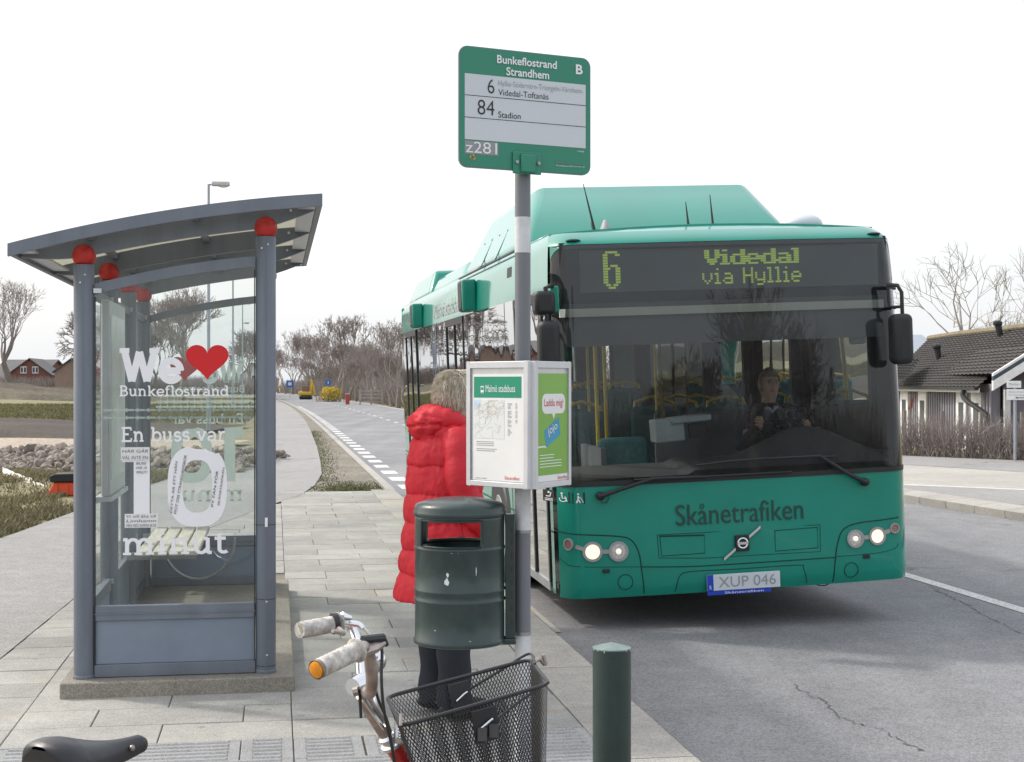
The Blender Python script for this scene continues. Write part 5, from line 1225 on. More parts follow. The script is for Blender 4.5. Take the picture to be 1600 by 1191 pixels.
def head(parent, c, m_hair, fwd=0):
    Mh = Matrix.Translation(c) @ Matrix.Rotation(fwd, 4, 'Z')
    f = MB()
    def hf(q_):
        k = 1 + .04 * max(0, -q_.z) * 0
        if q_.z < 0: k *= 1 - .16 * (-q_.z) ** 1.5 * (1 if q_.y > 0 else 1.3)
        return k
    f.ball((0, 0, 0), (.073, .092, .112), 28, 20, Mh, hf)
    h_ = mk('head', f, M['skin'], parent, smooth=True, auto=False)
    n_ = MB().ball((0, .098, -.012), (.013, .020, .024), 10, 8, Mh); n_.ball((0, .091, .012), (.008, .012, .022), 8, 6, Mh); mk('nose', n_, M['skin'], h_, smooth=True)
    for s in (-1, 1):
        mk('ear', MB().ball((s * .075, 0, -.005), (.012, .02, .032), 10, 8, Mh), M['skin'], h_, smooth=True)
        mk('eye', MB().ball((s * .029, .080, .014), (.008, .009, .005), 10, 8, Mh), M['ink'], h_, smooth=True)
        mk('eyebrow', MB().ball((s * .030, .086, .032), (.017, .007, .004), 10, 6, Mh), m_hair, h_, smooth=True)
    mk('mouth', MB().ball((0, .083, -.05), (.024, .009, .006), 12, 6, Mh), mat('lips', (.42, .16, .14), .5), h_, smooth=True)
    return Mh, h_
Mh, hd_ = head(WP, Vector((.0, .075, 1.535)), M['hair'], math.radians(-10))
hb = MB()
def hairf(q_):
    return (1 + .07 * noise.noise(q_ * 3) + .02 * noise.noise(q_ * 9))
def cut(b, fn):
    keep = []
    for f in b.f:
        c = sum((Vector(b.v[i]) for i in f), Vector()) / len(f)
        if fn(c): keep.append(f)
    b.f = keep; return b
MhI = Mh.inverted()
cap = cut(MB().ball((0, -.012, .012), (.088, .104, .116), 40, 28, Mh, hairf), lambda c: (lambda l: not (l.y > .045 and l.z < .055) and l.z > -.115)(MhI @ c))
ho = mk('hair', cap, M['hair'], hd_, smooth=True, auto=False)
sb = MB()
for i in range(2600):
    a = random.uniform(0, 6.28); th = random.betavariate(1.4, 1.6) * 2.05; p = Vector((math.sin(th) * math.cos(a), math.sin(th) * math.sin(a), math.cos(th)))
    if p.y > .35 and p.z < .45: continue
    base = Vector((p.x * .090, p.y * .105 - .012, p.z * .117 + .012)); tang = Vector((p.x * .3, p.y * .3, -1)); tang = (tang - p * tang.dot(p)).normalized()
    swirl = p.cross(tang) * (random.uniform(-.25, .25) + .55 * noise.noise(p * 2.4)); L_ = random.uniform(.04, .075); pts = []
    for k in range(4):
        f_ = k / 3; d_ = base + (tang + swirl) * L_ * f_ + p * (.002 + .006 * f_ * random.random()) ; r_ = d_ - Vector((0, -.012, .012))
        e_ = math.sqrt((r_.x / .091) ** 2 + (r_.y / .106) ** 2 + (r_.z / .118) ** 2)
        if e_ < 1.02: r_ = r_ * (1.03 / e_)
        pts.append(Mh @ (r_ + Vector((0, -.012, .012))))
    sb.tube(pts, [.0020, .0020, .0015, .0004], 3, caps=False)
mk('hair_locks', sb, M['hair'], hd_, smooth=True, auto=False)
# driver
DR = thing('person', Mb @ Vector((.56, 1.05, .84)), 'person in dark uniform driving the bus, seen through the windscreen', 'person'); DR.rotation_euler = (0, 0, math.radians(180) + AX)
J = [(0, 0, .12, .15, .12), (0, .0, .32, .14, .11), (0, .02, .55, .17, .12), (0, .04, .66, .07, .06), (0, .05, .72, .055, .055), (0, .06, .80, .085, .09), (0, .06, .86, .075, .085)]; E = [(0, 1), (1, 2), (2, 3), (3, 4), (4, 5), (5, 6)]
for s in (-1, 1):
    n0 = len(J); J += [(s * .10, .05, .10, .085, .08), (s * .12, .40, .12, .065, .06), (s * .12, .48, -.20, .05, .05), (s * .12, .50, -.32, .04, .04)]; E += [(0, n0), (n0, n0 + 1), (n0 + 1, n0 + 2), (n0 + 2, n0 + 3)]
    n1 = len(J); J += [(s * .18, .02, .60, .058, .058), (s * .23, .12, .36, .045, .045), (s * .19, .36, .50, .034, .034)]; E += [(2, n1), (n1, n1 + 1), (n1 + 1, n1 + 2)]
    hand(J, E, n1 + 2, Vector((s * .19, .36, .50)), Vector((0, .9, .4)), Vector((-s * .5, 0, 1)), 1, .8)
skin_body('body', J, E, DR, M['skin'])
def jk(u, v):
    a = 6.2832 * u; z = .05 + .64 * v; k = [(.05, .18, .15), (.3, .17, .14), (.5, .205, .15), (.6, .17, .12), (.69, .07, .07)]
    for p_, q_ in zip(k, k[1:]):
        if p_[0] <= z <= q_[0] + 1e-6: f = (z - p_[0]) / (q_[0] - p_[0]); rx = p_[1] + (q_[1] - p_[1]) * f; ry = p_[2] + (q_[2] - p_[2]) * f; break
    return Vector((rx * math.cos(a), .02 + ry * math.sin(a), z))
mk('jacket', MB().grid(jk, 28, 20), M['jacket'], DR, smooth=True)
for s in (-1, 1): mk('jacket_sleeve', MB().tube([(s * .17, .02, .61), (s * .21, .05, .50), (s * .235, .12, .37), (s * .20, .28, .46), (s * .19, .35, .495)], [.07, .066, .058, .046, .04], 16), M['jacket'], DR, smooth=True)
mk('shirt_collar', MB().tube([(-.05, .09, .67), (0, .13, .62), (.05, .09, .67)], .018, 8), M['shirt'], DR, smooth=True)
Mh2, h2 = head(DR, Vector((0, .06, .83)), M['hair_dark'])
Mh2I = Mh2.inverted()
mk('hair', cut(MB().ball((0, -.008, .010), (.082, .099, .118), 32, 22, Mh2, hairf), lambda c: (lambda l: not (l.y > .035 and l.z < .062) and l.z > -.06)(Mh2I @ c)), M['hair_dark'], h2, smooth=True, auto=False)
gl_ = MB()
for s in (-1, 1): gl_.tube([Mh2 @ Vector((s * .031 + .02 * math.cos(k * .5236), .100, .013 + .014 * math.sin(k * .5236))) for k in range(12)], .0018, 5, closed=True)
mk('spectacles', gl_, M['steel'], h2)

# ---------------------------------------------------------------- bicycle
M['grip'] = mat('worn cream grip', (.30, .27, .25), .8, var=.05, vscale=55, c2=(.72, .69, .65), bump=.3, bscale=120); M['bike_red'] = mat('red bicycle paint', (.42, .012, .012), .3, var=.08, coat=.6)
M['grip_dirt'] = mat('dirty rubber', (.24, .21, .19), .9, var=.4, vscale=60)
M['saddle'] = mat('black saddle vinyl', (.022, .022, .027), .38, var=.2, vscale=14, bump=.08, bscale=50); M['wire'] = mat('black wire mesh', (.02, .02, .023), .4, var=.1); M['tyre'] = mat('tyre rubber', (.02, .02, .02), .8)
M['orange'] = mat('orange reflector', (.80, .30, .02), .25, var=.2, vscale=90); M['rusty'] = mat('tarnished chrome', (.42, .36, .33), .42, metal=.75, var=.3, vscale=30)
M['black_plastic'] = mat('black plastic', (.02, .02, .024), .45, var=.1)
BK = thing('bicycle', (-.5, 2.8, 0), 'red bicycle with worn cream grips and a black wire basket in the foreground', 'bicycle')
off = BK.location.copy()
def A_(px, py, Y): return at(px, py, Y) - off
def cr_pts(pts, k=6):
    pts = [Vector(p) for p in pts]; o = []
    for i in range(len(pts) - 1):
        p0, p1, p2, p3 = pts[max(i - 1, 0)], pts[i], pts[i + 1], pts[min(i + 2, len(pts) - 1)]
        for j in range(k): f = j / k; o.append(.5 * ((2 * p1) + (-p0 + p2) * f + (2 * p0 - 5 * p1 + 4 * p2 - p3) * f * f + (-p0 + 3 * p1 - 3 * p2 + p3) * f ** 3))
    return o + [pts[-1]]
clampP = A_(566, 1078, 2.90)
farG0, farG1 = A_(528, 974, 3.07), A_(468, 985, 2.99); nrG0, nrG1 = A_(558, 1016, 2.66), A_(496, 1046, 2.57)
HB = mk('handlebar', MB().tube(cr_pts([clampP, A_(564, 1052, 2.97), A_(559, 1005, 3.10), A_(546, 978, 3.13), farG0, farG1]), .0112, 14), M['chrome'], BK, smooth=True)
mk('handlebar_half', MB().tube(cr_pts([clampP, A_(578, 1083, 2.82), A_(581, 1060, 2.76), A_(577, 1025, 2.74), A_(570, 1012, 2.72), nrG0, nrG1]), .0118, 14), M['rusty'], HB, smooth=True)
def grip(a, c, end=None):
    d = (c - a).normalized(); n_ = 40; pts = []; rr = []
    for i in range(n_ + 1):
        f = i / n_; pts.append(a + (c - a) * f); r = .0168 + .0012 * (1 if i % 4 < 2 else 0)
        if i < 2: r = .0235
        if i > n_ - 2: r = .0165
        rr.append(r)
    g = mk('grip', MB().tube(pts, rr, 22), M['grip'], HB, smooth=True, auto=60)
    for i in range(0):
        f = .18 + .085 * i; p_ = a + (c - a) * f; mk('grip_stain', MB().tube([p_ - d * .0024, p_ + d * .0024], .01815, 22, caps=False), M['grip_dirt'], g, smooth=True) if i % 2 else None
    if end: mk('end_reflector', MB().tube([c, c + d * .005, c + d * .007], [.0160, .0150, .010], 20), M['orange'], g, smooth=True); mk('end_ring', MB().tube([c - d * .004, c + d * .0035], .0178, 22, caps=False), M['grip_dirt'], g, smooth=True)
    return g
grip(farG0, farG1); grip(nrG0, nrG1, True)
# brake levers, bell, shifter
lv = mk('brake_lever', MB().tube([A_(566, 1000, 2.72), A_(598, 997, 2.75), A_(604, 1008, 2.76)], [.008, .009, .005], 8), M['black_plastic'], HB, smooth=True)
mk('lever_plate', MB().tube([A_(560, 1022, 2.70), A_(585, 1013, 2.73), A_(600, 1005, 2.75)], [.010, .011, .006], 8), M['rusty'], lv, smooth=True)
lv2 = mk('brake_lever', MB().tube([A_(527, 968, 3.08), A_(536, 964, 3.08), A_(548, 966, 3.09)], [.010, .012, .006], 10), M['chrome'], HB, smooth=True)
mk('lever_band', MB().tube([A_(519, 975, 3.06), A_(527, 974, 3.065)], .0225, 18), M['black_plastic'], lv2, smooth=True); mk('lever_blade', MB().tube([A_(530, 984, 3.02), A_(536, 990, 2.98), A_(520, 986, 2.94)], [.007, .006, .004], 8), M['rusty'], lv2, smooth=True)
mk('lever_arm', MB().tube(cr_pts([A_(545, 974, 3.1), A_(560, 976, 3.1), A_(566, 982, 3.1)]), .007, 8), M['chrome'], lv2, smooth=True)
mk('cable_casing', MB().tube(cr_pts([A_(566, 980, 3.1), A_(574, 988, 3.1), A_(579, 1000, 3.1), A_(583, 1030, 3.08), A_(586, 1090, 3.0), A_(590, 1120, 2.97)]), .0035, 8), mat('white cable', (.7, .7, .68), .5), HB, smooth=True)
mk('brake_cable', MB().tube(cr_pts([A_(594, 1004, 2.75), A_(597, 1020, 2.74), A_(596, 1060, 2.72), A_(600, 1110, 2.72), A_(613, 1170, 2.74), A_(624, 1240, 2.8)]), .0032, 8), M['black_plastic'], HB, smooth=True)
mk('shift_cable', MB().tube(cr_pts([A_(580, 1040, 2.80), A_(590, 1090, 2.84), A_(606, 1130, 2.86), A_(615, 1185, 2.86), A_(622, 1230, 2.9)]), .0030, 8), M['black_plastic'], HB, smooth=True)
bl = mk('bell', MB().ball(A_(588, 1033, 2.83), (.020, .016, .022), 14, 10), M['chrome'], HB, smooth=True)
cl_ = mk('stem_clamp', MB().tube([A_(551, 1074, 2.87), A_(562, 1069, 2.89), A_(574, 1063, 2.91)], [.018, .021, .017], 14), M['chrome'], BK, smooth=True)
mk('clamp_bolt', MB().tube([A_(552, 1082, 2.86), A_(560, 1080, 2.86)], .009, 8), M['rusty'], cl_); mk('clamp_lever', MB().tube([A_(562, 1078, 2.86), A_(564, 1122, 2.86)], [.004, .003], 6), M['black_plastic'], cl_)
hs = A_(606, 1152, 2.95)
mk('quill_stem', MB().tube([A_(566, 1086, 2.90), A_(578, 1108, 2.92), hs], [.0135, .0150, .0150], 14), M['rusty'], BK, smooth=True)
mk('quill_highlight', MB().tube([A_(569, 1094, 2.885), A_(600, 1138, 2.93)], .006, 8), M['chrome'], BK, smooth=True)
dax = (hs - clampP).normalized(); dax = Vector((.43, .36, -.83)).normalized()
hsd = mk('headset', MB().tube([hs - dax * .010, hs - dax * .004, hs, hs + dax * .004, hs + dax * .010, hs + dax * .014, hs + dax * .020, hs + dax * .026], [.014, .021, .021, .0175, .0175, .024, .024, .019], 20), M['chrome'], BK, smooth=True, auto=30)
ht0 = hs + dax * .024; ht1 = hs + dax * .17
mk('head_tube', MB().tube([ht0, ht1], .0185, 18), M['bike_red'], BK, smooth=True)
# steering geometry below the frame of the picture
d2 = Vector((.68, .73, 0)).normalized(); axle = Vector((ht1.x + d2.x * .20, ht1.y + d2.y * .20, .34)); side = Vector((d2.y, -d2.x, 0))
def wheel(c, nm='wheel'):
    n_ = 48; P = [c + (d2 * math.cos(a) + Vector((0, 0, 1)) * math.sin(a)) * .325 for a in [6.2832 * i / n_ for i in range(n_)]]
    w_ = mk(nm, MB().tube(P, .017, 8, closed=True), M['tyre'], BK, smooth=True)
    P = [c + (d2 * math.cos(a) + Vector((0, 0, 1)) * math.sin(a)) * .303 for a in [6.2832 * i / n_ for i in range(n_)]]; mk('rim', MB().tube(P, .010, 6, closed=True), M['chrome'], w_, smooth=True)
    b = MB()
    for i in range(28): a = 6.2832 * i / 28; b.tube([c + side * (.03 if i % 2 else -.03), c + (d2 * math.cos(a) + Vector((0, 0, 1)) * math.sin(a)) * .30], .001, 4)
    b.tube([c - side * .05, c + side * .05], .018, 10); mk('spokes', b, M['steel'], w_)
wheel(axle); rear = axle - d2 * 1.08; wheel(rear)
for s in (-1, 1): mk('fork_blade', MB().tube(cr_pts([ht1 + side * s * .02, ht1 + side * s * .045 + Vector((0, 0, -.1)), axle + side * s * .05 - d2 * .05 + Vector((0, 0, .12)), axle + side * s * .05]), .011, 10), M['chrome'], BK, smooth=True)
bb_ = rear + d2 * .45 + Vector((0, 0, -.05)); sno = at(228, 1152, 2.58) - off; seatp = sno - d2 * .17; seatp.z = .93
mk('down_tube', MB().tube([ht1, bb_], .017, 12), M['bike_red'], BK, smooth=True); mk('top_tube', MB().tube(cr_pts([ht0 + dax * .05, (ht0 + bb_) / 2 + Vector((0, 0, .03)), bb_ + Vector((0, 0, .22)) - d2 * .07]), .014, 12), M['bike_red'], BK, smooth=True)
mk('seat_tube', MB().tube([bb_, seatp + Vector((0, 0, -.18))], .016, 12), M['bike_red'], BK, smooth=True); mk('seat_post', MB().tube([seatp + Vector((0, 0, -.20)), seatp + Vector((0, 0, -.03))], .0128, 12), M['chrome'], BK, smooth=True)
for s in (-1, 1): mk('chain_stay', MB().tube([bb_, rear + side * s * .06], .009, 8), M['bike_red'], BK, smooth=True); mk('seat_stay', MB().tube([seatp + Vector((0, 0, -.22)), rear + side * s * .06], .008, 8), M['bike_red'], BK, smooth=True)
for s in (-1, 1): mk('crank', MB().tube([bb_ + side * s * .05, bb_ + side * s * .07 + d2 * s * .17], .009, 8), M['chrome'], BK, smooth=True); mk('pedal', MB().box(-.045, .045, -.03, .03, -.012, .012), M['black_plastic'], BK, loc=bb_ + side * s * .12 + d2 * s * .17)
mk('chain_wheel', MB().lathe([(.09, -.002), (.09, .002)], 28, (0, 0, 0), Matrix.Translation(bb_ + side * .045) @ side.to_track_quat('Z', 'Y').to_matrix().to_4x4()), M['steel'], BK)
mk('stand', MB().tube([rear + side * -.06 + d2 * .05, Vector((rear.x, rear.y, 0)) - side * .22 + d2 * .1 + Vector((0, 0, -off.z + .01))], .008, 8), M['chrome'], BK, smooth=True)
mk('rear_mudguard', MB().tube([rear + (d2 * math.cos(a) + Vector((0, 0, 1)) * math.sin(a)) * .36 for a in [math.radians(20 + 160 * i / 20) for i in range(21)]], .018, 6), M['bike_red'], BK, smooth=True)
# saddle
sdir = Vector((.50, .85, -.13)).normalized(); sper = Vector((sdir.y, -sdir.x, 0)).normalized(); zt_ = sno.z + .0
def sad(u, v):
    t_ = u; L_ = .245; w = .016 + .070 * (1 - (1 - t_) ** 1.2) ** 2.2 * (1 if t_ < .72 else math.sqrt(max(0, 1 - ((t_ - .72) / .28) ** 2)))
    if t_ < .06: w *= math.sqrt(t_ / .06) * .9 + .1
    a = 6.28319 * v; x = w * math.cos(a); dr_ = .020 + .040 * t_; e_ = min(1, t_ / .07) ** .5 * min(1, (1.001 - t_) / .12) ** .5
    zc = -.010 * math.sin(math.pi * min(1, t_ * 1.3)) + .010 * t_ + .008
    zz = -dr_ * (1 - abs(math.sin(a)) ** .75) if math.sin(a) >= 0 else -dr_ - .004
    return sno - sdir * (t_ * L_) + sper * x + Vector((0, 0, zc + zz * e_ - .016 * (1 - e_)))
so_ = mk('saddle', MB().grid(sad, 40, 28), M['saddle'], BK, smooth=True, auto=False)
mk('saddle_rail', MB().tube([sno - sdir * .06 + Vector((0, 0, -.045)), sno - sdir * .2 + Vector((0, 0, -.06))], .004, 6).tube([sno - sdir * .06 + sper * .03 + Vector((0, 0, -.05)), sno - sdir * .2 + sper * .03 + Vector((0, 0, -.065))], .004, 6), M['chrome'], so_)
mk('saddle_rivet', MB().ball(sno - sdir * .055 + sper * .021 + Vector((0, 0, -.012)), .0055, 8, 6), M['rusty'], so_, smooth=True)
# wire basket
Ra, Rb, Rc, Rd = A_(604, 1089, 3.02), A_(828, 1030, 3.17), A_(858, 1069, 2.90), A_(626, 1135, 2.745)
cen = (Ra + Rb + Rc + Rd) / 4; upv = (Rb - Ra).cross(Rd - Ra).normalized(); upv = -upv if upv.z < 0 else upv
bot = []
for p_ in (Ra, Rb, Rc, Rd): q_ = cen + (p_ - cen) * .74; bot.append(q_ - upv * .24)
BS = mk('basket', MB().tube([p for e in (Ra, Rb, Rc, Rd) for p in [e]], .0001, 4, closed=True), M['wire'], BK)
rim = []
R4 = [Ra, Rb, Rc, Rd]
def rounded(R4, k=.10):
    o = []
    for i in range(4):
        p0, p1, p2 = R4[i - 1], R4[i], R4[(i + 1) % 4]; a = p1 + (p0 - p1) * k; c = p1 + (p2 - p1) * k
        for j in range(6): f = j / 5; o.append(a * (1 - f) ** 2 + p1 * 2 * f * (1 - f) + c * f * f)
    return o
rt = rounded(R4); rbm = rounded(bot)
mk('rim', MB().tube(rt, .0042, 8, closed=True), M['wire'], BS, smooth=True); mk('base_ring', MB().tube(rbm, .003, 6, closed=True), M['wire'], BS, smooth=True)
# expanded-metal walls: two crossing sets of thin strands round the whole basket
mesh_ = MB(); nA = 150; nV = 33; per = []
m_ = len(rt); lens = [0]
for i in range(m_): lens.append(lens[-1] + (rt[(i + 1) % m_] - rt[i]).length)
def ring(f, v):
    f = (f % 1) * lens[-1]
    for i in range(m_):
        if f <= lens[i + 1] + 1e-9: k = (f - lens[i]) / max(1e-9, lens[i + 1] - lens[i]); break
    a = rt[i].lerp(rt[(i + 1) % m_], k); c = rbm[i].lerp(rbm[(i + 1) % m_], k); return a.lerp(c, v)
for i in range(nA):
    for sgn in (1, -1):
        n_ = nV; pts = [ring((i + sgn * .5 * j) / nA, j / n_) for j in range(n_ + 1)]
        vs = []
        for j, p_ in enumerate(pts):
            o_ = (p_ - (cen - upv * .12)); o_ -= upv * o_.dot(upv); o_.normalize(); d_ = (pts[min(j + 1, n_)] - pts[max(j - 1, 0)]).normalized(); t_ = d_.cross(o_).normalized() * .00105
            vs += [p_ + t_ + o_ * .0006, p_ - t_ + o_ * .0006]
        mesh_.add(vs, [(2 * j, 2 * j + 1, 2 * j + 3, 2 * j + 2) for j in range(n_)])
mo = mk('wire_walls', mesh_, M['wire'], BS, fix=False); mo['kind'] = 'stuff'
fl_ = MB()
for i in range(36):
    f = i / 35; fl_.tube([bot[0].lerp(bot[3], f), bot[1].lerp(bot[2], f)], .0011, 4); 
for i in range(44):
    f = i / 43; fl_.tube([bot[0].lerp(bot[1], f), bot[3].lerp(bot[2], f)], .0011, 4)
mk('base_mesh', fl_, M['wire'], BS)
for f, w_, nm, sh, Y_ in ((.475, .05, 'handle_plate', (Ra, Rb, bot[0], bot[1]), 1), (.53, .055, 'handle_plate', (Rd, Rc, bot[3], bot[2]), -1)):
    p_ = sh[0].lerp(sh[1], f); lo = sh[2].lerp(sh[3], f); dn = (lo - p_).normalized(); al = (sh[1] - sh[0]).normalized(); nn = al.cross(dn).normalized(); 
    if nn.dot(Vector((0, -1, 0))) < 0: nn = -nn
    vs = []; 
    for a, c in ((-.5, .03), (.5, .03), (.5, .30), (-.5, .30)): vs += [p_ + al * a * w_ + dn * c * .26 + nn * .004, p_ + al * a * w_ + dn * c * .26 + nn * .009]
    o = mk(nm, MB().add(vs, [(0, 2, 4, 6), (1, 3, 5, 7), (0, 1, 3, 2), (2, 3, 5, 4), (4, 5, 7, 6), (6, 7, 1, 0)]), M['black_plastic'], BS, bevel=.002)
    mk('plate_catch', MB().tube([p_ + dn * .045 - al * .014 + nn * .012, p_ + dn * .035 + al * .004 + nn * .014, p_ + dn * .032 + al * .014 + nn * .012], .0025, 6), M['chrome'], o)
    if Y_ < 0:
        for s in (-.013, .013): mk('catch_tab', MB().box(-.009, .009, -.004, .004, -.013, .013), mat('dark grey plastic', (.07, .07, .075), .4), o, loc=p_ + dn * .056 + al * s + nn * .013)
mk('folded_handle', MB().tube(cr_pts([Ra.lerp(Rb, .55) - upv * .03, Ra.lerp(Rb, .8) - upv * .006, Rb + upv * .012, Rb.lerp(Rc, .3) + upv * .004]), .003, 6), M['wire'], BS, smooth=True)
mk('folded_handle', MB().tube(cr_pts([Rd.lerp(Rc, .60) - upv * .04, Rd.lerp(Rc, .8) - upv * .015, Rc + upv * .004]), .003, 6), M['wire'], BS, smooth=True)
mk('corner_clip', MB().tube([Rd + upv * .001, Rd + upv * .022 + Vector((.003, .01, 0))], .0035, 6), M['rusty'], BS)
mk('rear_hook', MB().tube(cr_pts([Rb + Vector((.01, .02, -.01)), Rb + Vector((.022, .03, -.006)), Rb + Vector((.034, .03, -.018)), Rb + Vector((.03, .03, .004))]), .005, 8), M['rusty'], BS, smooth=True)
mk('basket_bracket', MB().tube([hs + Vector((.02, 0, .03)), (Ra + Rd) / 2 - upv * .06], .007, 8), M['chrome'], BS)
# ---------------------------------------------------------------- trees
M['bark'] = mat('grey bark', (.22, .19, .16), .9, var=.25, vscale=4); M['bark_light'] = mat('pale bark', (.36, .33, .30), .9, var=.25, vscale=4); M['twig'] = mat('fine twigs', (.29, .25, .23), .9, var=.2, vscale=2)
def tree_mb(seed, h, levels=5, spread=.75, tw=1, trunk=.28, r0=None, nb=(2, 4), up=.25, den=1.0, tips=3, rmin=0):
    rnd = random.Random(seed); T = MB(); C_ = MB(); r0 = r0 or h * .022
    def rv(): return Vector((rnd.uniform(-1, 1), rnd.uniform(-1, 1), rnd.uniform(-1, 1)))
    def grow(p, d, L, r, lv):
        pts = [p]; n = 3 if lv < 2 else 2; q_ = p; dd_ = d
        for i in range(n): dd_ = (dd_ + rv() * .22 + Vector((0, 0, up * .25))).normalized(); q_ = q_ + dd_ * L / n; pts.append(q_)
        rr = [r * (1 - .42 * i / n) for i in range(n + 1)]
        (T if lv < 1 else C_).tube(pts, rr, 7 if lv == 0 else (5 if lv < 3 else 3), caps=False)
        if lv >= levels:
            for k in range(tips):
                e = q_ + (dd_ + rv() * .8).normalized() * L * rnd.uniform(.4, .8); C_.tube([q_, e], [r * .5, r * .3], 3, caps=False)
            return
        k = rnd.randint(*nb) + (1 if lv == 0 else 0)
        for i in range(k):
            a = (dd_ + rv().normalized() * spread * rnd.uniform(.7, 1.15) + Vector((0, 0, up))).normalized(); st_ = pts[-1] if i < 2 or lv == 0 else pts[-2].lerp(pts[-1], rnd.random())
            grow(st_, a, L * rnd.uniform(.62, .86), max(rmin, rr[-1] * rnd.uniform(.55, .8)), lv + 1)
    grow(Vector((0, 0, -.3)), Vector((rnd.uniform(-.08, .08), rnd.uniform(-.08, .08), 1)), h * trunk, r0, 0)
    zm = max(v[2] for v in C_.v); k = h / zm
    T.v = [(a * k, b * k, c * k) for a, b, c in T.v]; C_.v = [(a * k, b * k, c * k) for a, b, c in C_.v]; return T, C_
def tree(name, seed, loc, h, label, group=None, m1='bark', m2='twig', rz=0, **kw):
    T, C_ = tree_mb(seed, h, **kw); t_ = thing(name, loc, label, 'tree', rz, group); mk('trunk', T, M[m1], t_, smooth=True, fix=False); mk('crown', C_, M[m2], t_, fix=False); return t_
def gpos(px, Y, z=-.1): p = at(px, 600, Y); return Vector((p.x, p.y, z))
# big trees across the field on the left
tree('bare_tree', 3, gpos(18, 150, .5), 12.5, 'broad bare oak rising beyond the field at the left edge', None, trunk=.24, spread=.85, levels=5, nb=(2, 4), r0=.38, rmin=.018, tips=5)
tree('bare_tree', 5, gpos(128, 150, .5), 9.5, 'bare tree with drooping twigs half hidden behind the left shelter post', None, trunk=.2, spread=1.0, levels=5, nb=(3, 4), up=.12, r0=.25, rmin=.028, tips=4)
tree('bare_tree', 11, gpos(283, 135, .5), 10.5, 'tall bare tree seen through the shelter glass above the heart', None, trunk=.22, spread=.8, levels=5, nb=(3, 4), r0=.28, rmin=.026, tips=4)
tree('bare_tree', 12, gpos(243, 150, .5), 8.5, 'smaller bare tree beside the tall one behind the shelter glass', None, trunk=.2, spread=.9, levels=5, nb=(3, 4), r0=.2, rmin=.026, tips=4)
tree('bare_tree', 15, gpos(388, 190, .5), 8.5, 'distant bare tree behind the little white house', None, trunk=.2, spread=.8, levels=5, nb=(3, 4), r0=.2, rmin=.03, tips=4)
# wood on the right of the road
proto = []
for i, (h, up) in enumerate(((9, .3), (10, .4), (8, .2), (7, .3))):
    t_ = tree('bare_tree', 30 + i, (0, 0, 0), h, 'x', 'bare trees along the far side of the road', trunk=.15, spread=.8, levels=6, nb=(2, 3), up=up, r0=.17, rmin=.014, tips=5); proto.append(t_)
spots = [(436, 265, .85), (447, 250, .95), (458, 235, 1.0), (470, 222, .9), (482, 212, 1.05), (494, 196, 1.0), (508, 188, .95), (520, 172, 1.12), (533, 165, 1.1), (545, 152, .9), (556, 143, .8), (567, 150, .92), (580, 138, .8), (592, 128, .72), (603, 122, .86), (612, 112, .85), (622, 105, .9), (598, 150, 1.0), (574, 168, .95), (540, 185, 1.1), (500, 225, 1.1), (466, 262, 1.05)]
side_lbl = ['tall slender bare tree', 'wide bare tree', 'low bushy bare tree', 'small bare tree']
where = ['at the far left end of the roadside wood', 'second from the left end of the roadside wood', 'above the square blue sign', 'just right of the square blue sign', 'above the yellow digger', 'between the digger and the yellow bush', 'above the left half of the yellow bush', 'above the right half of the yellow bush', 'forming the highest crown of the roadside wood', 'right of the wood\'s highest crown', 'above the red post by the roadside', 'left of the white field gate', 'right above the white field gate', 'right of the white field gate', 'near the bus\'s rear corner', 'touching the rear corner of the bus', 'partly hidden by the rear of the bus', 'in the second row behind the field gate', 'in the second row behind the red post', 'in the second row behind the yellow bush', 'in the second row above the digger', 'in the second row at the far left end']
used = set()
for i, (px, Y, sc) in enumerate(spots):
    k = i % 4; g = gpos(px, Y, -.1); sc2 = sc * (.80 if Y < 160 else 1.0)
    lb = side_lbl[k] + ' ' + where[i]
    if k in used: copy_thing(proto[k], g, random.uniform(0, 6), sc2, lb)
    else: used.add(k); proto[k].location = g; proto[k].scale = (sc2,) * 3; proto[k]['label'] = lb
def thicket(name, n, place, hh, m, label, cat='shrubs', kind='stuff', w=.03, nseg=3, par=None):
    b = MB()
    for i in range(n):
        p = place(); h = hh * random.uniform(.5, 1.1); d = Vector((random.gauss(0, .3), random.gauss(0, .3), 1)).normalized(); pts = [p]
        for k in range(nseg): d = (d + Vector((random.gauss(0, .25), random.gauss(0, .25), .1))).normalized(); pts.append(pts[-1] + d * h / nseg)
        b.tube(pts, [w * (1 - .8 * k / nseg) for k in range(nseg + 1)], 3, caps=False)
    o = mk(name, b, M[m], par, fix=False)
    if par is None: tag(o, label, cat, kind=kind)
    return o
def under():
    t_ = random.uniform(104, 290); s = 9.6 + curve(t_) + abs(random.gauss(0, 5)); p = R(s, t_, -.15); return p
thicket('undergrowth', 11000, under, 2.6, 'twig', 'dense brown undergrowth beneath the trees on the far roadside', w=.04)
def under2():
    t_ = random.uniform(104, 300); s = 16 + curve(t_) + abs(random.gauss(0, 7)); return R(s, t_, -.15)
thicket('wood_interior', 14000, under2, 6.2, 'bark', 'dark tangle of far branches filling the roadside wood', 'wood', w=.05)
def leftscrub(): return gpos(random.uniform(-60, 430), random.uniform(150, 170), .5) 
thicket('left_scrub', 9000, leftscrub, 2.0, 'twig', 'brown scrub on the bank beyond the left field', w=.045)
def bush_p():
    p = gpos(517, 138, -.1); return p + Vector((random.gauss(0, .7), random.gauss(0, .6), 0))
M['forsythia'] = mat('yellow flowers', (.62, .48, .06), .8, var=.3, vscale=3)
YB = thing('yellow_bush', gpos(517, 138), 'yellow flowering bush at the roadside in front of bare trees', 'bush')
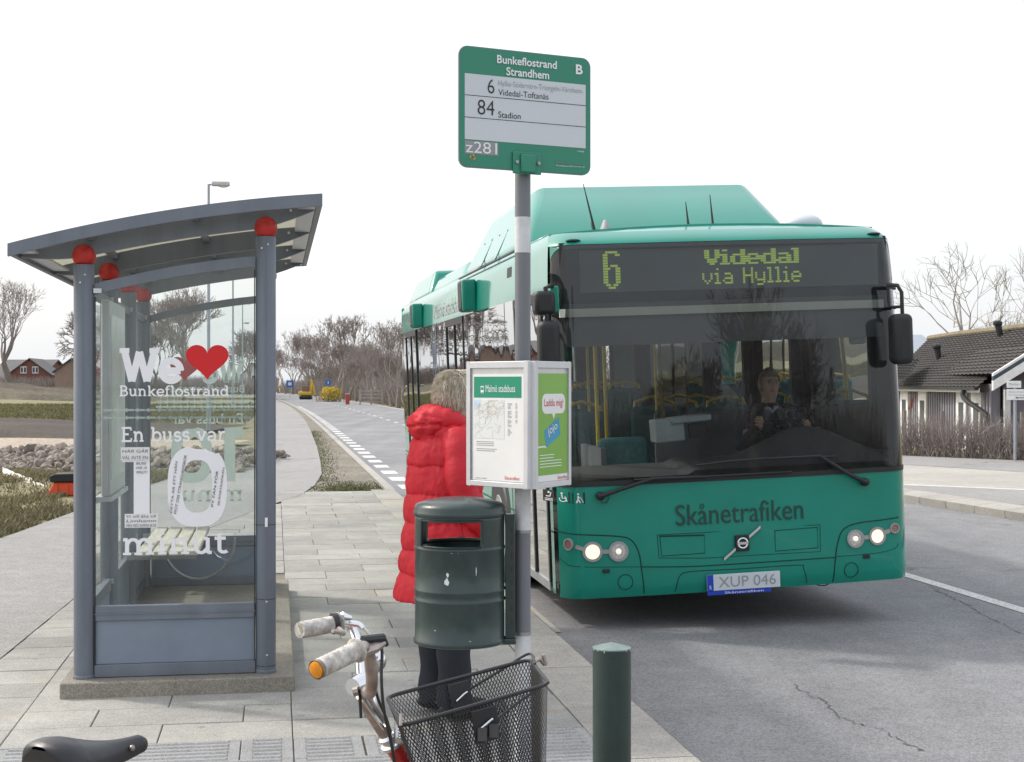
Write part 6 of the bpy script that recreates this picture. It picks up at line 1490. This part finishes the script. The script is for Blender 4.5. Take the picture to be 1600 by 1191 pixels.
def ypl(): return Vector((random.gauss(0, .62), random.gauss(0, .5), 0))
thicket('stem', 130, ypl, 1.35, 'twig', '', w=.02, par=YB); b = MB()
for i in range(1500):
    a = random.uniform(0, 6.28); rr = random.random() ** .5; th = random.uniform(0, 1.57); c = Vector((1.15 * rr * math.cos(a) * math.cos(th * .6), .9 * rr * math.sin(a) * math.cos(th * .6), .15 + 1.2 * math.sin(th) * random.uniform(.6, 1.05))); s = random.uniform(.04, .09); d = Vector((random.gauss(0, 1), random.gauss(0, 1), random.gauss(0, 1))).normalized(); e = d.orthogonal().normalized() * s; f = d.cross(e).normalized() * s
    b.add([c + e, c + f, c - e, c - f], [(0, 1, 2, 3)])
mk('blossom', b, M['forsythia'], YB, fix=False)
# trees behind the house on the right
tree('bare_tree', 61, gpos(1488, 66, -.4), 8.6, 'bare pollarded tree with twisting limbs behind the house roof', None, 'bark_light', 'bark_light', trunk=.34, spread=.9, levels=5, nb=(2, 3), r0=.36, up=.22, tips=2, rmin=.018)
tree('bare_tree', 64, gpos(1622, 60, -.4), 8.0, 'bare tree cut off by the right edge of the photo', None, 'bark_light', 'bark_light', trunk=.3, spread=.8, levels=5, nb=(2, 3), r0=.28, up=.3, tips=2, rmin=.018)
tree('bare_tree', 65, gpos(1545, 64, -.4), 5.8, 'thin low bare tree right of the twisting pollard', None, 'bark_light', 'bark_light', trunk=.3, spread=.9, levels=4, nb=(3, 4), r0=.12, up=.3, tips=2, rmin=.02)
# the trees the bus glass mirrors, behind the photographer
tree('bare_tree', 71, Vector((19.5, -22, -.1)), 9.6, 'large bare tree behind the viewpoint mirrored in the windscreen', None, trunk=.14, spread=.85, levels=5, nb=(3, 4), r0=.28, rmin=.015, tips=4)
tree('bare_tree', 72, Vector((23.5, -24, -.1)), 9.0, 'second bare tree behind the viewpoint mirrored in the windscreen', None, trunk=.14, spread=.85, levels=5, nb=(3, 4), r0=.2, rmin=.015, tips=4)
tree('bare_shrub', 73, Vector((15.5, -22, -.1)), 6.6, 'dense shrub behind the viewpoint mirrored low in the windscreen', None, trunk=.1, spread=1.0, levels=5, nb=(4, 4), r0=.2, rmin=.02, tips=4)
def behind(): return Vector((random.uniform(10, 32), random.uniform(-27, -22), -.1))
thicket('garden_thicket', 3500, behind, 5.2, 'twig', 'dark garden thicket behind the viewpoint mirrored in the windscreen', w=.04)
tree('bare_tree', 74, Vector((-16, 30, -.1)), 7.5, 'bare tree left of the path mirrored in the bus flank', None, trunk=.2, spread=.8, levels=6, nb=(2, 3), r0=.16) if False else None

# ---------------------------------------------------------------- street lamps
M['lamp_pole'] = mat('galvanised lamp pole', (.33, .37, .42), .5, metal=.3, var=.1); M['lamp_head'] = mat('lamp head', (.5, .51, .5), .5)
def lamp(loc, h, label):
    t_ = thing('street_lamp', loc, label, 'street lamp', AX, 'street lamps along the path'); mk('lamp_post', MB().tube([(0, 0, 0), (0, 0, 1.2), (0, 0, 1.21), (0, 0, h)], [.085, .085, .062, .045], 10), M['lamp_pole'], t_, smooth=True)
    mk('lamp_arm', MB().tube([(-.03, 0, h - .03), (.22, 0, h + .02)], .03, 8), M['lamp_pole'], t_)
    hd2 = mk('lamp_head', MB().box(.10, .72, -.12, .12, h - .06, h + .10), M['lamp_head'], t_, bevel=.04); mk('lamp_bowl', MB().ball((.50, 0, h - .06), (.17, .1, .05), 14, 8), M['sign_white'], hd2, smooth=True); return t_
for px, Y, top, lb in ((326, 50, 288, 'nearest street lamp rising above the shelter roof'), (364, 82, 405, 'second street lamp, its head hidden by the shelter roof'), (379, 122, 474, 'third street lamp seen through the shelter glass'), (379.5, 165, 505, 'fourth street lamp low behind the shelter glass'), (373, 210, 525, 'farthest street lamp visible through the shelter glass')):
    h = (600 - top) / 2260 * Y + H; lamp(gpos(px, Y, 0), h, lb)
ms = thing('ladder_mast', gpos(370, 230, 0), 'slim lattice mast like a ladder beside the farthest street lamp', 'mast')
for x in (-.45, .45): mk('mast_leg', MB().tube([(x, 0, 0), (x, 0, 8.5)], .06, 5), M['lamp_pole'], ms)
for i in range(9): mk('rung', MB().tube([(-.45, 0, 1 + i * .9), (.45, 0, 1 + i * .9)], .04, 4), M['lamp_pole'], ms)
# ---------------------------------------------------------------- road signs, digger, gate, post
M['sign_blue'] = mat('road sign blue', (.02, .13, .42), .4)
def rsign(px, py, Y, r, round_, lb):
    g = gpos(px, Y, -.1); hc = (600 - py) / 2260 * Y + H + .1; t_ = thing('road_sign', g, lb, 'road sign'); mk('sign_post', MB().tube([(0, 0, 0), (0, 0, hc + r)], .035, 6), M['lamp_pole'], t_)
    pl_ = mk('sign_face', MB().prism([(r * math.cos(k), hc + r * math.sin(k)) for k in [j * .2618 for j in range(24)]] if round_ else [(-r, hc - r), (r, hc - r), (r, hc + r), (-r, hc + r)], XZ, -.08, -.05), M['sign_blue'], t_)
    mk('sign_symbol', MB().box(-r * .5, r * .5, -.09, -.082, hc - r * .45, hc + r * .5) if not round_ else MB().box(-r * .14, r * .14, -.09, -.082, hc - r * .5, hc + r * .5), M['sign_white'], pl_)
rsign(453, 600, 175, .42, False, 'square blue road sign with white symbol at the far roadside'); rsign(513, 598, 145, .30, True, 'round blue road sign behind the yellow bush')
M['digger'] = mat('digger yellow', (.62, .40, .03), .5); 
DG = thing('excavator', gpos(480, 158, -.1), 'small yellow excavator with raised arm parked at the roadside', 'excavator')
mk('tracks', MB().box(-.8, .5, -.7, .7, 0, .45), M['bus_dark'], DG, bevel=.15); bd = mk('cab', MB().box(-.55, .1, -.45, .45, .5, 1.5), mat('cab brown', (.22, .13, .09), .6), DG, bevel=.05); mk('house', MB().box(-.9, .5, -.55, .55, .46, .85), M['digger'], DG, bevel=.08)
am = mk('boom', MB().tube([(.3, 0, .7), (.55, 0, 1.7), (.35, 0, 2.2)], [.16, .15, .12], 6), M['digger'], DG); mk('dipper', MB().tube([(.35, 0, 2.2), (.75, 0, 1.3), (.8, 0, .5)], [.11, .11, .14], 6), M['digger'], am)
FG = thing('field_gate', gpos(580, 118, -.1), 'weathered white wooden field gate between bare trees', 'gate', AX)
for z in (.25, .55, .85, 1.12): mk('rail', MB().box(-.9, .9, -.03, .03, z - .05, z + .05), M['bark_light'], FG)
for x in (-.9, .0, .9): mk('gate_post', MB().box(x - .07, x + .07, -.10, -.031, 0, 1.3), M['bark_light'], FG)
RPt = thing('marker_post', gpos(543, 120, -.1), 'short red marker post on the far verge', 'post'); mk('post_body', MB().box(-.16, .16, -.1, .1, 0, .85), mat('dull red', (.4, .05, .04), .6), RPt, bevel=.04); mk('post_cap', MB().box(-.17, .17, -.11, .11, .851, .9), M['sign_white'], RPt)
# ---------------------------------------------------------------- far houses on the left
M['brick'] = mat('red brown brick', (.20, .085, .065), .9, var=.2, vscale=2); M['brick2'] = mat('tan brick', (.34, .24, .19), .9, var=.15, vscale=2); M['roof_dark'] = mat('dark roof', (.13, .125, .13), .85, var=.15, vscale=1); M['trim_white'] = mat('white trim', (.75, .75, .74), .6); M['pane_dark'] = mat('dark pane', (.06, .08, .10), .15)
def house(name, loc, w, d, eave, ridge, rz, mw, lb, wins=(), gable=True, mr='roof_dark'):
    t_ = thing(name, loc, lb, 'house', rz)
    mk('wall', MB().prism([(-w / 2, -1), (w / 2, -1), (w / 2, eave), (0, ridge - .05), (-w / 2, eave)], XZ, 0, d), M[mw], t_)
    for s in (-1, 1): mk('roof', MB().add([Vector((s * (w / 2 + .3), y, eave - .25 + dz)) for y in (-.3, d + .3) for dz in (0, .15)] + [Vector((0, y, ridge + dz)) for y in (-.3, d + .3) for dz in (0, .15)], [(0, 2, 6, 4), (1, 3, 7, 5), (0, 1, 3, 2), (4, 5, 7, 6), (0, 1, 5, 4), (2, 3, 7, 6)]), M[mr], t_)
    for x, z, ww, hh_ in wins:
        f = mk('window', MB().box(x - ww / 2, x + ww / 2, -.08, -.001, z, z + hh_), M['trim_white'], t_)
        for k in (-1, 1): mk('window_pane', MB().box(x + k * ww / 4 - ww * .17, x + k * ww / 4 + ww * .17, -.1, -.081, z + .15, z + hh_ - .15), M['pane_dark'], f)
    return t_
house('brick_house', gpos(46, 165, .6), 6.4, 12, 2.6, 5.0, math.radians(8), 'brick', 'red brown gabled house with two white windows beyond the field', [(-.9, 2.7, .95, 1.1), (.9, 2.7, .95, 1.1)])
for o_ in [q_ for q_ in COL.objects if q_.name == 'brick_house']: o_.scale = (.72,) * 3; o_.location.z = .85
house('long_house', gpos(8, 185, .6), 16, 7, 1.6, 4.4, math.radians(80), 'brick', 'long dark roofed house behind the broad oak at left')
house('tan_house', gpos(112, 150, .6), 4.4, 9, 3.0, 4.6, math.radians(4), 'brick2', 'tan gabled house partly hidden behind the left shelter post')
for o_ in [q_ for q_ in COL.objects if q_.name in ('tan_house', 'long_house')]: o_.scale = (.78,) * 3; o_.location.z = .6
house('dark_house', gpos(88, 175, .6), 12, 6, 1.4, 3.8, math.radians(85), 'brick', 'low dark roofed house between the red house and the tan gable')
house('white_house', gpos(394, 200, 0), 3.2, 8, 2.6, 4.4, math.radians(6), 'trim_white', 'little white gabled house seen through the shelter glass', [(-.1, 1.9, .9, 1.0)])
# ---------------------------------------------------------------- rubble, barrier, sheet
M['stone'] = mat('broken stone', (.31, .265, .225), .9, var=.3, vscale=9, rand=.5, bump=.3, bscale=20); M['stone_dark'] = mat('stones', (.25, .215, .185), .9, var=.35, vscale=3)
import bmesh
rocks = []
for i in range(6):
    bm = bmesh.new(); bmesh.ops.create_icosphere(bm, subdivisions=1, radius=1)
    for v in bm.verts: v.co *= random.uniform(.7, 1.15); v.co.z *= .7
    me = bpy.data.meshes.new('stone'); bm.to_mesh(me); bm.free(); me.materials.append(M['stone']); rocks.append(me)
RU = thing('rubble_heap', (0, 0, 0), 'long heap of broken grey and reddish stones beyond the path', 'rubble heap')
def heap_h(f): return .42 * math.sin(math.pi * min(1, max(0, f))) ** .8
for i in range(290):
    Y = random.uniform(26.5, 31); X = random.uniform(-12.3, -7.3) if i < 200 else random.uniform(-7.3, -5.4); f = (Y - 26) / 5.5
    o = bpy.data.objects.new('stone', rocks[i % 6]); COL.objects.link(o); o.parent = RU; s = random.uniform(.04, .14) ; o.scale = (s, s * random.uniform(.7, 1.2), s)
    o.location = (X, Y, heap_h(f) * (.6 + .4 * noise.noise(Vector((X * .8, Y, 0)))) * random.uniform(.7, 1.02) + .03); o.rotation_euler = (random.uniform(0, 3), random.uniform(0, 3), random.uniform(0, 3))
b = MB(); ico = [tuple(v.co) for v in rocks[0].vertices]; icf = [tuple(p.vertices) for p in rocks[0].polygons]
for i in range(3200):
    Y = random.uniform(26, 31.8); X = random.uniform(-15, -4.9); f = (Y - 26) / 5.5; s = random.uniform(.04, .11); z = heap_h(f) * (.6 + .4 * noise.noise(Vector((X * .8, Y, 0)))) * random.uniform(.5, .95); Rm = Matrix.Rotation(random.uniform(0, 6), 3, 'Z') @ Matrix.Rotation(random.uniform(0, 6), 3, 'X')
    b.add([Rm @ Vector(v) * s + Vector((X, Y, z)) for v in ico], icf)
o = mk('small_stones', b, M['stone_dark'], RU, fix=False); o['kind'] = 'stuff'
M['bar_orange'] = mat('orange red plastic', (.75, .09, .03), .45, var=.08, vscale=6)
BB = thing('road_barrier', gnd(93, 776, 0) + Vector((0, .2, 0)), 'orange plastic barrier block with a black rubber top at the path edge', 'barrier', math.radians(8))
mk('barrier_base', MB().prism([(-.22, 0), (.40, 0), (.34, .20), (-.12, .20)], XZ, -.16, .16), M['bar_orange'], BB, bevel=.02)
for x in (-.08, .06, .2): mk('barrier_rib', MB().prism([(x - .02, .02), (x + .03, .02), (x + .02, .17), (x - .01, .17)], XZ, -.18, -.161), M['bar_orange'], BB)
mk('barrier_top', MB().prism([(-.16, .202), (.38, .202), (.38, .29), (.30, .325), (-.10, .32), (-.17, .29)], XZ, -.19, .17), M['bus_dark'], BB, bevel=.015)
def shf(u, v):
    return Vector((-8.7 + 2.7 * u, 20.6 + .3 * math.sin(u * 6) + 1.1 * v - 1.2 * u * 0, .46 - .40 * u + .06 * noise.noise(Vector((u * 7, v * 7, 1))) - .08 * v * 0))
p0 = at(0, 735, 24); SHT = thing('tarpaulin', gnd(50, 750, .2), 'pale crumpled tarpaulin lying between the bank and rubble', 'tarpaulin')
def shf(u, v):
    p = at(4 + 70 * u, 732 + 32 * u + 12 * v, 24.4 - 2.2 * u - .6 * v) - SHT.location; return p + Vector((0, 0, .05 * noise.noise(Vector((u * 9, v * 6, 1))) + .03))
mk('sheet', MB().grid(shf, 30, 8), mat('dirty plastic sheet', (.62, .60, .54), .5, var=.2), SHT, smooth=True, auto=False)
# ---------------------------------------------------------------- house across the road
M['tile'] = mat('grey brown roof tiles', (.055, .05, .047), .85, var=.25, vscale=1.6, bump=.3, bscale=18); M['moss'] = mat('mossy ridge', (.20, .17, .11), .9, var=.3, vscale=5)
M['board'] = mat('grey lilac boards', (.23, .22, .25), .8, var=.12, vscale=3, rand=.08); M['board_dark'] = mat('dark lilac boards', (.13, .115, .14), .8, var=.1, vscale=3)
HO = thing('bungalow', (0, 0, 0), 'grey boarded bungalow with dark tiled roof and white window frames behind the hedge', 'house')
E0, E1 = at(1395, 597, 43), at(1549, 597, 33.0); E0.z = 1.62; E1.z = 1.62
Rg0, Rg1 = at(1452, 530, 48), at(1640, 508, 36)
def quad_grid(p00, p10, p11, p01, nu, nv, wave=0, step=0):
    b = MB(); nrm = (p10 - p00).cross(p01 - p00).normalized(); 
    if nrm.z < 0: nrm = -nrm
    def f(u, v): 
        p = p00.lerp(p10, u).lerp(p01.lerp(p11, u), v); k = (v * nv) % 1; return p + nrm * (wave * abs(math.sin(u * nu * math.pi / 2)))
    vs = []; fs = []
    for j in range(nv):
        n = len(vs)
        for v, lift in ((j / nv, step), ((j + 1) / nv, .0)):
            for i in range(nu + 1): vs.append(f(i / nu, v) + nrm * lift)
        for i in range(nu): fs.append((n + i, n + i + 1, n + nu + 2 + i, n + nu + 1 + i))
        if j: 
            for i in range(nu): fs.append((n - nu - 1 + i, n - nu + i, n + i + 1, n + i))
    return b.add(vs, fs)
ov = Vector((-.35, -.05, -.12)); E0r, E1r = E0 + ov, E1 + ov
rf_ = mk('roof', quad_grid(E0r, E1r, Rg1, Rg0, 60, 22, .03, .04), M['tile'], HO, fix=False)
mk('roof_back', MB().add([Rg0, Rg1, Rg1 + Vector((6, 1, -2.2)), Rg0 + Vector((6, 1, -2.2))], [(0, 1, 2, 3)]), M['tile'], HO, fix=False)
mk('ridge', MB().tube([Rg0 + Vector((0, 0, .02)), Rg0.lerp(Rg1, .3) + Vector((0, 0, .05)), Rg0.lerp(Rg1, .7) + Vector((0, 0, .03)), Rg1 + Vector((0, 0, .02))], .10, 8), M['moss'], rf_)
for a, (u, v) in enumerate(((.36, .50), (.72, .86))):
    p = E0r.lerp(E1r, u).lerp(Rg0.lerp(Rg1, u), v); o = mk('roof_vent', MB().tube([p, p + Vector((-.06, 0, .34))], [.08, .09], 10), M['bus_dark'], rf_); mk('vent_cap', MB().lathe([(.11, 0), (.125, .03), (.125, .09), (.07, .13)], 12, tuple(p + Vector((-.07, 0, .32)))), M['bus_dark'], o)
wd = (E1 - E0).normalized(); wn = Vector((-wd.y, wd.x, 0)); wn = wn if wn.x < 0 else -wn; Wl = (E1 - E0).length
def WF(a, d, z): return E0 + wd * a + wn * d + Vector((0, 0, z - 1.62))
def wbox(name, a0, a1, d0, d1, z0, z1, m, par=HO):
    vs = [WF(a, d, z) for a in (a0, a1) for d in (d0, d1) for z in (z0, z1)]; return mk(name, MB().add(vs, [(0, 1, 3, 2), (4, 6, 7, 5), (0, 4, 5, 1), (2, 3, 7, 6), (0, 2, 6, 4), (1, 5, 7, 3)]), M[m], par)
wbox('wall', 0, Wl, -.2, -.01, -.8, 1.60, 'board'); wbox('gutter', -.3, Wl + .05, .30, .40, 1.46, 1.53, 'bus_dark'); wbox('fascia_board', -.3, Wl, .26, .299, 1.40, 1.50, 'trim_white')
def wall_a(px):                                       # distance along the wall that shows at a photo column
    k = (px - 800) / 2260; return (k * E0.y - E0.x) / (wd.x - k * wd.y)
wins = [(1409, 1421, 'door'), (1437, 1450, 'w'), (1497, 1512, 'w'), (1520, 1536, 'w')]; xs_ = 0
occ = [(wall_a(a), wall_a(c)) for a, c, _ in wins]
a = .05
while a < Wl:
    if not any(p_ - .12 < a < q_ + .05 for p_, q_ in occ): wbox('board', a, a + .14, -.009, .022, -.75, 1.42, 'board')
    a += .24
for (a0, a1), (_, _, kd) in zip(occ, wins):
    f = wbox('window' if kd == 'w' else 'door', a0, a1, .0, .05, -.15 if kd == 'w' else -.7, 1.40, 'trim_white'); ww = a1 - a0
    wbox('pane', a0 + ww * .28, a1 - ww * .24, .051, .06, .05 if kd == 'w' else .2, 1.15, 'pane_dark', f)
    if kd == 'w': wbox('sill', a0 - .05, a1 + .05, .051, .14, -.18, -.12, 'trim_white', f)
mk('downpipe', MB().tube(cr_pts([WF(Wl - 1.0, .36, 1.45), WF(Wl - .9, .36, 1.25), WF(Wl - .15, .08, .9), WF(Wl - .08, .08, .7), WF(Wl - .08, .08, -.7)]), .06, 8), M['bus_dark'], HO, smooth=True)
mk('hip_roof', quad_grid(at(1380, 596, 38.5), at(1414, 596, 37.2), at(1440, 562, 41), at(1380, 560, 42), 22, 8, .05, .05), M['tile'], HO, fix=False)
# gable wing
G0, G1 = at(1552, 602, 32.4), at(1700, 602, 31.6); Gp = at(1626, 556, 32.0)
gd = Vector((.1, 1, 0)).normalized()
mk('gable_wall', MB().prism([(0, 0), (1, 0), (2, 0), (3, 0), (4, 0)], lambda a_, b_, d: [G0 + Vector((.35, 0, -2.3)), G1 + Vector((-.35, 0, -2.3)), G1 + Vector((-.35, 0, -.05)), Gp + Vector((0, 0, -.1)), G0 + Vector((.35, 0, -.05))][int(a_)] + gd * d, .4, 5), M['board_dark'], HO)
mk('gable_trim', MB().box(0, .28, -.06, -.001, -2.2, -.1), M['trim_white'], HO, loc=G0 + Vector((.36, .38, 0)))
for s_, g in ((1, G0), (-1, G1)):
    for nm, o0, o1, mm_ in (('barge_board', .10, -.12, 'trim_white'), ('barge_gap', .20, .101, 'pane_dark'), ('barge_cap', .26, .201, 'trim_white')):
        vs = [g + Vector((0, y, o)) for y in (0, .1) for o in (o0, o1)] + [Gp + Vector((0, y, o)) for y in (0, .1) for o in (o0, o1)]
        mk(nm, MB().add(vs, [(0, 1, 3, 2), (4, 6, 7, 5), (0, 4, 5, 1), (2, 3, 7, 6), (0, 2, 6, 4), (1, 5, 7, 3)]), M[mm_], HO)
    vs = [g + Vector((0, .11, .22)), Gp + Vector((0, .11, .22)), Gp + Vector((0, .11, .22)) + gd * 6, g + Vector((0, .11, .22)) + gd * 6]; mk('wing_roof', quad_grid(vs[0], vs[3], vs[2], vs[1], 26, 8, .03, .04), M['tile'], HO, fix=False)
hb_ = house('slate_house', gpos(1432, 78, -.5), 9, 8, 2.2, 3.2, math.radians(90), 'board', 'blue grey roof of another house peeping out beside the bus mirror', mr='lamp_pole'); hb_.location.z = .9
# hedge and signpost
HG = thing('bare_hedge', (0, 0, 0), 'clipped leafless hedge of thin stems between footway and bungalow', 'hedge')
hp0, hp1 = w2[2], w2[3]; hdv = (hp1 - hp0); HGm = MB()
mstem = MB()
for i in range(1500):
    u = random.uniform(-1.0, 1.6); p = hp0 + hdv * u + Vector((random.gauss(.25, .16), random.gauss(.2, .16), 0)); p.z = 0; h = random.uniform(.7, 1.12); d = Vector((random.gauss(0, .22), random.gauss(0, .22), 1)).normalized(); pts = [p]
    for k in range(3): d = (d + Vector((random.gauss(0, .3), random.gauss(0, .3), .2))).normalized(); q_ = pts[-1] + d * h / 3; q_.z = min(q_.z, 1.10 + random.uniform(-.03, .03)); pts.append(q_)
    mstem.tube(pts, [.008, .006, .004, .002], 3, caps=False)
    for k in range(2): e = pts[2 - k] + Vector((random.gauss(0, .12), random.gauss(0, .12), random.uniform(.05, .2))); e.z = min(e.z, 1.1); mstem.tube([pts[2 - k], e], [.005, .002], 3, caps=False)
mk('hedge_stems', mstem, M['twig'], HG, fix=False)
for i in range(8):
    p = hp0 + hdv * (-.8 + i * .33); mk('fence_post', MB().box(-.03, .03, -.03, .03, 0, 1.0), M['bark'], HG, loc=Vector((p.x + .5, p.y + .4, 0)))
FL_ = thing('red_flag_ornament', gpos(1422, 33.5, 0), 'small red ornament sticking up out of the hedge beside the bus', 'ornament'); mk('stick', MB().tube([(0, 0, 0), (0, 0, 1.35)], .02, 6), M['bark'], FL_); mk('flag', MB().add([(-.05, 0, 1.0), (.06, .02, 1.03), (.07, 0, 1.30), (-.01, .02, 1.18)], [(0, 1, 2, 3)]), mat('faded red cloth', (.4, .06, .04), .8), FL_)
sp_ = gnd(1586, 722); SPP = thing('signpost', sp_, 'signpost with two white name boards in front of the hedge', 'signpost', math.radians(-20)); hz = 1.6 + .15
mk('post', MB().tube([(0, 0, 0), (0, 0, 1.66)], .03, 8), M['lamp_pole'], SPP); s1_ = mk('upper_board', MB().box(-.16, .12, -.05, -.031, 1.52, 1.66), M['trim_white'], SPP, bevel=.005); s2_ = mk('lower_board', MB().box(-.16, .62, -.06, -.031, 1.27, 1.49), M['trim_white'], SPP, bevel=.005)
text('Motion', s1_, M['grey_ink'], (-.12, -.052, 1.57), w=.2, h=.05); text('Strandhemsvägen', s2_, M['grey_ink'], (-.12, -.062, 1.41), w=.50, h=.045); text('Församling', s2_, M['grey_ink'], (-.12, -.062, 1.35), w=.3, h=.04)
mk('arrow', MB().add([(.0, -.062, 1.315), (.05, -.062, 1.335), (.05, -.062, 1.322), (.28, -.062, 1.322), (.28, -.062, 1.308), (.05, -.062, 1.308), (.05, -.062, 1.295)], [tuple(range(7))]), M['ink'], s2_, fix=False)
M['mast'] = M['lamp_pole']
# small litter
for i, (px, py) in enumerate(((281, 1084), (144, 1090), (170, 910))):
    g = gnd(px, py, .002); b = MB(); b.add([(random.uniform(-.02, .02), random.uniform(-.012, .012), .003 + random.uniform(0, .01)) for _ in range(5)], [(0, 1, 2), (0, 2, 3), (0, 3, 4)])
    o = mk('litter_scrap', b, M['paper'], None, fix=False, loc=g); tag(o, ['white scrap of paper in front of the shelter slab', 'pale cigarette end by the shelter slab corner', 'tiny white scrap on the asphalt path'][i], 'litter')
finish_text()
